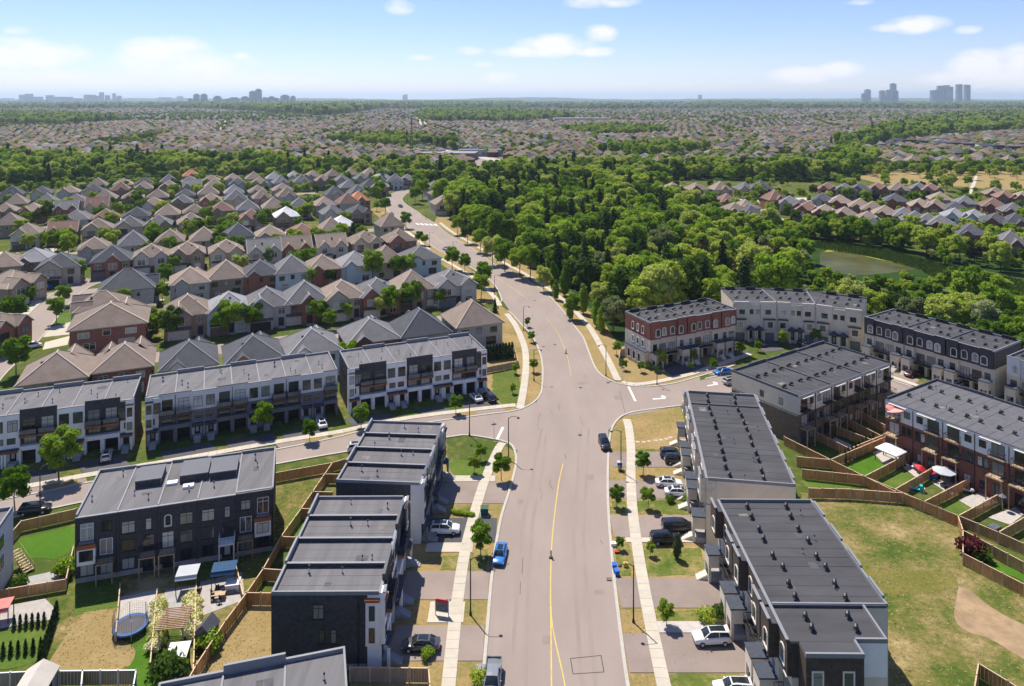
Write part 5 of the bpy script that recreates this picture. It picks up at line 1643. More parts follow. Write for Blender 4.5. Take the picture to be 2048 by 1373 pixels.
def trunk_mesh(seed, h, r0, limbs=5, top=None):
    r = random.Random(seed); b = MB()
    b.tube([(0, 0, -.1), (r.uniform(-.1, .1), r.uniform(-.1, .1), h * .45), (0, 0, h)], [r0, r0 * .75, r0 * .3], 7)
    for i in range(limbs):
        a = i * 2.4 + r.random(); z = h * r.uniform(.45, .8); l = h * r.uniform(.22, .38)
        b.tube([(0, 0, z), (math.cos(a) * l * .6, math.sin(a) * l * .6, z + l * .5), (math.cos(a) * l, math.sin(a) * l, z + l)], [r0 * .4, r0 * .28, r0 * .1], 5)
    return b.mesh("trunk", (M_bark,))

CR_BROAD = [crown("broad_crown", M_leaf, 10 + i, broad_lobes(i, 3.6, 6.2 + (i % 3) * .4, 12 + i % 4)) for i in range(6)]
CR_STREET = [crown("street_crown", M_leafb, 40 + i, broad_lobes(30 + i, 2.0, 3.9, 10), (.16, .3), 190) for i in range(4)]
CR_COL = [crown("column_crown", M_leafb, 60 + i, column_lobes(i), (.16, .32), 170) for i in range(2)]
CR_CON = [conifer("conifer_crown", M_needle, 70 + i, 13 + i, 2.6 + .3 * i) for i in range(3)]
CR_BRN = [crown("thin_crown", M_brownleaf, 80, broad_lobes(5, 3.2, 6.5, 9), (.2, .4), 150, ICO1, .4)]
CR_BUSH = [crown("bush_crown", M_leaf, 90 + i, [(0, 0, .7, .8, .7), (.5, .3, .6, .55, .5), (-.5, .2, .55, .5, .5), (.1, -.5, .55, .55, .5)], (.1, .2), 120, ICO1) for i in range(2)]
CR_CED = [crown("cedar_crown", M_needle, 95, [(0, 0, .35, .42, .5), (0, 0, .9, .36, .5), (0, 0, 1.45, .26, .5), (0, 0, 1.9, .13, .4)], (.08, .16), 70, ICO1)]
TRK_BROAD = trunk_mesh(1, 6.5, .24); TRK_ST = trunk_mesh(2, 3.9, .10); TRK_COL = trunk_mesh(3, 3.0, .12, 2); TRK_CON = trunk_mesh(4, 9, .22, 0)
SPEC = {"broad": (CR_BROAD, TRK_BROAD), "street": (CR_STREET, TRK_ST), "column": (CR_COL, TRK_COL), "conifer": (CR_CON, TRK_CON), "thin": (CR_BRN, TRK_BROAD), "bush": (CR_BUSH, None), "cedar": (CR_CED, None)}
tree_n = [0]
def tree(kind, x, y, s, label, group=None, name=None, m=None, sz=1.0, cat="tree"):
    crs, tr = SPEC[kind]
    root = empty(name or {"broad": "broadleaf_tree", "street": "street_tree", "column": "columnar_tree", "conifer": "conifer_tree", "thin": "withered_tree", "bush": "shrub", "cedar": "cedar_shrub"}[kind], (x, y, -0.02), rnd.uniform(0, 6.28), label, cat, group)
    root.scale = (s, s, s * sz)
    if tr: put("trunk", tr, None, root)
    c = put("crown" if kind not in ("bush", "cedar") else "foliage", rnd.choice(crs), m, root)
    tree_n[0] += 1
    return root

# street and garden trees read off one by one: mark at the trunk foot, kind, scale, label
one = [
 (118, 962, "street", 1.7, "bright green round tree in a straw verge patch beside a lamp"), (620, 884, "street", .95, "small street tree in a square straw patch by the grey townhouses"),
 (526, 868, "street", 1.35, "tall slim street tree standing before the grey townhouse garages"), (912, 829, "street", .95, "yellow-green young tree in a straw patch by the white car"),
 (722, 858, "street", 1.1, "street tree on the lawn gap between grey and white townhouse rows"), (1003, 962, "street", 1.05, "street tree on the corner verge beside the lamp post"),
 (948, 948, "street", .75, "dark small tree on the green corner lawn"), (962, 922, "street", .7, "sapling on the dry part of the corner lawn"),
 (962, 1112, "street", 1.05, "street tree on the straw verge beside the blue car"), (1286, 950, "street", .95, "round street tree on the verge by the dark driveway cars"),
 (1234, 1015, "street", .8, "yellowing young tree on the kerbside verge"), (1296, 1018, "street", .8, "pale thin-leaved young tree beside the white sedans"),
 (1333, 1252, "street", .72, "little bright tree beside the paved strip and white crossover"), (1301, 1112, "street", .45, "tiny sapling on the front lawn by the black cars"), (1240, 1100, "street", .42, "tiny sapling on the kerbside verge by the bins"),
 (1322, 738, "street", 1.1, "dark green tree at the corner of the red brick row"), (1385, 726, "street", .8, "yellowing tree before the red brick row"), (1382, 742, "street", .5, "lime green sapling by the crescent kerb"), (1427, 742, "street", .7, "amber young tree on the crescent verge"),
 (1481, 716, "street", .85, "bright young tree between the red brick row and the crescent"), (1516, 704, "street", .65, "round young tree by the crescent drives"), (1566, 693, "street", .95, "tall bright tree before the middle crescent block"), (1632, 688, "street", 1.0, "tall bright tree before the end crescent block"), (1693, 680, "street", .9, "lime tree where the crescent meets the black-topped row"),
 (1248, 741, "street", .6, "sapling on the parched corner lawn nearest the path"), (1282, 745, "street", .6, "sapling on the parched corner lawn by the hedge"), (1233, 710, "street", .8, "small tree beside the wooden corner fence"),
 (1067, 745, "street", .75, "slim young tree on the curved verge"), (1063, 685, "street", .7, "slim young tree on the verge under the first lamp"), (1055, 655, "street", .65, "tiny tree at the verge tip"), (1030, 748, "street", .6, "sapling on the side lawn by the hedge"), (1026, 788, "street", .5, "bare sapling on the side lawn"),
 (27, 665, "street", 2.0, "big round tree on the lawn along the estate street"), (112, 648, "street", 1.5, "spreading tree on the verge before the large red brick house"), (32, 752, "street", 1.7, "dark round tree beside the brown hipped house"), (60, 608, "street", 1.0, "young tree in the estate drive island"), (128, 612, "street", 1.3, "dense tree at the estate street bend"), (80, 590, "street", 1.2, "leafy tree before the triple garage"), (30, 1022, "street", 1.3, "round lime tree beside the black car"),
]
for (mx, my, k, s, lab) in one:
    x, y = g(mx, my)
    tree(k, x, y, s * (.74 if mx > 500 else .9), lab)
for (mx, my, s) in ((1107, 578, 1.15), (1130, 592, 1.2), (1112, 600, .8), (1167, 628, 1.1), (1193, 655, 1.05), (1202, 665, .9), (1140, 640, .8)):
    tree("column", *g(mx, my), s, "upright flame-shaped street tree on the straw verge below the woods", "flame-shaped street trees")
for (mx, my, s) in ((1088, 583, 1.4), (1145, 640, 1.25), (1010, 545, 2.2), (1040, 556, 2.0), (985, 530, 2.0), (960, 506, 1.8), (935, 488, 1.6), (915, 470, 1.6), (1060, 560, 2.1)):
    tree("street", *g(mx, my), s, "dark round street tree along the woodland verge", "dark street trees along the woodland verge", m=M_leaf)
for (mx, my, s) in ((845, 400, 2.4), (835, 385, 2.2), (830, 408, 2.0), (760, 395, 2.0), (752, 410, 2.0), (770, 430, 1.7), (812, 458, 1.5), (838, 490, 1.0), (850, 492, .9), (765, 372, 2.0)):
    tree("street", *g(mx, my), s, "leafy tree lining the far bend of the road", "trees lining the far road bend")
for (mx, my, s, k) in ((905, 540, 1.5, "street"), (968, 575, 1.5, "street"), (962, 598, 1.4, "street"), (990, 625, 1.0, "conifer"), (930, 545, 1.2, "street")):
    tree(k, *g(mx, my), s * (.35 if k == "conifer" else 1), "garden tree at the estate corner beside the road", "garden trees at the estate corner")
yards = [(345, 680, 1.6), (300, 660, 1.1), (450, 668, 1.3), (480, 655, 1.7), (525, 648, 1.4), (640, 642, 1.3), (590, 548, 1.5), (615, 556, 1.8), (660, 660, 1.0), (705, 628, 1.0), (695, 745, 1.3), (655, 632, 1.2), (765, 632, 1.2), (790, 618, 1.5), (830, 612, 1.7), (760, 546, 1.9), (825, 543, 1.5), (805, 545, 1.5), (590, 510, 1.9), (665, 505, 1.4), (480, 560, 1.6), (430, 575, 1.3), (475, 520, 1.6), (340, 600, 1.2), (640, 558, 1.3), (680, 555, 1.1), (290, 600, 1.3), (330, 575, 1.4), (330, 660, 1.1), (880, 615, 1.0), (360, 540, 1.2), (200, 545, 1.3)]
hs = np.array(house_sites)
ORD = ["first", "second", "third", "fourth", "fifth", "sixth", "seventh", "eighth", "ninth", "tenth", "last"]
def estate_tree(x, y, s, m):
    for _ in range(14):
        if np.min((hs[:, 0] - x) ** 2 + (hs[:, 1] - y) ** 2) > 78: break
        y -= 1.0
    k = int(np.argmin([abs(y - TAN * x - z0) for z0 in ROWS]))
    tree("street", x, y, s, f"garden tree beside the {ORD[k]} line of estate houses", f"garden trees of the {ORD[k]} estate line", m=m)
for (mx, my, s) in yards:
    x, y = g(mx, my)
    estate_tree(x, y, s, rnd.choice([M_leaf, M_leafb, M_leaf]))
cnt = 0
while cnt < 165:
    mx, my = rnd.uniform(0, 760), rnd.uniform(365, 520)
    x, y = g(mx, my)
    if x > road_left_x(y) - 5: continue
    if np.min((hs[:, 0] - x) ** 2 + (hs[:, 1] - y) ** 2) < 56: continue
    estate_tree(x, y, rnd.uniform(.9, 1.8), rnd.choice([M_leaf, M_leafb]))
    cnt += 1
cnt = 0
while cnt < 45:
    mx, my = rnd.uniform(1400, 2048), rnd.uniform(385, 490)
    x, y = g(mx, my)
    if np.min((hs[:, 0] - x) ** 2 + (hs[:, 1] - y) ** 2) < 60: continue
    tree("street", x, y, rnd.uniform(1.0, 2.0), "leafy tree among the houses beyond the pond", "trees among the houses beyond the pond", m=M_leaf); cnt += 1
for k in range(26):
    mx, my = rnd.uniform(1700, 2048), rnd.uniform(345, 385)
    tree("street", *g(mx, my), rnd.uniform(1.2, 2.0), "round tree dotted on the parched park", "trees on the parched park", m=M_leaf)
# hedge of cedars at the corner yard, cedar rows in the western garden
for k in range(9):
    a, b_ = g(975 + k * 6.2, 722 - k * .8)
    tree("cedar", a, b_, 1.75, "dark upright cedar in the corner yard hedge", "cedars of the corner yard hedge")
for (mx, my) in [(28 + k * 12, 1257 - k * 1.2) for k in range(6)] + [(6 + k * 15, 1313 - k * 2.0) for k in range(6)]:
    tree("cedar", *g(mx, my), .75, "small clipped cedar in the walled lawn rows", "small cedars in the walled lawn rows")
for k in range(12):
    tree("cedar", *g(113 - k * 3.2, 1235 + k * 10), .95, "dark cedar in the slanting garden screen", "cedars of the slanting garden screen")
for k in range(9):
    tree("cedar", *g(1690 + k * 7, 925 - k * 4.6), 1.0, "cedar screening the vivid turf yard", "cedars screening the vivid turf yard")
for (mx, my, s, lab) in ((1383, 945, .9, "bright shrub beside the dark driveway cars"), (1405, 1005, 1.3, "leafy shrub beside the white sedans"), (1340, 1005, .8, "yellow-green shrub on the mixed front lawn"), (1378, 1004, 1.0, "rounded shrub by the white sedan bonnet"), (1415, 1245, 1.3, "upright shrub before the brown brick porch"), (1440, 1238, 1.2, "olive shrub by the brown brick steps"), (855, 1315, .9, "olive round shrub by the end drive"), (1315, 745, 1.2, "clipped hedge bush at the red brick corner"), (1295, 735, 1.2, "clipped hedge bush by the red brick side arches"), (960, 1370, 1.2, "leafy shrub by the utility cabinet"), (130, 1150, 1.6, "climber mound by the sunken patio"), (335, 1360, 2.2, "big conical bush by the pale shed"), (420, 1300, 1.6, "bright bush by the slanting fence"), (40, 1175, 1.2, "dark shrub under the sunken patio fence"), (1090, 0, 0, "")):
    if s: tree("bush", *g(mx, my), s, lab, cat="shrub")
for k in range(7):
    tree("bush", *g(908 + k * 6, 1027 + k * 1.0), .5, "clipped ball shrub edging the pale walk", "ball shrubs edging the pale walk", cat="shrub")
for k in range(9):
    tree("bush", *g(318 + (k % 2) * 6 - k * 1.2, 1215 + k * 11), 1.0, "cream flowering hydrangea against the pergola, shed side", "cream hydrangeas on one pergola side", name="hydrangea", m=M_bloom, cat="shrub")
    tree("bush", *g(382 + (k % 2) * 6 - k * 0.2, 1205 + k * 9), 1.05, "cream flowering hydrangea between pergola and parasol patio", "cream hydrangeas on the patio pergola side", name="hydrangea", m=M_bloom, cat="shrub")
tree("bush", *g(1945, 1110), 1.9, "burgundy shrub in the fenced strip garden", m=M_redleaf, cat="shrub")
tree("bush", *g(1965, 1120), 1.3, "dark round shrub beside the burgundy shrub", cat="shrub")
tree("column", *g(1354, 1118), .42, "dark slim young tree on the front lawn beside the black cars", m=M_needle)

# ---- the woods: the largest trees singly, the rest as one mass
wood_polys = [G([(875, 415), (905, 392), (1000, 388), (1340, 392), (1430, 430), (1545, 472), (1660, 470), (1780, 492), (1880, 512), (2048, 505), (2250, 520), (2250, 560), (2048, 548), (1880, 540), (1860, 545), (1850, 570), (1900, 585), (2048, 620), (2250, 660), (2250, 840), (2031, 748), (1900, 712), (1788, 680), (1644, 642), (1537, 634), (1416, 642), (1300, 672), (1240, 695), (1205, 640), (1130, 570), (1060, 535), (1000, 505), (935, 466)])]
pond = G([(1600, 500), (1650, 484), (1760, 498), (1880, 528), (1865, 572), (1800, 588), (1690, 584), (1625, 550)])
cand = []
for ix in range(-40, 420):
    for iz in range(150, 620):
        pass
    break
P = wood_polys[0]
xs = [p[0] for p in P]; zs = [p[1] for p in P]
step = 6.2
z = min(zs)
while z < max(zs):
    x = min(xs)
    while x < max(xs):
        a, b_ = x + rnd.uniform(-2.2, 2.2), z + rnd.uniform(-2.2, 2.2)
        if abs(a) < .78 * b_ and inpoly(a, b_, P) and not inpoly(a, b_, pond) and np.min((hs[:, 0] - a) ** 2 + (hs[:, 1] - b_) ** 2) > 90:
            cand.append((a, b_))
        x += step
    z += step
cand.sort(key=lambda p: p[1])
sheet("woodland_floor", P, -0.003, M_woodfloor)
low_zone = G([(1590, 545), (1900, 555), (1910, 640), (1610, 640)])
mass_pts = []      # (x, y, scale, variant)
single = 0
for i, (a, b_) in enumerate(cand):
    ed = a < 60 and b_ > 260
    u = rnd.random()
    east_ = a > 95
    kind = "broad"
    if u < (.16 if a < 55 and b_ > 235 else .05) and a < 95: kind = "conifer"
    elif u < .16: kind = "thin" if u > .12 else "broad"
    s = rnd.choice([.5, .7, .9, 1.1, 1.35, 1.6]) * rnd.uniform(.9, 1.1) * (.72 if east_ else 1.0)
    if kind == "conifer": s = rnd.uniform(.95, 1.5)
    if inpoly(a, b_, low_zone):
        s *= .5; kind = "broad"
    if single < 290 and rnd.random() < .75:
        lab = {"broad": ("bushy green tree in the woods behind the crescent and beside the road", "broadleaf trees of the woods"), "conifer": ("dark pointed conifer rising from the woods beside the road", "conifers of the woods"), "thin": ("sparse brownish tree in the woods beside the road", "withered trees of the woods")}[kind]
        zone = "beside the road" if a < 58 else ("behind the crescent" if b_ < 300 and a < 120 else "round the pond")
        sz_ = "" if kind != "broad" else ("low " if s < .62 else ("tall " if s > 1.15 else ""))
        tree(kind, a, b_, s, sz_ + lab[0].replace("behind the crescent and beside the road", zone).replace("beside the road", zone), sz_ + lab[1] + " " + zone, m=(M_leafpale if kind == "broad" and rnd.random() < .1 else None)); single += 1
    else:
        mass_pts.append((a, b_, s, {"broad": rnd.randrange(6), "conifer": 6 + rnd.randrange(3), "thin": rnd.randrange(6)}[kind]))
print("wood", len(cand), "trees", tree_n[0])
# ================================================================== cars
def loft(b, st, ring):
    """st: list of sections (list of points), ring closed"""
    n0 = len(b.v); k = len(st[0])
    for s in st:
        b.v += [tuple(p) for p in s]
    for i in range(len(st) - 1):
        for j in range(k if ring else k - 1):
            a, c = n0 + i * k + j, n0 + i * k + (j + 1) % k
            b.f.append((a, c, c + k, a + k)); b.mi.append(b.cur)
    b.f.append(tuple(n0 + j for j in range(k))); b.mi.append(b.cur)
    m = n0 + (len(st) - 1) * k
    b.f.append(tuple(m + j for j in range(k))[::-1]); b.mi.append(b.cur)

def car_meshes(kind):
    #          x stations: (x, sill z, belt z, half width)
    prof = {"sedan": dict(L=4.7, W=1.82, st=[(-2.35, .42, .72, .70), (-2.28, .3, .92, .82), (-1.5, .24, .98, .9), (-.3, .22, .93, .91), (.8, .22, .9, .91), (1.6, .24, .84, .89), (2.2, .3, .72, .82), (2.35, .38, .62, .70)],
                          cab=[(-1.75, .96, .02, .74), (-1.15, .96, .40, .66), (-.1, .94, .47, .66), (.45, .93, .42, .66), (1.15, .9, .02, .74)], roof=(-1.12, .42)),
            "suv": dict(L=4.65, W=1.88, st=[(-2.32, .5, .9, .76), (-2.26, .36, 1.08, .86), (-1.5, .28, 1.12, .93), (-.3, .26, 1.08, .94), (.8, .26, 1.06, .94), (1.6, .28, 1.02, .92), (2.2, .34, .9, .84), (2.32, .44, .76, .74)],
                        cab=[(-2.2, 1.06, .02, .78), (-1.95, 1.08, .50, .70), (-.2, 1.06, .60, .70), (.4, 1.06, .54, .70), (1.15, 1.03, .02, .78)], roof=(-1.9, .36)),
            "van": dict(L=5.0, W=1.95, st=[(-2.5, .45, 1.0, .82), (-2.45, .32, 1.15, .9), (-1.5, .26, 1.16, .96), (0, .26, 1.14, .96), (1.2, .26, 1.1, .95), (2.0, .3, 1.0, .9), (2.42, .36, .85, .8), (2.5, .46, .75, .7)],
                        cab=[(-2.45, 1.12, .05, .84), (-2.3, 1.14, .62, .76), (-.2, 1.12, .68, .76), (.8, 1.1, .6, .74), (1.75, 1.03, .02, .8)], roof=(-2.25, .75)),
            "pickup": dict(L=5.6, W=1.98, st=[(-2.8, .55, 1.0, .86), (-2.75, .42, 1.12, .95), (-1.0, .36, 1.14, .98), (.2, .36, 1.14, .98), (1.4, .36, 1.12, .97), (2.2, .38, 1.08, .95), (2.7, .45, .95, .9), (2.8, .52, .85, .8)],
                           cab=[(-.75, 1.12, .02, .86), (-.6, 1.12, .62, .76), (.3, 1.12, .68, .76), (.8, 1.12, .62, .76), (1.5, 1.1, .02, .84)], roof=(-.58, .78))}[kind]
    b = MB()
    secs = []
    for (x, z0, z1, w) in prof["st"]:
        m_ = (z0 + z1) / 2
        secs.append([(x, -w * .9, z0), (x, -w, z0 + .12), (x, -w, m_ + .1), (x, -w * .93, z1 - .03), (x, -w * .78, z1), (x, 0, z1 + .03), (x, w * .78, z1), (x, w * .93, z1 - .03), (x, w, m_ + .1), (x, w, z0 + .12), (x, w * .9, z0)])
    loft(b, secs, True)
    if kind == "pickup":
        b.cur = 0
        b.box(-2.78, -.8, -.95, -.82, 1.08, 1.32); b.box(-2.78, -.8, .82, .95, 1.08, 1.32); b.box(-2.78, -2.66, -.82, .82, 1.08, 1.32)
    body = b.mesh("body", smooth=True)
    c = MB(); rf = MB()
    secs = []; rs = []
    for (x, z0, hh, w) in prof["cab"]:
        secs.append([(x, -w - .06, z0 - .04), (x, -w + .02, z0 + hh * .6), (x, -w * .86, z0 + hh * .96), (x, 0, z0 + hh), (x, w * .86, z0 + hh * .96), (x, w - .02, z0 + hh * .6), (x, w + .06, z0 - .04)])
        if hh > .1:
            rs.append([(x, -w * .9, z0 + hh * .955), (x, -w * .8, z0 + hh + .02), (x, 0, z0 + hh + .045), (x, w * .8, z0 + hh + .02), (x, w * .9, z0 + hh * .955)])
    loft(c, secs, True)
    glass = c.mesh("windows", (M_carglass,), smooth=True)
    loft(rf, rs, True)
    # pillars
    for s in (-1, 1):
        cabs = prof["cab"]
        for (i, j) in ((0, 1), (3, 4)):
            x0, z0, h0, w0 = cabs[i]; x1, z1, h1, w1 = cabs[j]
            rf.bar((x0, s * (w0 if i == 0 else w0 * .9), z0 + (h0 * .95)), (x1, s * (w1 * .9 if i == 0 else w1), z1 + h1 * .95), .09, .07)
        xm = (cabs[1][0] + cabs[3][0]) / 2
        rf.bar((xm, s * (cabs[2][3] + .03), cabs[2][1]), (xm, s * cabs[2][3] * .88, cabs[2][1] + cabs[2][2] * .95), .08, .05)
        rf.box(.75, .93, s * 1.0 - .09, s * 1.0 + .09, cabs[4][1] + .02, cabs[4][1] + .15)
    roof = rf.mesh("roof_panel", smooth=False)
    w = MB(); w.tube([(0, -.12, 0), (0, .12, 0)], [.34, .34], 14)
    rim = MB(); rim.tube([(0, -.13, 0), (0, .13, 0)], [.2, .2], 10)
    hl = MB(); hl.box(-.1, .06, -.2, .2, -.07, .07)
    return body, glass, roof, w.mesh("tyre", (M_tyre,)), rim.mesh("rim", (M_rim,)), hl.mesh("lamp"), prof

CARS = {k: car_meshes(k) for k in ("sedan", "suv", "van", "pickup")}
PAINT = {}
def paint(name, c):
    if name not in PAINT:
        PAINT[name] = mat("paint_" + name.replace(" ", "_"), c, .25, .02, 1.0, spec=.5, coat=.6)
    return PAINT[name]
PC = {"white": (.72, .72, .71), "black": (.012, .012, .014), "blue": (.02, .17, .5), "silver": (.45, .46, .47), "dark grey": (.06, .065, .07), "navy": (.02, .06, .14), "dark red": (.12, .02, .02), "grey": (.2, .21, .22)}

def car(mx, my, kind, col, head, label, group=None, h=0.04):
    body, glass, roof, tyre, rim, lamp, pr = CARS[kind]
    x, y = g(mx, my)
    root = empty("parked_car", (x, y, h), math.radians(head), label, "car", group)
    p = paint(col, PC[col])
    put("body", body, p, root); put("windows", glass, None, root); put("roof_panel", roof, p, root)
    ax = pr["L"] * .305
    zs = pr["st"][3][1]
    for sy in (-1, 1):
        pbox("sill_trim", root, -pr["L"] * .3, pr["L"] * .3, sy * pr["W"] * .475 - .04, sy * pr["W"] * .475 + .04, zs - .03, zs + .1, M_tyre)
    pbox("grille", root, pr["L"] / 2 - .1, pr["L"] / 2 + .015, -pr["W"] * .26, pr["W"] * .26, pr["st"][-1][1] - .02, pr["st"][-1][1] + .16, M_blackm)
    pbox("rear_bumper", root, -pr["L"] / 2 - .02, -pr["L"] / 2 + .12, -pr["W"] * .4, pr["W"] * .4, pr["st"][0][1] - .06, pr["st"][0][1] + .1, M_tyre)
    pbox("number_plate", root, -pr["L"] / 2 - .03, -pr["L"] / 2 + .02, -.22, .22, pr["st"][0][1] + .14, pr["st"][0][1] + .26, M_whitep)
    if kind in ("suv", "sedan"):
        c2 = pr["cab"][2]
        pbox("sunroof", root, pr["roof"][0] + .25, pr["roof"][1] - .1, -c2[3] * .6, c2[3] * .6, c2[1] + c2[2] + .0, c2[1] + c2[2] + .052, M_carglass)
    for sx in (-1, 1):
        for sy in (-1, 1):
            w = put("wheel", tyre, None, root, (sx * ax, sy * (pr["W"] / 2 - .1), .34))
            put("rim", rim, None, w)
    zf = pr["st"][-2][2] - .12; zr = pr["st"][1][2] - .14
    for sy in (-1, 1):
        put("headlight", lamp, M_lampclear, root, (pr["L"] / 2 - .13, sy * pr["W"] * .34, zf))
        put("taillight", lamp, M_lampred, root, (-pr["L"] / 2 + .13, sy * pr["W"] * .35, zr))
    return root

car(1000, 1116, "sedan", "blue", -97, "bright blue sedan parked at the kerb of the main road")
car(1209, 893, "suv", "black", -86, "black crossover parked at the main road kerb near the junction")
car(985, 1372, "pickup", "grey", -93, "grey pickup truck with an open bed at the main road kerb")
car(1423, 1285, "suv", "white", 183, "white crossover with dark roof on the wide asphalt drive")
car(1468, 1390, "suv", "white", 178, "white car on the verge-side drive below the brown brick row")
car(1331, 1085, "suv", "black", 3, "black crossover parked beside a long black van")
car(1356, 1062, "van", "black", 2, "long black van parked beside a crossover")
car(1338, 972, "sedan", "white", -2, "white sedan in the shared drive, further from the shrubs")
car(1357, 991, "sedan", "white", -2, "white sedan in the shared drive, beside the shrubs")
car(1344, 914, "suv", "dark grey", -3, "dark grey car nearest the stepping stones")
car(1354, 926, "suv", "black", -3, "black car beside the dark grey car near the stepping stones")
car(890, 1066, "suv", "white", 0, "white crossover on the dark asphalt drive beside the main road")
car(842, 1298, "sedan", "dark grey", 180, "dark sedan on the end drive beside the charcoal end wall")
car(720, 902, "suv", "white", 10, "white car on the side street behind the grey row")
car(70, 1026, "suv", "black", 14, "black car on the side street beside the lime tree")
car(213, 918, "suv", "silver", 115, "silver car at the last garage of the white row")
car(643, 852, "sedan", "white", 115, "white sedan on the grey row's forecourt")
car(952, 800, "sedan", "white", 115, "white sedan beside the black car on the corner forecourt")
car(979, 800, "suv", "black", 115, "black car beside the white sedan on the corner forecourt")
car(1446, 748, "sedan", "blue", 200, "blue sedan on the crescent street")
PC["navy"]
car(1464, 768, "suv", "silver", 22, "silver car rounding the crescent street")
car(1520, 690, "sedan", "black", 95, "black car on the crescent forecourt beside the red brick row")
car(1605, 692, "suv", "dark grey", 95, "dark car on the middle crescent forecourt")
car(1824, 752, "sedan", "dark red", 32, "dark red sedan by the black-topped row")
car(1915, 775, "suv", "silver", 32, "silver car half hidden behind the red brick row")
car(2036, 797, "sedan", "white", 32, "white sedan by the pale grey row")
car(62, 697, "van", "white", 40, "white van parked on the estate street")
car(3, 712, "sedan", "silver", 40, "silver sedan parked on the estate street")
car(20, 618, "suv", "silver", 70, "silver car in the brown brick house's drive")
car(96, 577, "sedan", "blue", 100, "blue car in the pale stucco house's drive")
car(434, 662, "sedan", "white", 112, "white sedan between the pale blue and grey houses")
car(869, 612, "suv", "white", 112, "white car in the drive of the corner grey house")
car(893, 501, "suv", "silver", 128, "silver car driving the main road past the estate")
car(783, 430, "sedan", "white", 118, "white car at the far road bend")
car(801, 415, "suv", "dark grey", -62, "dark car at the far road bend")
for i, (mx, my) in enumerate([(40, 497), (150, 470), (250, 465), (330, 445), (430, 450), (505, 447), (560, 460), (690, 425), (460, 400), (300, 400)]):
    car(mx, my, rnd.choice(["sedan", "suv"]), rnd.choice(["white", "silver", "black", "grey"]), rnd.choice([24, 114]), "car standing on an estate drive between houses", "cars on the estate drives")

# ================================================================== street lamps and small street furniture
def lamp_mesh():
    def mk():
        b = MB()
        b.tube([(0, 0, 0), (0, 0, .9), (0, 0, 7.4)], [.13, .10, .07], 8)
        b.tube([(0, 0, 0), (0, 0, .35)], [.2, .17], 8)
        return b.mesh("post", (M_blackm,))
    def arm():
        b = MB(); b.tube([(0, 0, 7.2), (.5, 0, 7.55), (1.2, 0, 7.6), (1.7, 0, 7.45)], [.045, .045, .04, .04], 6)
        return b.mesh("arm", (M_blackm,))
    def hd():
        b = MB(); b.tube([(0, 0, .12), (0, 0, .05), (0, 0, -.1), (0, 0, -.16)], [.06, .2, .26, .2], 10)
        return b.mesh("lamp_head", (M_blackm,))
    return cached("lp", mk), cached("la", arm), cached("lh", hd)
def street_lamp(mx, my, head, label, s=1.0, group=None):
    p, a, hd = lamp_mesh()
    x, y = g(mx, my)
    r = empty("street_lamp", (x, y, 0.0), math.radians(head), label, "street lamp", group)
    r.scale = (s, s, s)
    put("post", p, None, r); put("arm", a, None, r); put("lamp_head", hd, None, r, (1.75, 0, 7.38))
street_lamp(941, 1230, 0, "black lamp post on the verge near the realtor sign")
street_lamp(1267, 1245, 180, "black lamp post on the verge near the recycling bins")
street_lamp(1017, 918, 0, "black lamp post at the corner lawn tip", 1.05)
street_lamp(1242, 944, 180, "black lamp post with a mailbox at its foot")
street_lamp(939, 872, 180, "tall black lamp post at the side street edge of the corner lawn", 1.1)
street_lamp(80, 1030, 90, "black lamp post beside the black car")
street_lamp(1314, 770, 150, "black lamp post at the crescent corner verge")
street_lamp(1212, 752, 180, "black lamp post on the straw verge opposite the corner yard")
street_lamp(1068, 762, 0, "black lamp post on the curved verge beside the corner yard")
street_lamp(1047, 662, 0, "black lamp post at the top of the curved verge", .95)
for mx, my in ((989, 590), (906, 516), (859, 495), (803, 462), (852, 440), (815, 410)):
    street_lamp(mx, my, 0, "lamp post lining the far stretch of the main road", .9, "lamps lining the far main road")
street_lamp(1808, 742, 60, "black lamp post before the black-topped row")

def box_thing(name, label, cat, mx, my, parts, rz=0.0, z=0.0):
    """parts: (name, x0,x1,y0,y1,z0,z1, material)"""
    x, y = g(mx, my)
    r = empty(name, (x, y, z), rz, label, cat)
    for (n, *bx, m) in parts:
        pbox(n, r, *bx, m)
    return r
M_greenbox = mat("transformer_green", (.03, .09, .06), .6, .1, 1)
M_bin = mat("bin_blue", (.02, .12, .45), .6, .1, 1)
M_redp = mat("red_plastic", (.5, .03, .04), .6, .1, 1)
M_teal = mat("teal_plastic", (.03, .38, .42), .6, .1, 1)
M_sign = mat("sign_photo_print", (.12, .13, .16), .5, .5, 3)
M_pink = mat("coral_parasol_cloth", (.62, .2, .18), .9, .06, 1)
M_canvas = mat("grey_canvas", (.42, .44, .46), .9, .06, 1)
M_navyc = mat("navy_canvas", (.03, .075, .15), .9, .08, 1)
M_tanroof = mat("beige_canvas", (.5, .46, .4), .9, .06, 1)
box_thing("transformer_box", "green utility transformer box on the straw verge", "utility box", 969, 1030, [("cabinet", -.6, .6, -.55, .55, .1, 1.2, M_greenbox), ("lid", -.66, .66, -.6, .6, 1.2, 1.28, M_greenbox), ("plinth", -.75, .75, -.7, .7, 0, .1, M_found)])
box_thing("utility_cabinet", "white utility cabinet on the verge beside a leafy shrub", "utility box", 963, 1352, [("cabinet", -.55, .55, -.4, .4, .08, 1.0, M_whitep), ("lid", -.6, .6, -.45, .45, 1.0, 1.06, M_cap), ("plinth", -.7, .7, -.5, .5, 0, .08, M_found)])
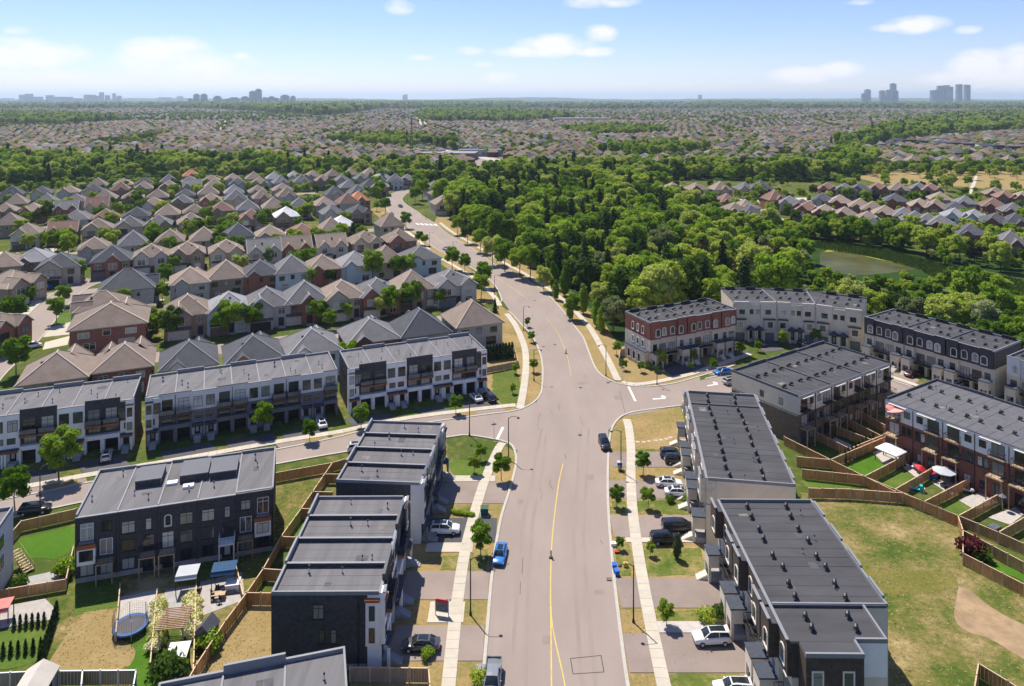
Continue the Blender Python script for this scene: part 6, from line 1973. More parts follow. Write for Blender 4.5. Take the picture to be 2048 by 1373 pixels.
box_thing("realtor_sign", "white framed board with a red strip standing on the lawn by the walk", "sign", 884, 1232, [("leg", -.95, -.85, -.05, .05, 0, 2.2, M_whitep), ("leg", .85, .95, -.05, .05, 0, 2.2, M_whitep), ("board", -.85, .85, -.04, .04, .6, 1.75, M_sign), ("strip", -.85, .85, -.05, .05, 1.76, 2.15, M_redp), ("border", -.86, .86, -.055, .055, .5, .6, M_whitep)], math.radians(-12))
box_thing("mailbox", "grey community mailbox on the verge by a lamp post", "mailbox", 1239, 940, [("cabinet", -.45, .45, -.4, .4, .5, 1.5, M_steel), ("leg", -.08, .08, -.08, .08, 0, .5, M_blackm), ("label_panel", -.4, .4, -.42, -.401, 1.0, 1.4, M_bin)])
for k, (mx, my) in enumerate(((1229, 1138), (1233, 1150))):
    box_thing("recycling_bin", ("blue recycling bin on the verge beside a yellow bag", "blue recycling bin on the verge nearer the driveway")[k], "bin", mx, my, [("tub", -.3, .3, -.4, .4, 0, .7, M_bin), ("lid", -.33, .33, -.43, .43, .7, .76, M_bin)], .3 * k)
box_thing("bin_bag", "yellow bag on the verge beside the recycling bins", "bag", 1251, 1133, [("sack", -.3, .3, -.3, .3, 0, .5, M_yellow), ("knot", -.08, .08, -.08, .08, .5, .65, M_yellow)])
box_thing("bin_bag", "white bag on the verge by the sapling", "bag", 1227, 1092, [("sack", -.4, .4, -.35, .35, 0, .5, M_whitep), ("knot", -.08, .08, -.08, .08, .5, .65, M_whitep)])
box_thing("lawn_toy", "small red toy lying on the kerbside verge", "toy", 1234, 1106, [("shell", -.35, .35, -.25, .25, .08, .3, M_redp), ("wheel", -.3, -.15, -.3, .3, 0, .15, M_tyre), ("wheel", .15, .3, -.3, .3, 0, .15, M_tyre)])
for k, (mx, my) in enumerate(((1102, 1117), (1132, 708), (955, 530))):
    box_thing("road_delineator", ("flexible orange traffic post on the yellow line near the parked blue sedan", "dark traffic post on the yellow line above the junction", "traffic post on the far stretch of centre line")[k], "traffic post", mx, my, [("post", -.12, .12, -.04, .04, .08, 1.15, M_yellow if k == 0 else M_slate), ("base", -.3, .3, -.25, .25, 0, .08, M_blackm)], 0, .045)
def street_sign(mx, my, lab):
    box_thing("street_sign", lab, "sign", mx, my, [("post", -.04, .04, -.04, .04, 0, 3.0, M_steel), ("plate", -.5, .5, -.02, .02, 2.75, 3.0, M_slate), ("plate", -.02, .02, -.5, .5, 3.02, 3.25, M_slate)], .3)
street_sign(988, 878, "street name sign at the corner lawn by the white stop line")
street_sign(1245, 760, "street name sign at the crescent corner")
def power_mast(mx, my, h):
    x, y = g(mx, my)
    r = empty("lattice_mast", (x, y, 0), 0, "slim dark lattice mast rising beyond the tree belt", "mast")
    b = MB()
    for s in ((-1, -1), (1, -1), (1, 1), (-1, 1)):
        b.bar((s[0] * 1.6, s[1] * 1.6, 0), (s[0] * .3, s[1] * .3, h), .3)
    put("leg_frame", b.mesh("leg_frame", (M_blackm,)), None, r)
    b = MB()
    for k in range(14):
        z = h * k / 14; q = 1.6 - 1.3 * k / 14; z2 = h * (k + 1) / 14; q2 = 1.6 - 1.3 * (k + 1) / 14
        b.bar((-q, -q, z), (q2, -q2, z2), .18); b.bar((q, -q, z), (-q2, -q2, z2), .18)
    put("bracing", b.mesh("bracing", (M_blackm,)), None, r)
    for z in (.86, .93, .99):
        pbox("antenna", r, -1.8, 1.8, -.2, .2, h * z - .5, h * z, M_blackm)
power_mast(823, 318, 46)

# ================================================================== fences: posts and boarded panels
def panel_mesh(L):
    def mk():
        b = MB(); n = 14
        for i in range(n):
            x0, x1 = L * i / n, L * (i + 1) / n - .012
            y = .02 if i % 2 else -.02
            b.box(x0, x1, y - .015, y + .015, .08, 1.72)
        return b.mesh("panel")
    return cached(("pan", round(L, 2)), mk)
def fence(pts, label, h=1.8, m=None, capm=None, top=True, group=None):
    """pts: survey marks of the fence's upper edge"""
    pl = [g(x, y, h if top else 0) for x, y in pts]
    root = empty("wooden_fence", (pl[0][0], pl[0][1], 0), 0, label, "fence", group)
    ox, oy = pl[0]
    m = m or M_fence
    first = True
    for a, c in zip(pl[:-1], pl[1:]):
        d = math.hypot(c[0] - a[0], c[1] - a[1]); n = max(1, round(d / 2.4)); an = math.atan2(c[1] - a[1], c[0] - a[0])
        for i in range(n):
            x, y = a[0] + (c[0] - a[0]) * i / n - ox, a[1] + (c[1] - a[1]) * i / n - oy
            p = put("panel", panel_mesh(2.4), m, root, (x, y, 0), an, (d / n / 2.4, 1, h / 1.8))
            put("cap_rail", unit_cube(), capm or M_fencecap, p, (1.2, 0, 1.755), 0, (2.4, .14, .05))
            put("post", unit_cube(), capm or M_fencecap, root, (x, y, h / 2 + .04), an, (.13, .13, h + .1))
    x, y = pl[-1]
    put("post", unit_cube(), capm or M_fencecap, root, (x - ox, y - oy, h / 2 + .04), 0, (.13, .13, h + .1))
    return root
fence([(708, 913), (665, 925), (548, 946)], "cedar fence along the side street between black and grey rows")
fence([(665, 925), (625, 983), (602, 1017), (563, 1071), (527, 1136), (494, 1184), (450, 1242), (392, 1330), (375, 1360)], "long slanting cedar fence between the garden row and the road row")
for i, (p, q) in enumerate((((650, 948), (690, 948)), ((625, 983), (665, 984)), ((602, 1017), (645, 1018)), ((565, 1073), (617, 1075)), ((525, 1137), (570, 1140)), ((492, 1185), (550, 1186)))):
    fence([p, q], ("short cedar divider of the first yard behind the grey road row", "short cedar divider of the second yard behind the grey road row", "cedar divider between the two road rows' yards", "cedar divider with a bright lawn behind it", "cedar divider before a white patio cover", "cedar divider beside the charcoal end wall")[i])
fence([(14, 1075), (42, 1042), (153, 1017)], "cedar fence between the turf lawn and the side street")
fence([(147, 1092), (132, 1158), (18, 1177), (-20, 1185)], "cedar fence round the sunken patio", 1.6)
fence([(-30, 1347), (71, 1342), (165, 1341), (272, 1340)], "weathered pale fence at the foot of the parched lawn", 1.8, M_fencegrey, M_whitep)
fence([(165, 1341), (160, 1400)], "weathered pale divider joining the foot fence", 1.8, M_fencegrey, M_whitep)
fence([(272, 1340), (262, 1400)], "weathered pale end fence below the bright turf", 1.8, M_fencegrey, M_whitep)
fence([(240, 1168), (232, 1265)], "thin wire-topped divider beside the trampoline", 1.2, M_fencegrey)
fence([(314, 1180), (300, 1330)], "garden divider between trampoline and pergola gardens", 1.3, M_fencegrey)
fence([(393, 1160), (386, 1355)], "garden divider between pergola garden and patio garden", 1.5, M_fencegrey)
fence([(470, 1120), (486, 1190)], "garden divider at the end of the patio garden", 1.5, M_fencegrey)
fence([(700, 1334), (780, 1335), (857, 1336), (862, 1400)], "tan boarded fence at the charcoal end wall", 1.8, M_fencegrey)
fence([(1617, 976), (1700, 978), (1806, 986), (1916, 1031), (1926, 1060)], "cedar fence bounding the rough field")
fence([(1926, 1060), (1926, 1106), (2048, 1168), (2100, 1195)], "dark cedar fence of the strip garden by the dirt path")
fence([(1604, 938), (1726, 951), (1791, 983)], "cedar fence of the middle wedge yard")
fence([(1593, 913), (1661, 919), (1728, 952)], "cedar fence of the inner wedge yard")
fence([(1568, 873), (1661, 919)], "cedar fence from the beige row's end to the wedge yards")
fence([(1728, 952), (1848, 1003), (1917, 1031)], "cedar fence along the feet of the sunny yards")
fence([(1917, 1031), (1997, 1064), (2048, 1087), (2100, 1110)], "cedar fence continuing past the rough field's corner")
fence([(1926, 1060), (2048, 1124), (2100, 1150)], "second cedar fence of the strip garden")
for i, (p, q) in enumerate((((1661, 919), (1772, 873)), ((1728, 953), (1821, 905)), ((1789, 979), (1871, 932)), ((1848, 1003), (1938, 957)), ((1917, 1031), (1999, 987)), ((1997, 1064), (2060, 1028)))):
    fence([p, q], ("cedar divider behind the cedar hedge of the vivid turf yard", "cedar divider between turf yard and gazebo yard end", "cedar divider beside the red parasol yard", "cedar divider beside the grey parasol yard", "cedar divider beside the lounger yard", "cedar divider beside the last sunny yard")[i])
for i, (p, q) in enumerate((((1635, 865), (1702, 898)), ((1658, 847), (1748, 881)), ((1692, 836), (1760, 870)), ((1724, 824), (1770, 850)))):
    fence([p, q], ("shaded divider of the first narrow yard under the balconies", "shaded divider of the second narrow yard under the balconies", "shaded divider of the third narrow yard under the balconies", "shaded divider of the fourth narrow yard under the balconies")[i])
fence([(1700, 897), (1770, 868)], "cedar fence closing the narrow yards under the balconies")
fence([(1945, 1400), (1957, 1326), (2016, 1362), (2060, 1390)], "cedar fence corner rising from the field beside the dirt path")
fence([(1262, 690), (1240, 700), (1238, 716)], "small cedar fence at the red brick row's side", 2.0, M_fencegrey)
fence([(970, 735), (1036, 722), (1030, 700)], "brown fence of the cedar-hedged corner yard", 1.6, M_fencegrey)

# ================================================================== garden things
for pts, m, nm in (([(238, 1195), (312, 1180), (306, 1240), (232, 1262)], M_patio, "patio"), ([(330, 1180), (392, 1170), (388, 1230), (325, 1240)], M_found, "patio"), ([(400, 1165), (484, 1145), (490, 1200), (396, 1235)], M_patio, "patio"),
                   ([(0, 1215), (90, 1198), (108, 1215), (100, 1240), (0, 1258)], M_patio, "patio"), ([(30, 1160), (120, 1140), (118, 1165), (30, 1185)], M_found, "patio"),
                   ([(1745, 905), (1790, 890), (1830, 912), (1775, 935)], M_patio, "patio"), ([(1805, 935), (1850, 925), (1880, 945), (1835, 958)], M_patio, "patio"), ([(1862, 965), (1905, 950), (1945, 975), (1905, 992)], M_patio, "patio"), ([(1915, 1000), (1960, 985), (2000, 1005), (1950, 1020)], M_patio, "patio"), ([(1975, 1035), (2030, 1015), (2048, 1030), (2020, 1050)], M_patio, "patio"), ([(1655, 890), (1690, 905), (1712, 895), (1670, 875)], M_patio, "patio")):
    sheet(nm, G(pts), 0.03, m)
for pts, m in (([(1690, 935), (1745, 908), (1775, 935), (1725, 958)], M_turf), ([(1740, 962), (1805, 937), (1833, 958), (1788, 983)], M_lawn), ([(1800, 990), (1860, 967), (1903, 992), (1845, 1010)], M_yard), ([(1858, 1010), (1915, 1000), (1948, 1020), (1915, 1035)], M_lawn), ([(1925, 1042), (1975, 1035), (2018, 1050), (1990, 1068)], M_yard), ([(1620, 890), (1650, 885), (1690, 908), (1660, 922)], M_lawn), ([(1700, 870), (1725, 862), (1765, 875), (1745, 888)], M_lawn), ([(1960, 1110), (2000, 1128), (2048, 1150), (2048, 1165), (1990, 1140)], M_turf),
               ([(585, 1015), (622, 1018), (612, 1075), (575, 1068)], M_lawn), ([(545, 1085), (612, 1090), (590, 1140), (540, 1132)], M_yard), ([(1600, 945), (1720, 960), (1700, 978), (1610, 975)], M_lawn), ([(1590, 920), (1650, 925), (1700, 945), (1600, 938)], M_yard)):
    sheet("back_lawn", G(pts), 0.02, m)

def trampoline(mx, my, R):
    x, y = g(mx, my)
    r = empty("trampoline", (x, y, 0), 0, "round trampoline with blue rim pad and black net enclosure", "trampoline")
    b = MB(); n = 24
    for i in range(n):
        a, c = 2 * math.pi * i / n, 2 * math.pi * (i + 1) / n
        b.quad(*[(math.cos(t) * q, math.sin(t) * q, .85) for t, q in ((a, R * .8), (a, R), (c, R), (c, R * .8))])
        b.quad((math.cos(a) * R, math.sin(a) * R, .85), (math.cos(c) * R, math.sin(c) * R, .85), (math.cos(c) * R, math.sin(c) * R, .62), (math.cos(a) * R, math.sin(a) * R, .62))
    put("rim_pad", b.mesh("rim_pad", (mat("rim_pad_blue", (.05, .12, .28), .7, .1, 1),)), None, r)
    b = MB(); b.quad(*[(math.cos(2 * math.pi * i / n) * R * .81, math.sin(2 * math.pi * i / n) * R * .81, .83) for i in range(n)])
    put("mat", b.mesh("mat", (mat("trampoline_mat", (.09, .09, .1), .8, .1, 1),)), None, r)
    for i in range(6):
        a = i * math.pi / 3
        b = MB(); b.tube([(math.cos(a) * R, math.sin(a) * R, 0), (math.cos(a) * R, math.sin(a) * R, 2.5)], [.04, .04], 6)
        put("pole", b.mesh("pole", (M_steel,)), None, r)
    b = MB()
    for z in np.linspace(1.0, 2.45, 6):
        for i in range(n):
            a, c = 2 * math.pi * i / n, 2 * math.pi * (i + 1) / n
            b.bar((math.cos(a) * R * .97, math.sin(a) * R * .97, z), (math.cos(c) * R * .97, math.sin(c) * R * .97, z), .012)
    for i in range(n * 2):
        a = math.pi * i / n
        b.bar((math.cos(a) * R * .97, math.sin(a) * R * .97, .85), (math.cos(a) * R * .97, math.sin(a) * R * .97, 2.45), .012)
    put("net", b.mesh("net", (M_blackm,)), None, r)
trampoline(261, 1262, 2.1)

x, y = g(350, 1278)
pg_ = empty("pergola", (x, y, 0), math.radians(8), "cedar pergola of curved slats between cream hydrangeas", "pergola")
for sx in (-1.4, 1.4):
    for sy in (-1.6, 1.6):
        pbox("post", pg_, sx - .07, sx + .07, sy - .07, sy + .07, 0, 2.4, M_treated)
    pbox("beam", pg_, sx - .06, sx + .06, -2.0, 2.0, 2.4, 2.58, M_treated)
for k in range(13):
    yy = -1.9 + k * 3.8 / 12
    pbox("slat", pg_, -1.8, 1.8, yy - .045, yy + .045, 2.58, 2.68, mat("pergola_slat_wood", (.42, .26, .17), .85, .15, 2))
def shed(mx, my, w, d, h, rz, label, wallm, roofm, gable_=True):
    x, y = g(mx, my)
    r = empty("garden_shed", (x, y, 0), rz, label, "shed")
    b = MB(); b.box(-w / 2, w / 2, -d / 2, d / 2, 0, h)
    if gable_:
        b.quad((-w / 2, -d / 2, h), (w / 2, -d / 2, h), (0, -d / 2, h + .9)); b.quad((-w / 2, d / 2, h), (w / 2, d / 2, h), (0, d / 2, h + .9))
    put("wall", b.mesh("wall"), wallm, r)
    b = MB()
    if gable_:
        for s in (-1, 1):
            b.quad((s * (w / 2 + .15), -d / 2 - .15, h - .1), (0, -d / 2 - .15, h + .95), (0, d / 2 + .15, h + .95), (s * (w / 2 + .15), d / 2 + .15, h - .1))
            b.quad((s * (w / 2 + .15), -d / 2 - .15, h - .18), (0, -d / 2 - .15, h + .87), (0, d / 2 + .15, h + .87), (s * (w / 2 + .15), d / 2 + .15, h - .18))
    else:
        b.quad((-w / 2 - .1, -d / 2 - .15, h - .05), (w / 2 + .1, -d / 2 - .15, h - .05), (w / 2 + .1, d / 2 + .15, h + .4), (-w / 2 - .1, d / 2 + .15, h + .4))
        b.box(-w / 2 - .1, w / 2 + .1, -d / 2 - .15, -d / 2 - .1, h - .15, h - .04)
    put("roof", b.mesh("roof"), roofm, r)
    put("door", cached(("door", 1.0, 1.8), lambda: _door(1.0, 1.8)), M_dark, r, (w / 2 + .002, 0, .1), math.pi / 2)
shed(414, 1285, 1.9, 2.2, 2.0, math.radians(-8), "small taupe garden shed with grey gabled roof by the slanting fence", mat("taupe_resin", (.22, .18, .14), .8, .06, 1), M_capd)
shed(356, 1338, 2.2, 2.0, 2.0, math.radians(8), "pale lean-to shed with white roof at the pergola garden's foot", mat("grey_resin", (.25, .24, .23), .8, .06, 1), M_whitep, False)
shed(68, 1405, 3.2, 4.4, 2.2, math.radians(10), "beige gabled shed behind the weathered pale fence", M_tanroof, M_tanroof)

def awning(mx, my, w, d, h, rz, label, m, slope=.5, name="gazebo"):
    x, y = g(mx, my)
    r = empty(name, (x, y, 0), rz, label, "gazebo")
    for sx in (-1, 1):
        for sy in (-1, 1):
            pbox("post", r, sx * (w / 2 - .08) - .05, sx * (w / 2 - .08) + .05, sy * (d / 2 - .08) - .05, sy * (d / 2 - .08) + .05, 0, h, M_blackm)
    b = MB()
    c = [(-w / 2, -d / 2, h), (w / 2, -d / 2, h), (w / 2, d / 2, h), (-w / 2, d / 2, h)]
    if slope > 0:
        ap = (0, 0, h + slope)
        for i in range(4):
            b.quad(c[i], c[(i + 1) % 4], ap)
            p, q = c[i], c[(i + 1) % 4]
            b.quad(p, q, (q[0], q[1], h - .2), (p[0], p[1], p[2] - .2))
    else:
        b.box(-w / 2, w / 2, -d / 2, d / 2, h, h + .1)
        b.quad((-w / 2, -d / 2, h), (w / 2, -d / 2, h), (w / 2, -d / 2 - .3, h - .35), (-w / 2, -d / 2 - .3, h - .35))
    put("canopy", b.mesh("canopy"), m, r)
    return r
awning(376, 1178, 2.8, 2.4, 2.5, math.radians(12), "grey fabric shade over the pergola garden patio", M_canvas, 0)
awning(449, 1168, 3.2, 2.2, 2.4, math.radians(12), "navy barbecue gazebo on the furnished patio", M_navyc, 0)
awning(1782, 925, 4.2, 3.6, 2.4, math.radians(-58), "white pop-up gazebo on the vivid turf yard's patio", M_whitep, 1.0)
awning(2, 1240, 2.4, 2.2, 2.0, .3, "red edged grill shelter beside the walled lawn", M_pink, 0)
awning(312, 652, 4.0, 3.4, 2.5, ANG, "white garden canopy behind the large red brick house", M_whitep, 0)
awning(300, 628, 3.6, 3.2, 2.6, ANG, "brown roofed garden pavilion behind the large red brick house", ROOFC["brown"], .6)
def parasol(x, y, z, R, label, m, tilt=0.0, ph=2.3):
    r = empty("parasol", (x, y, z), 0, label, "parasol")
    r.rotation_euler = (tilt, tilt * .5, 0)
    b = MB(); n = 8
    for i in range(n):
        a, c = 2 * math.pi * i / n, 2 * math.pi * (i + 1) / n
        b.quad((0, 0, ph + .45), (R * math.cos(a), R * math.sin(a), ph), (R * math.cos(c), R * math.sin(c), ph))
        b.quad((R * math.cos(a), R * math.sin(a), ph), (R * math.cos(c), R * math.sin(c), ph), (R * math.cos(c), R * math.sin(c), ph - .15), (R * math.cos(a), R * math.sin(a), ph - .15))
    put("canopy", b.mesh("canopy"), m, r)
    b = MB(); b.tube([(0, 0, 0), (0, 0, ph + .45)], [.035, .03], 6)
    put("pole", b.mesh("pole", (M_steel,)), None, r)
    b = MB(); b.tube([(0, 0, 0), (0, 0, .1)], [.3, .28], 10)
    put("base", b.mesh("base", (M_blackm,)), None, r)
ra = R4.root.rotation_euler.z
def on_R4(u, v):
    o = R4.root.location
    return o.x + u * math.cos(ra) - v * math.sin(ra), o.y + u * math.sin(ra) + v * math.cos(ra)
parasol(*on_R4(1.3, -.7), 7.25, 1.25, "coral parasol on the top balcony corner", M_pink, .25, 2.0)
parasol(*on_R4(3.0, -1.0), 7.2, 1.55, "larger pale coral parasol on the top balcony", mat("pale_coral_cloth", (.66, .33, .29), .9, .06, 1), -.25, 1.9)
parasol(*g(1888, 968), 0.03, 1.9, "round grey parasol over the toy-strewn yard", M_canvas)
parasol(*g(1837, 947), 0.03, 1.0, "small red parasol on the gravelled yard patio", M_redp, .3, 1.2)
parasol(*g(2005, 1020), 0.03, .6, "furled grey parasol on the end yard patio", M_slate, 0, 2.2)
def table_set(mx, my, rz, lab):
    box_thing("patio_table", lab, "table", mx, my, [("tabletop", -.9, .9, -.5, .5, .68, .74, M_treated)] + [("leg", sx * .8 - .04, sx * .8 + .04, sy * .4 - .04, sy * .4 + .04, 0, .68, M_treated) for sx in (-1, 1) for sy in (-1, 1)], rz, .03)
def chair(mx, my, rz, lab, gr, m=M_dark):
    r = box_thing("patio_chair", lab, "chair", mx, my, [("seat", -.25, .25, -.25, .25, .4, .46, m), ("backrest", -.25, .25, .2, .26, .46, .95, m)] + [("leg", sx * .22 - .02, sx * .22 + .02, sy * .22 - .02, sy * .22 + .02, 0, .4, m) for sx in (-1, 1) for sy in (-1, 1)], rz, .03)
    r["group"] = gr
table_set(437, 1198, .2, "slatted patio table on the furnished garden patio")
for (mx, my) in ((426, 1192), (448, 1190), (436, 1186), (438, 1208), (425, 1203)):
    chair(mx, my, rnd.uniform(0, 6), "dark patio chair round the slatted table", "chairs round the slatted table", M_darkbrown)
table_set(1800, 912, .5, "low dark table under the white gazebo")
for (mx, my) in ((1815, 935), (1826, 938), (1832, 930)):
    chair(mx, my, rnd.uniform(0, 6), "pale garden chair on the gravelled yard patio", "chairs on the gravelled patio", M_whitep)
for (mx, my) in ((1893, 985), (1868, 965), (1905, 968), (1915, 985)):
    chair(mx, my, rnd.uniform(0, 6), "dark garden chair under the round grey parasol", "chairs under the grey parasol")
box_thing("hot_tub", "white boxed hot tub beside the furnished patio", "hot tub", 466, 1178, [("tub", -.9, .9, -.8, .8, 0, .9, M_whitep), ("cover", -.95, .95, -.85, .85, .9, 1.0, M_whitep), ("step", -.5, .5, -1.15, -.8, 0, .35, M_slate)], .2, .03)
box_thing("sun_lounger", "grey sun lounger on the pale yard patio", "lounger", 1935, 985, [("mattress", -.9, .5, -.35, .35, .32, .42, M_canvas), ("backrest", .5, .95, -.35, .35, .42, .62, M_canvas), ("leg", -.8, -.74, -.3, .3, 0, .32, M_steel), ("leg", .7, .76, -.3, .3, 0, .32, M_steel)], -.4, .03)
box_thing("toy_slide", "teal plastic slide on the toy-strewn yard lawn", "slide", 1833, 982, [("chute", -1.3, .5, -.35, .35, .25, .4, M_teal), ("tower", .5, .95, -.4, .4, 0, 1.1, M_teal), ("ladder", .95, 1.3, -.3, .3, 0, .7, M_tanroof)], -.5, .03)
box_thing("toy_playhouse", "red and blue playhouse tent on the toy-strewn patio", "playhouse", 1864, 958, [("wall", -.6, .6, -.5, .5, 0, .9, M_bin), ("roof", -.7, .7, -.6, .6, .9, 1.2, M_redp)], .3, .03)
box_thing("cold_frame", "small glazed cold frame on the end yard lawn", "cold frame", 1988, 1058, [("frame", -.9, .9, -.6, .6, 0, .35, M_slate), ("lid", -.92, .92, -.62, .62, .35, .42, M_railglass)], .5, .03)
# wooden garden stairs of the western corner
x, y = g(30, 1130)
gs = empty("garden_stairs", (x, y, 0), math.radians(-28), "wooden garden stairs descending beside the turf lawn", "stairs")
for k in range(9):
    pbox("tread", gs, k * .42, k * .42 + .38, -.6, .6, 2.1 - k * .23, 2.16 - k * .23, M_treated)
for s in (-.62, .62):
    b = MB(); b.bar((0, s, 2.05), (3.8, s, .05), .07, .22); b.bar((0, s, 3.0), (3.8, s, 1.0), .05)
    for k in range(5):
        b.bar((k * .95, s, 2.05 - k * .5), (k * .95, s, 3.0 - k * .5), .05)
    put("stringer", b.mesh("stringer", (M_treated,)), None, gs)
# ================================================================== the far suburb
far_woods = [G(p) for p in (
    [(-40, 318), (120, 326), (330, 326), (470, 330), (560, 336), (700, 340), (860, 346), (1000, 340), (1060, 345), (1330, 345), (1640, 345), (1690, 300), (1760, 320), (1740, 345), (1650, 365), (1560, 362), (1330, 360), (1330, 395), (1000, 392), (930, 362), (850, 362), (740, 362), (560, 352), (420, 350), (180, 360), (60, 385), (-60, 380)],
    [(330, 212), (520, 207), (830, 206), (830, 216), (760, 220), (700, 232), (640, 236), (560, 230), (430, 220)],
    [(830, 236), (850, 222), (1000, 224), (1140, 232), (1150, 240), (1000, 248), (930, 246), (870, 248)],
    [(800, 206), (880, 204), (1040, 205), (1050, 212), (960, 214), (810, 213)],
    [(1390, 206), (1440, 202), (1530, 204), (1545, 211), (1400, 213)],
    [(1650, 300), (1760, 262), (1850, 245), (1950, 228), (2100, 225), (2150, 262), (2000, 268), (1860, 280), (1760, 296)],
    [(1120, 264), (1200, 258), (1320, 262), (1340, 270), (1200, 276)],
    [(880, 296), (900, 282), (920, 290), (905, 305)],
    [(-40, 228), (130, 232), (260, 244), (120, 252), (-40, 250)],
    [(640, 288), (760, 276), (860, 284), (900, 300), (800, 300)],
    [(1200, 312), (1330, 300), (1420, 306), (1300, 322)])]
fr_ = random.Random(77)
belt_extra = []
for pl in far_woods[:1]:
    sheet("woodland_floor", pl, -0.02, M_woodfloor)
def infar(x, y):
    for pl in far_woods:
        if inpoly(x, y, pl): return True
    return False
# districts with their own street direction
seeds = [(fr_.uniform(-3200, 3200), fr_.uniform(600, 4600), fr_.uniform(-.7, .7)) for _ in range(70)]
seeds += [(fr_.uniform(-900, 900), fr_.uniform(620, 1500), fr_.uniform(-.6, .6)) for _ in range(22)]
SD = np.array(seeds)
sites = []
roads_far = [G(p) for p in ([(915, 370), (1000, 350), (1065, 333), (1000, 318), (840, 290), (830, 300), (960, 332), (905, 365)], [(820, 228), (850, 228), (862, 255), (842, 255)], [(430, 268), (445, 240), (462, 240), (446, 268)], [(190, 285), (310, 275), (320, 290), (220, 300)], [(1640, 320), (1760, 318), (1760, 345), (1650, 345)], [(1690, 338), (2150, 335), (2150, 385), (1700, 372)])]
for si, (sx, sz, an) in enumerate(seeds):
    c, s = math.cos(an), math.sin(an)
    near = sz < 1700
    dx, dz = (13.5, 27) if near else (16, 30)
    R_ = 620
    nu, nv = int(R_ / dx), int(R_ / dz)
    for iv in range(-nv, nv):
        for iu in range(-nu, nu):
            u, v = iu * dx, iv * dz + (6 if iv % 2 else -3)
            x, y = sx + u * c - v * s, sz + u * s + v * c
            if y < 640 or y > 4300 or abs(x) > .73 * y + 20: continue
            d = (SD[:, 0] - x) ** 2 + (SD[:, 1] - y) ** 2
            if int(np.argmin(d)) != si: continue
            if iu % 17 == 0: continue
            sites.append((x + fr_.uniform(-1, 1), y + fr_.uniform(-2, 2), an + (math.pi if iv % 2 else 0)))
sites = [q for q in sites if not infar(q[0], q[1]) and not any(inpoly(q[0], q[1], r) for r in roads_far)]
sites = [q for q in sites if np.min((hs[:, 0] - q[0]) ** 2 + (hs[:, 1] - q[1]) ** 2) > 200]
keep = []
for q in sites:
    p = .93 if q[1] < 1500 else (.75 if q[1] < 2500 else .5)
    if fr_.random() < p: keep.append(q)
keep.sort(key=lambda q: q[1])
n_single = max(0, 296 - house_count[0])
hr_ = random.Random(9)
for q in keep[:n_single]:
    rf, wl_ = hr_.choice(cols), hr_.choice(["brown brick", "red brick", "tan brick", "grey stone"])
    house(q[0], q[1], q[2], hr_.choice([0, 1, 2, 4]), rf, wl_, "in the suburb beyond the woods", 0, 1, 1, 1)
mass = keep[n_single:]
print("far houses", len(mass))
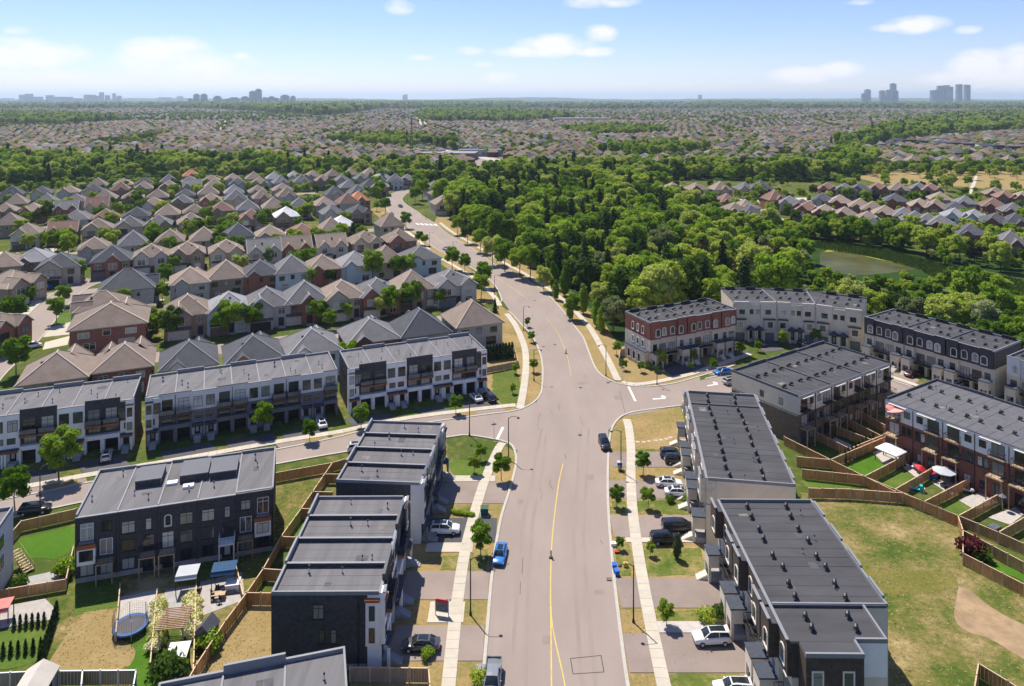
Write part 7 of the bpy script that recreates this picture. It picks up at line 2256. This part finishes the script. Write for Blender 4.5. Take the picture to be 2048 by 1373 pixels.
def house_mass(items):
    n = len(items)
    it = np.array(items)
    r = np.random.default_rng(3)
    w = r.uniform(5.0, 6.3, n); d = r.uniform(5.8, 7.2, n); e = r.uniform(5.4, 6.2, n); rh = e + r.uniform(2.8, 4.2, n); ov = .5
    base = np.zeros((n, 18, 3))
    sg = np.array([(-1, -1), (1, -1), (1, 1), (-1, 1)])
    for k in range(4):
        base[:, k] = np.stack([sg[k, 0] * w, sg[k, 1] * d, np.zeros(n)], 1)
        base[:, 4 + k] = np.stack([sg[k, 0] * w, sg[k, 1] * d, e], 1)
        base[:, 8 + k] = np.stack([sg[k, 0] * (w + ov), sg[k, 1] * (d + ov), e], 1)
    q = d * r.uniform(.05, .45, n)
    base[:, 12] = np.stack([0 * w, -q, rh], 1); base[:, 13] = np.stack([0 * w, q, rh], 1)
    gx = r.uniform(-.35, .35, n) * w; gw = r.uniform(.35, .5, n) * w
    base[:, 14] = np.stack([gx - gw, -d - ov - .6, e], 1); base[:, 15] = np.stack([gx + gw, -d - ov - .6, e], 1)
    base[:, 16] = np.stack([gx, -d - ov - .6, e + gw * 1.0], 1); base[:, 17] = np.stack([gx, -d * .1, e + gw * 1.0], 1)
    c, s = np.cos(it[:, 2])[:, None], np.sin(it[:, 2])[:, None]
    X = base[:, :, 0] * c - base[:, :, 1] * s + it[:, 0:1]
    Y = base[:, :, 0] * s + base[:, :, 1] * c + it[:, 1:2]
    V = np.stack([X, Y, base[:, :, 2] - .02], 2).reshape(-1, 3)
    quads = [(0, 1, 5, 4), (1, 2, 6, 5), (2, 3, 7, 6), (3, 0, 4, 7), (9, 10, 13, 12), (11, 8, 12, 13)]
    tris = [(8, 9, 12), (10, 11, 13), (14, 16, 17), (15, 17, 16), (14, 15, 16)]
    off = (np.arange(n) * 18)[:, None]
    QL = [(np.array(qd)[None, :] + off) for qd in quads]
    TL = [(np.array(t)[None, :] + off) for t in tris]
    loops = np.concatenate([np.stack(QL, 1).reshape(-1), np.stack(TL, 1).reshape(-1)]).astype(np.int32)
    nq, nt = n * len(quads), n * len(tris)
    starts = np.concatenate([np.arange(nq) * 4, nq * 4 + np.arange(nt) * 3]).astype(np.int32)
    me = bpy.data.meshes.new("distant_houses")
    me.vertices.add(len(V)); me.vertices.foreach_set("co", V.astype(np.float32).ravel())
    me.loops.add(len(loops)); me.loops.foreach_set("vertex_index", loops)
    me.polygons.add(len(starts)); me.polygons.foreach_set("loop_start", starts)
    rc = .66 * np.array([(.205, .158, .128), (.245, .19, .15), (.14, .14, .148), (.09, .09, .1), (.25, .25, .255), (.2, .125, .1), (.23, .18, .15)])
    wc = .62 * np.array([(.25, .21, .17), (.2, .1, .07), (.16, .12, .1), (.3, .29, .28), (.2, .085, .06)])
    R_ = np.array([1.0, .97, .93]) * rc[r.integers(0, len(rc), n)] * r.uniform(.8, 1.2, (n, 1)); W_ = wc[r.integers(0, len(wc), n)] * r.uniform(.8, 1.2, (n, 1))
    colq = np.stack([W_] * 4 + [R_] * 2, 1).reshape(-1, 3)
    colt = np.stack([R_] * 4 + [W_], 1).reshape(-1, 3)
    fc = np.concatenate([colq, colt]); fc = np.concatenate([fc, np.ones((len(fc), 1))], 1).astype(np.float32)
    at = me.attributes.new("tint", 'FLOAT_COLOR', 'FACE'); at.data.foreach_set("color", fc.ravel())
    m = bpy.data.materials.new("distant_house_mix"); m.use_nodes = True
    a = m.node_tree.nodes.new("ShaderNodeAttribute"); a.attribute_name = "tint"
    bs = m.node_tree.nodes["Principled BSDF"]; bs.inputs["Roughness"].default_value = .9; bs.inputs["Specular IOR Level"].default_value = .1
    m.node_tree.links.new(a.outputs["Color"], bs.inputs["Base Color"])
    me.materials.append(m)
    me.update(); me.validate()
    o = bpy.data.objects.new("distant_houses", me); COL.objects.link(o)
    tag(o, "mass of brown and grey roofed houses filling the far suburb", "houses", None, "stuff")
house_mass(mass)
sheet("suburb_ground", [(-560, 640), (560, 640), (3300, 4400), (-3300, 4400)], -0.045, mat("suburb_mixed_ground", (.06, .075, .03), 1, .2, .03, col2=(.17, .15, .115), detail=6))

for pts, w_ in (([(0, 262), (250, 256), (450, 252), (700, 258), (900, 262), (1100, 284)], 20), ([(1080, 300), (1300, 288), (1500, 282), (1700, 292)], 18), ([(900, 236), (1200, 232), (1500, 240), (1800, 236)], 24), ([(560, 300), (640, 276), (700, 256), (730, 244)], 16), ([(1480, 330), (1500, 290), (1460, 262), (1380, 246)], 16), ([(1240, 318), (1180, 296), (1200, 270)], 14), ([(250, 290), (330, 270), (300, 250)], 16)):
    cl = catmull(G(pts), 8)
    strip("far_street", cl, w_, -0.02, M_asph2)
    for q in resample(cl, 26):
        for sd in (-1, 1):
            if fr_.random() < .6: belt_extra.append((q[0] + fr_.uniform(-4, 4), q[1] + sd * (w_ * .7 + 6), fr_.uniform(.7, 1.2), fr_.randrange(6)))

# ---- tree masses: woods, belts, and garden trees of the far suburb
belt_pts = list(belt_extra)
def fill(pl, step, sc, lim=1e9):
    xs_, ys_ = [p[0] for p in pl], [p[1] for p in pl]
    y = min(ys_)
    while y < max(ys_):
        x = min(xs_)
        while x < max(xs_):
            a, b_ = x + fr_.uniform(-.45, .45) * step, y + fr_.uniform(-.45, .45) * step
            if abs(a) < .75 * b_ + 30 and inpoly(a, b_, pl) and not any(inpoly(a, b_, r) for r in roads_far[:1]) and np.min((hs[:, 0] - a) ** 2 + (hs[:, 1] - b_) ** 2) > 80:
                belt_pts.append((a, b_, sc * fr_.uniform(.7, 1.25), fr_.choice([0, 1, 2, 3, 4, 5, 0, 1, 2, 3, 4, 5, 6])))
            x += step
        y += step
hs = np.array(house_sites)
for i, pl in enumerate(far_woods):
    zc = sum(p[1] for p in pl) / len(pl)
    fill(pl, 10.5 if zc < 900 else (11 if zc < 1800 else (17 if zc < 3500 else 34)), 1.35 if zc < 900 else (1.3 if zc < 1800 else (1.7 if zc < 3500 else 3.0)))
for _ in range(15000):
    b_ = 640 * (4400 / 640) ** fr_.random()
    a = fr_.uniform(-.73, .73) * b_
    belt_pts.append((a, b_, fr_.uniform(.45, .95) * (1 if b_ < 2000 else 1.4), fr_.randrange(6)))
# flat country beyond: scattered copses to the horizon
for _ in range(2600):
    b_ = 4200 * (16000 / 4200) ** fr_.random()
    a = fr_.uniform(-.74, .74) * b_
    n = fr_.randrange(2, 6)
    for k in range(n):
        belt_pts.append((a + fr_.uniform(-90, 90), b_ + fr_.uniform(-40, 40), fr_.uniform(1.6, 3.2), fr_.randrange(6)))
for (x0, x1, y0, y1, n_, s0, s1) in ((0, 790, 336, 362, 240, .7, 1.2), (0, 760, 362, 400, 160, .5, .9), (1000, 2048, 336, 362, 500, .7, 1.2), (1330, 2048, 362, 480, 260, .4, .8), (690, 1000, 345, 372, 160, .7, 1.1)):
    for _ in range(n_):
        a, b_ = g(fr_.uniform(x0, x1), fr_.uniform(y0, y1))
        if np.min((hs[:, 0] - a) ** 2 + (hs[:, 1] - b_) ** 2) > 75 and not (road_left_x(b_) - 4 < a < road_right_x(b_) + 4 and b_ < 560) and not any(inpoly(a, b_, r) for r in roads_far[-1:]):
            belt_pts.append((a, b_, fr_.uniform(s0, s1), fr_.randrange(6)))
for _ in range(50):
    a, b_ = g(fr_.uniform(1620, 1880), fr_.uniform(566, 592))
    belt_pts.append((a, b_, fr_.uniform(.25, .45), fr_.randrange(6)))
# scrub round the pond and along the estate edge
for _ in range(150):
    mx, my = fr_.uniform(1540, 2048), fr_.uniform(470, 505)
    a, b_ = g(mx, my)
    if not inpoly(a, b_, pond): belt_pts.append((a, b_, fr_.uniform(.4, .8), fr_.randrange(6)))
belt_pts = [p for p in belt_pts if not inpoly(p[0], p[1], roads_far[0]) and not (p[0] < 0 and 640 < p[1] < 860 and fr_.random() < .3)]
print("mass trees", len(mass_pts), len(belt_pts))

def tree_mass(name, pts, label):
    A = np.array(pts)
    me = bpy.data.meshes.new(name)
    me.vertices.add(len(A)); me.vertices.foreach_set("co", np.stack([A[:, 0], A[:, 1], np.full(len(A), -.3)], 1).astype(np.float32).ravel())
    for nm, arr in (("tscale", A[:, 2]),):
        me.attributes.new(nm, 'FLOAT', 'POINT').data.foreach_set("value", arr.astype(np.float32))
    me.attributes.new("turn", 'FLOAT', 'POINT').data.foreach_set("value", nrng.uniform(0, 6.28, len(A)).astype(np.float32))
    me.attributes.new("pick", 'INT', 'POINT').data.foreach_set("value", A[:, 3].astype(np.int32))
    o = bpy.data.objects.new(name, me); COL.objects.link(o)
    tag(o, label, "woodland", None, "stuff")
    ng = bpy.data.node_groups.new(name, 'GeometryNodeTree')
    ng.interface.new_socket("Geometry", in_out='INPUT', socket_type='NodeSocketGeometry')
    ng.interface.new_socket("Geometry", in_out='OUTPUT', socket_type='NodeSocketGeometry')
    N, L = ng.nodes, ng.links
    gi, go = N.new("NodeGroupInput"), N.new("NodeGroupOutput")
    iop = N.new("GeometryNodeInstanceOnPoints")
    jn = N.new("GeometryNodeJoinGeometry")
    src = []
    for ms in CR_BROAD + CR_CON:
        src.append(next(ob for ob in COL.objects if ob.type == 'MESH' and ob.data is ms))
    for ob in reversed(src):
        oi = N.new("GeometryNodeObjectInfo"); oi.transform_space = 'ORIGINAL'; oi.inputs["Object"].default_value = ob; oi.inputs["As Instance"].default_value = True
        L.new(oi.outputs["Geometry"], jn.inputs[0])
    L.new(gi.outputs[0], iop.inputs["Points"]); L.new(jn.outputs[0], iop.inputs["Instance"])
    iop.inputs["Pick Instance"].default_value = True
    def attr(nm, ty):
        n = N.new("GeometryNodeInputNamedAttribute"); n.data_type = ty; n.inputs["Name"].default_value = nm
        return n.outputs["Attribute"]
    L.new(attr("pick", 'INT'), iop.inputs["Instance Index"])
    L.new(attr("tscale", 'FLOAT'), iop.inputs["Scale"])
    cx_ = N.new("ShaderNodeCombineXYZ"); L.new(attr("turn", 'FLOAT'), cx_.inputs[2])
    rt = N.new("FunctionNodeEulerToRotation"); L.new(cx_.outputs[0], rt.inputs[0]); L.new(rt.outputs[0], iop.inputs["Rotation"])
    L.new(iop.outputs[0], go.inputs[0])
    md = o.modifiers.new("scatter", 'NODES'); md.node_group = ng
tree_mass("woodland", mass_pts, "dense green woods behind the crescent and round the pond")
tree_mass("distant_woodland", belt_pts, "tree belts and garden trees running to the horizon")

# ---- tussocks on the rough ground
def tufts(name, polys, n, label, m, hmin=.18, hmax=.5):
    pts = []
    for pl, k in polys:
        xs_, ys_ = [p[0] for p in pl], [p[1] for p in pl]
        c = 0
        while c < k:
            a, b_ = fr_.uniform(min(xs_), max(xs_)), fr_.uniform(min(ys_), max(ys_))
            if inpoly(a, b_, pl):
                pts.append((a, b_)); c += 1
    A = np.array(pts); n = len(A)
    r = np.random.default_rng(8)
    an = r.uniform(0, 6.28, n); w = r.uniform(.06, .16, n); h = r.uniform(hmin, hmax, n) * r.uniform(.4, 1, n)
    dx, dy = np.cos(an) * w, np.sin(an) * w
    lx, ly = r.normal(0, .12, n), r.normal(0, .12, n)
    V = np.stack([np.stack([A[:, 0] - dx, A[:, 1] - dy, np.zeros(n)], 1), np.stack([A[:, 0] + dx, A[:, 1] + dy, np.zeros(n)], 1), np.stack([A[:, 0] + lx + dx * .3, A[:, 1] + ly + dy * .3, h], 1), np.stack([A[:, 0] + lx - dx * .3, A[:, 1] + ly - dy * .3, h], 1)], 1)
    me = np_mesh(name, np.zeros((0, 3)), np.zeros((0, 3), int), V, m)
    o = bpy.data.objects.new(name, me); COL.objects.link(o); tag(o, label, "grass", None, "stuff")
def tuft_mat(name, stops):
    return leaf_mat(name, [(p * .9, c) for p, c in stops], .6)
tufts("field_grass", [(G([(1640, 1000), (1806, 1003), (1916, 1050), (1926, 1112), (2048, 1185), (2048, 1240), (1985, 1212), (1940, 1180), (1915, 1172), (1905, 1235), (1935, 1265), (2048, 1322), (2048, 1373), (1790, 1373), (1770, 1200)]), 1500)], 0, "tussocky dry grass of the rough field", tuft_mat("field_tussock", [(0.25, (0.16, 0.2, 0.04)), (0.45, (0.3, 0.29, 0.08)), (0.6, (0.46, 0.38, 0.18)), (0.8, (0.6, 0.5, 0.3))]), .05, .2)
tufts("verge_tussock_grass", [(G([(1375, 1373), (1440, 1290), (1440, 1250), (1310, 1240), (1280, 1130), (1370, 1130), (1400, 1030), (1270, 1010), (1262, 900), (1340, 870), (1350, 830), (1262, 830), (1240, 850), (1225, 1000), (1240, 1150), (1270, 1373)]), 900), (G([(150, 1180), (240, 1160), (235, 1250), (300, 1260), (260, 1335), (110, 1340)]), 700), (G([(505, 1200), (550, 1215), (550, 1330), (480, 1330), (430, 1373), (390, 1373)]), 350), (G([(552, 960), (640, 938), (600, 1010), (545, 1090), (490, 1150), (475, 1110)]), 900), (G([(985, 745), (1030, 735), (1042, 770), (1036, 806), (1005, 808), (985, 790)]), 1200)], 0, "short dry grass tufts of the verges and back lawns", tuft_mat("verge_tuft", [(0.25, (0.12, 0.15, 0.025)), (0.5, (0.3, 0.24, 0.08)), (0.75, (0.46, 0.33, 0.14))]), .05, .14)
tufts("reed_grass", [(G([(1600, 490), (1650, 482), (1760, 498), (1880, 528), (2048, 562), (2048, 590), (1870, 560), (1840, 540), (1740, 514), (1650, 500)]), 16000)], 0, "tall green reeds round the pond", tuft_mat("pond_reed", [(0.33, (0.05, 0.09, 0.016)), (0.6, (0.10, 0.15, 0.03)), (0.75, (0.2, 0.19, 0.06))]), .6, 1.6)

# ---- larger buildings in the middle distance
def hall(mx, my, w, d, h, rz, label, wallm, roofm):
    x, y = g(mx, my)
    r = empty("commercial_building", (x, y, 0), rz, label, "building")
    pbox("wall", r, -w / 2, w / 2, -d / 2, d / 2, 0, h, wallm); pbox("roof", r, -w / 2 - .3, w / 2 + .3, -d / 2 - .3, d / 2 + .3, h, h + .6, roofm)
    n = max(3, int(w / 6))
    for k in range(n):
        pbox("window", r, -w / 2 + (k + .25) * w / n, -w / 2 + (k + .75) * w / n, -d / 2 - .12, -d / 2 - .01, h * .35, h * .7, M_glass)
hall(80, 345, 38, 18, 9, .1, "concrete two-storey building beside the tree belt", M_beigestone, M_cap)
hall(900, 318, 60, 30, 7, -.1, "low brown commercial hall by the car park", M_brownbrick, M_cap)
hall(960, 312, 50, 24, 7, .1, "low pale commercial hall by the car park", M_found, M_capd)
hall(850, 312, 46, 24, 7, .2, "long low commercial hall with dark roof by the car park", M_slate, M_capd)
hall(1160, 245, 150, 60, 12, 0, "long pale school hall among far houses", M_beige, M_cap)
hall(1210, 208, 400, 120, 14, 0, "far pale warehouse on the plain", M_stucco, M_whitep)
hall(1100, 207, 300, 100, 12, 0, "far white warehouse before the copse", M_stucco, M_whitep)
fence_lab = "dark townhouse block on the rise beyond the park"
for k in range(9):
    x, y = g(1790 + k * 30, 292 + k * 2.2)
    r = empty("townhouse_block", (x, y, 0), -.25, fence_lab, "townhouses", "dark townhouse blocks beyond the park")
    pbox("wall", r, -9, 9, -6, 6, 0, 10, M_black if k % 3 else M_stucco2); pbox("roof", r, -9.2, 9.2, -6.2, 6.2, 10, 10.5, M_capd)
    for j in range(3):
        for q in range(2):
            pbox("window", r, -8 + j * 5.6, -5.5 + j * 5.6, -6.12, -6.01, 2.6 + q * 3.4, 4.8 + q * 3.4, M_framew if (j + q) % 2 else M_glass)

# ---- towers on the horizon
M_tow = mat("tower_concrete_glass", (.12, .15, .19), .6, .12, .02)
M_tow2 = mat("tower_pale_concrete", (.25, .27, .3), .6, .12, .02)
def tower(px_, pw, ptop, Z, label, group, crown_=0, m=None):
    """placed at its own distance Z; size follows from the survey"""
    k = Z / FOC
    x = (px_ - MID) * k; w = pw * k; h = CAM_H + (HORIZ - ptop) * k
    r = empty("tower", (x, Z, 0), 0, label, "tower", group)
    m = m or M_tow
    n = max(5, int(h / 14))
    pbox("shaft", r, -w / 2, w / 2, -w * .35, w * .35, 0, h, m)
    for i in range(1, n):
        pbox("floor_band", r, -w / 2 - 1.2, w / 2 + 1.2, -w * .35 - 1.2, w * .35 + 1.2, h * i / n - 1.6, h * i / n + 1.6, M_tow2)
    if crown_:
        pbox("crown", r, -w * .3, w * .3, -w * .2, w * .2, h, h + crown_ * k, m)
W1 = [(48, 14, 190), (75, 16, 194), (100, 12, 191), (95, 30, 200), (125, 30, 194), (150, 22, 197), (180, 18, 190), (190, 12, 192), (203, 7, 185), (228, 5, 187), (238, 8, 192), (58, 12, 188), (215, 8, 191)]
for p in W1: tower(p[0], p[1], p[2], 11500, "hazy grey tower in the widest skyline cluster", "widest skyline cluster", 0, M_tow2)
W2 = [(381, 9, 199), (393, 10, 190), (408, 11, 190), (435, 13, 194), (452, 14, 200), (468, 20, 197), (490, 13, 195), (505, 11, 184), (517, 11, 180), (530, 12, 197), (543, 12, 195), (553, 9, 198), (570, 15, 192), (586, 9, 194)]
for p in W2: tower(p[0], p[1], p[2], 7800, "blue-grey office tower in the skyline cluster above the wooded ridge", "skyline cluster above the wooded ridge", 2)
W3 = [(1728, 9, 188), (1735, 10, 180), (1764, 9, 182), (1776, 8, 181), (1786, 10, 168), (1790, 10, 182), (1772, 6, 192)]
for p in W3: tower(p[0], p[1], p[2], 9000, "slender hazy apartment tower in the stepped group of towers", "stepped group of towers", 1)
W4 = [(1868, 12, 181), (1881, 11, 172), (1893, 10, 171), (1900, 9, 174), (1918, 10, 169), (1934, 10, 170), (1876, 9, 180)]
for p in W4: tower(p[0], p[1], p[2], 9000, "broad hazy apartment tower in the even-topped group of towers", "even-topped group of towers", 0)
for p in [(808, 5, 190), (813, 4, 189), (1400, 7, 190), (330, 20, 195), (360, 10, 193), (15, 18, 197), (10, 10, 198)]:
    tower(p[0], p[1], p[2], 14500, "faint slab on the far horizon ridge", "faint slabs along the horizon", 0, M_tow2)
def ridge():
    n = 160; Z = 15500
    b = MB()
    pr = None
    r = random.Random(4)
    for i in range(n + 1):
        x = -14000 + 28000 * i / n
        h = 62 + 26 * math.sin(i * .21) * math.sin(i * .047 + 1) + r.uniform(-6, 6)
        cur = ((x, Z, 0), (x, Z + 350, h), (x, Z + 1500, 0))
        if pr:
            b.quad(pr[0], cur[0], cur[1], pr[1]); b.quad(pr[1], cur[1], cur[2], pr[2])
        pr = cur
    o = bpy.data.objects.new("hills", b.mesh("hills", (M_plain,), smooth=True, fix=True)); COL.objects.link(o); tag(o, kind="structure")
ridge()

# ================================================================== haze: the air between here and the horizon
HZ = bpy.data.materials.new("summer_haze"); HZ.use_nodes = True
HN = HZ.node_tree.nodes; HN.remove(HN["Principled BSDF"])
pv = HN.new("ShaderNodeVolumePrincipled")
pv.inputs["Color"].default_value = (.66, .80, .97, 1)
pv.inputs["Density"].default_value = 0.000055
pv.inputs["Anisotropy"].default_value = 0.25
HZ.node_tree.links.new(pv.outputs[0], HN["Material Output"].inputs["Volume"])
b = MB(); b.box(-32000, 32000, -450, 47000, -1.2, 300)
hz = bpy.data.objects.new("haze", b.mesh("haze", (HZ,))); COL.objects.link(hz); tag(hz, "thin bluish summer haze over the suburb", None, None, "stuff")
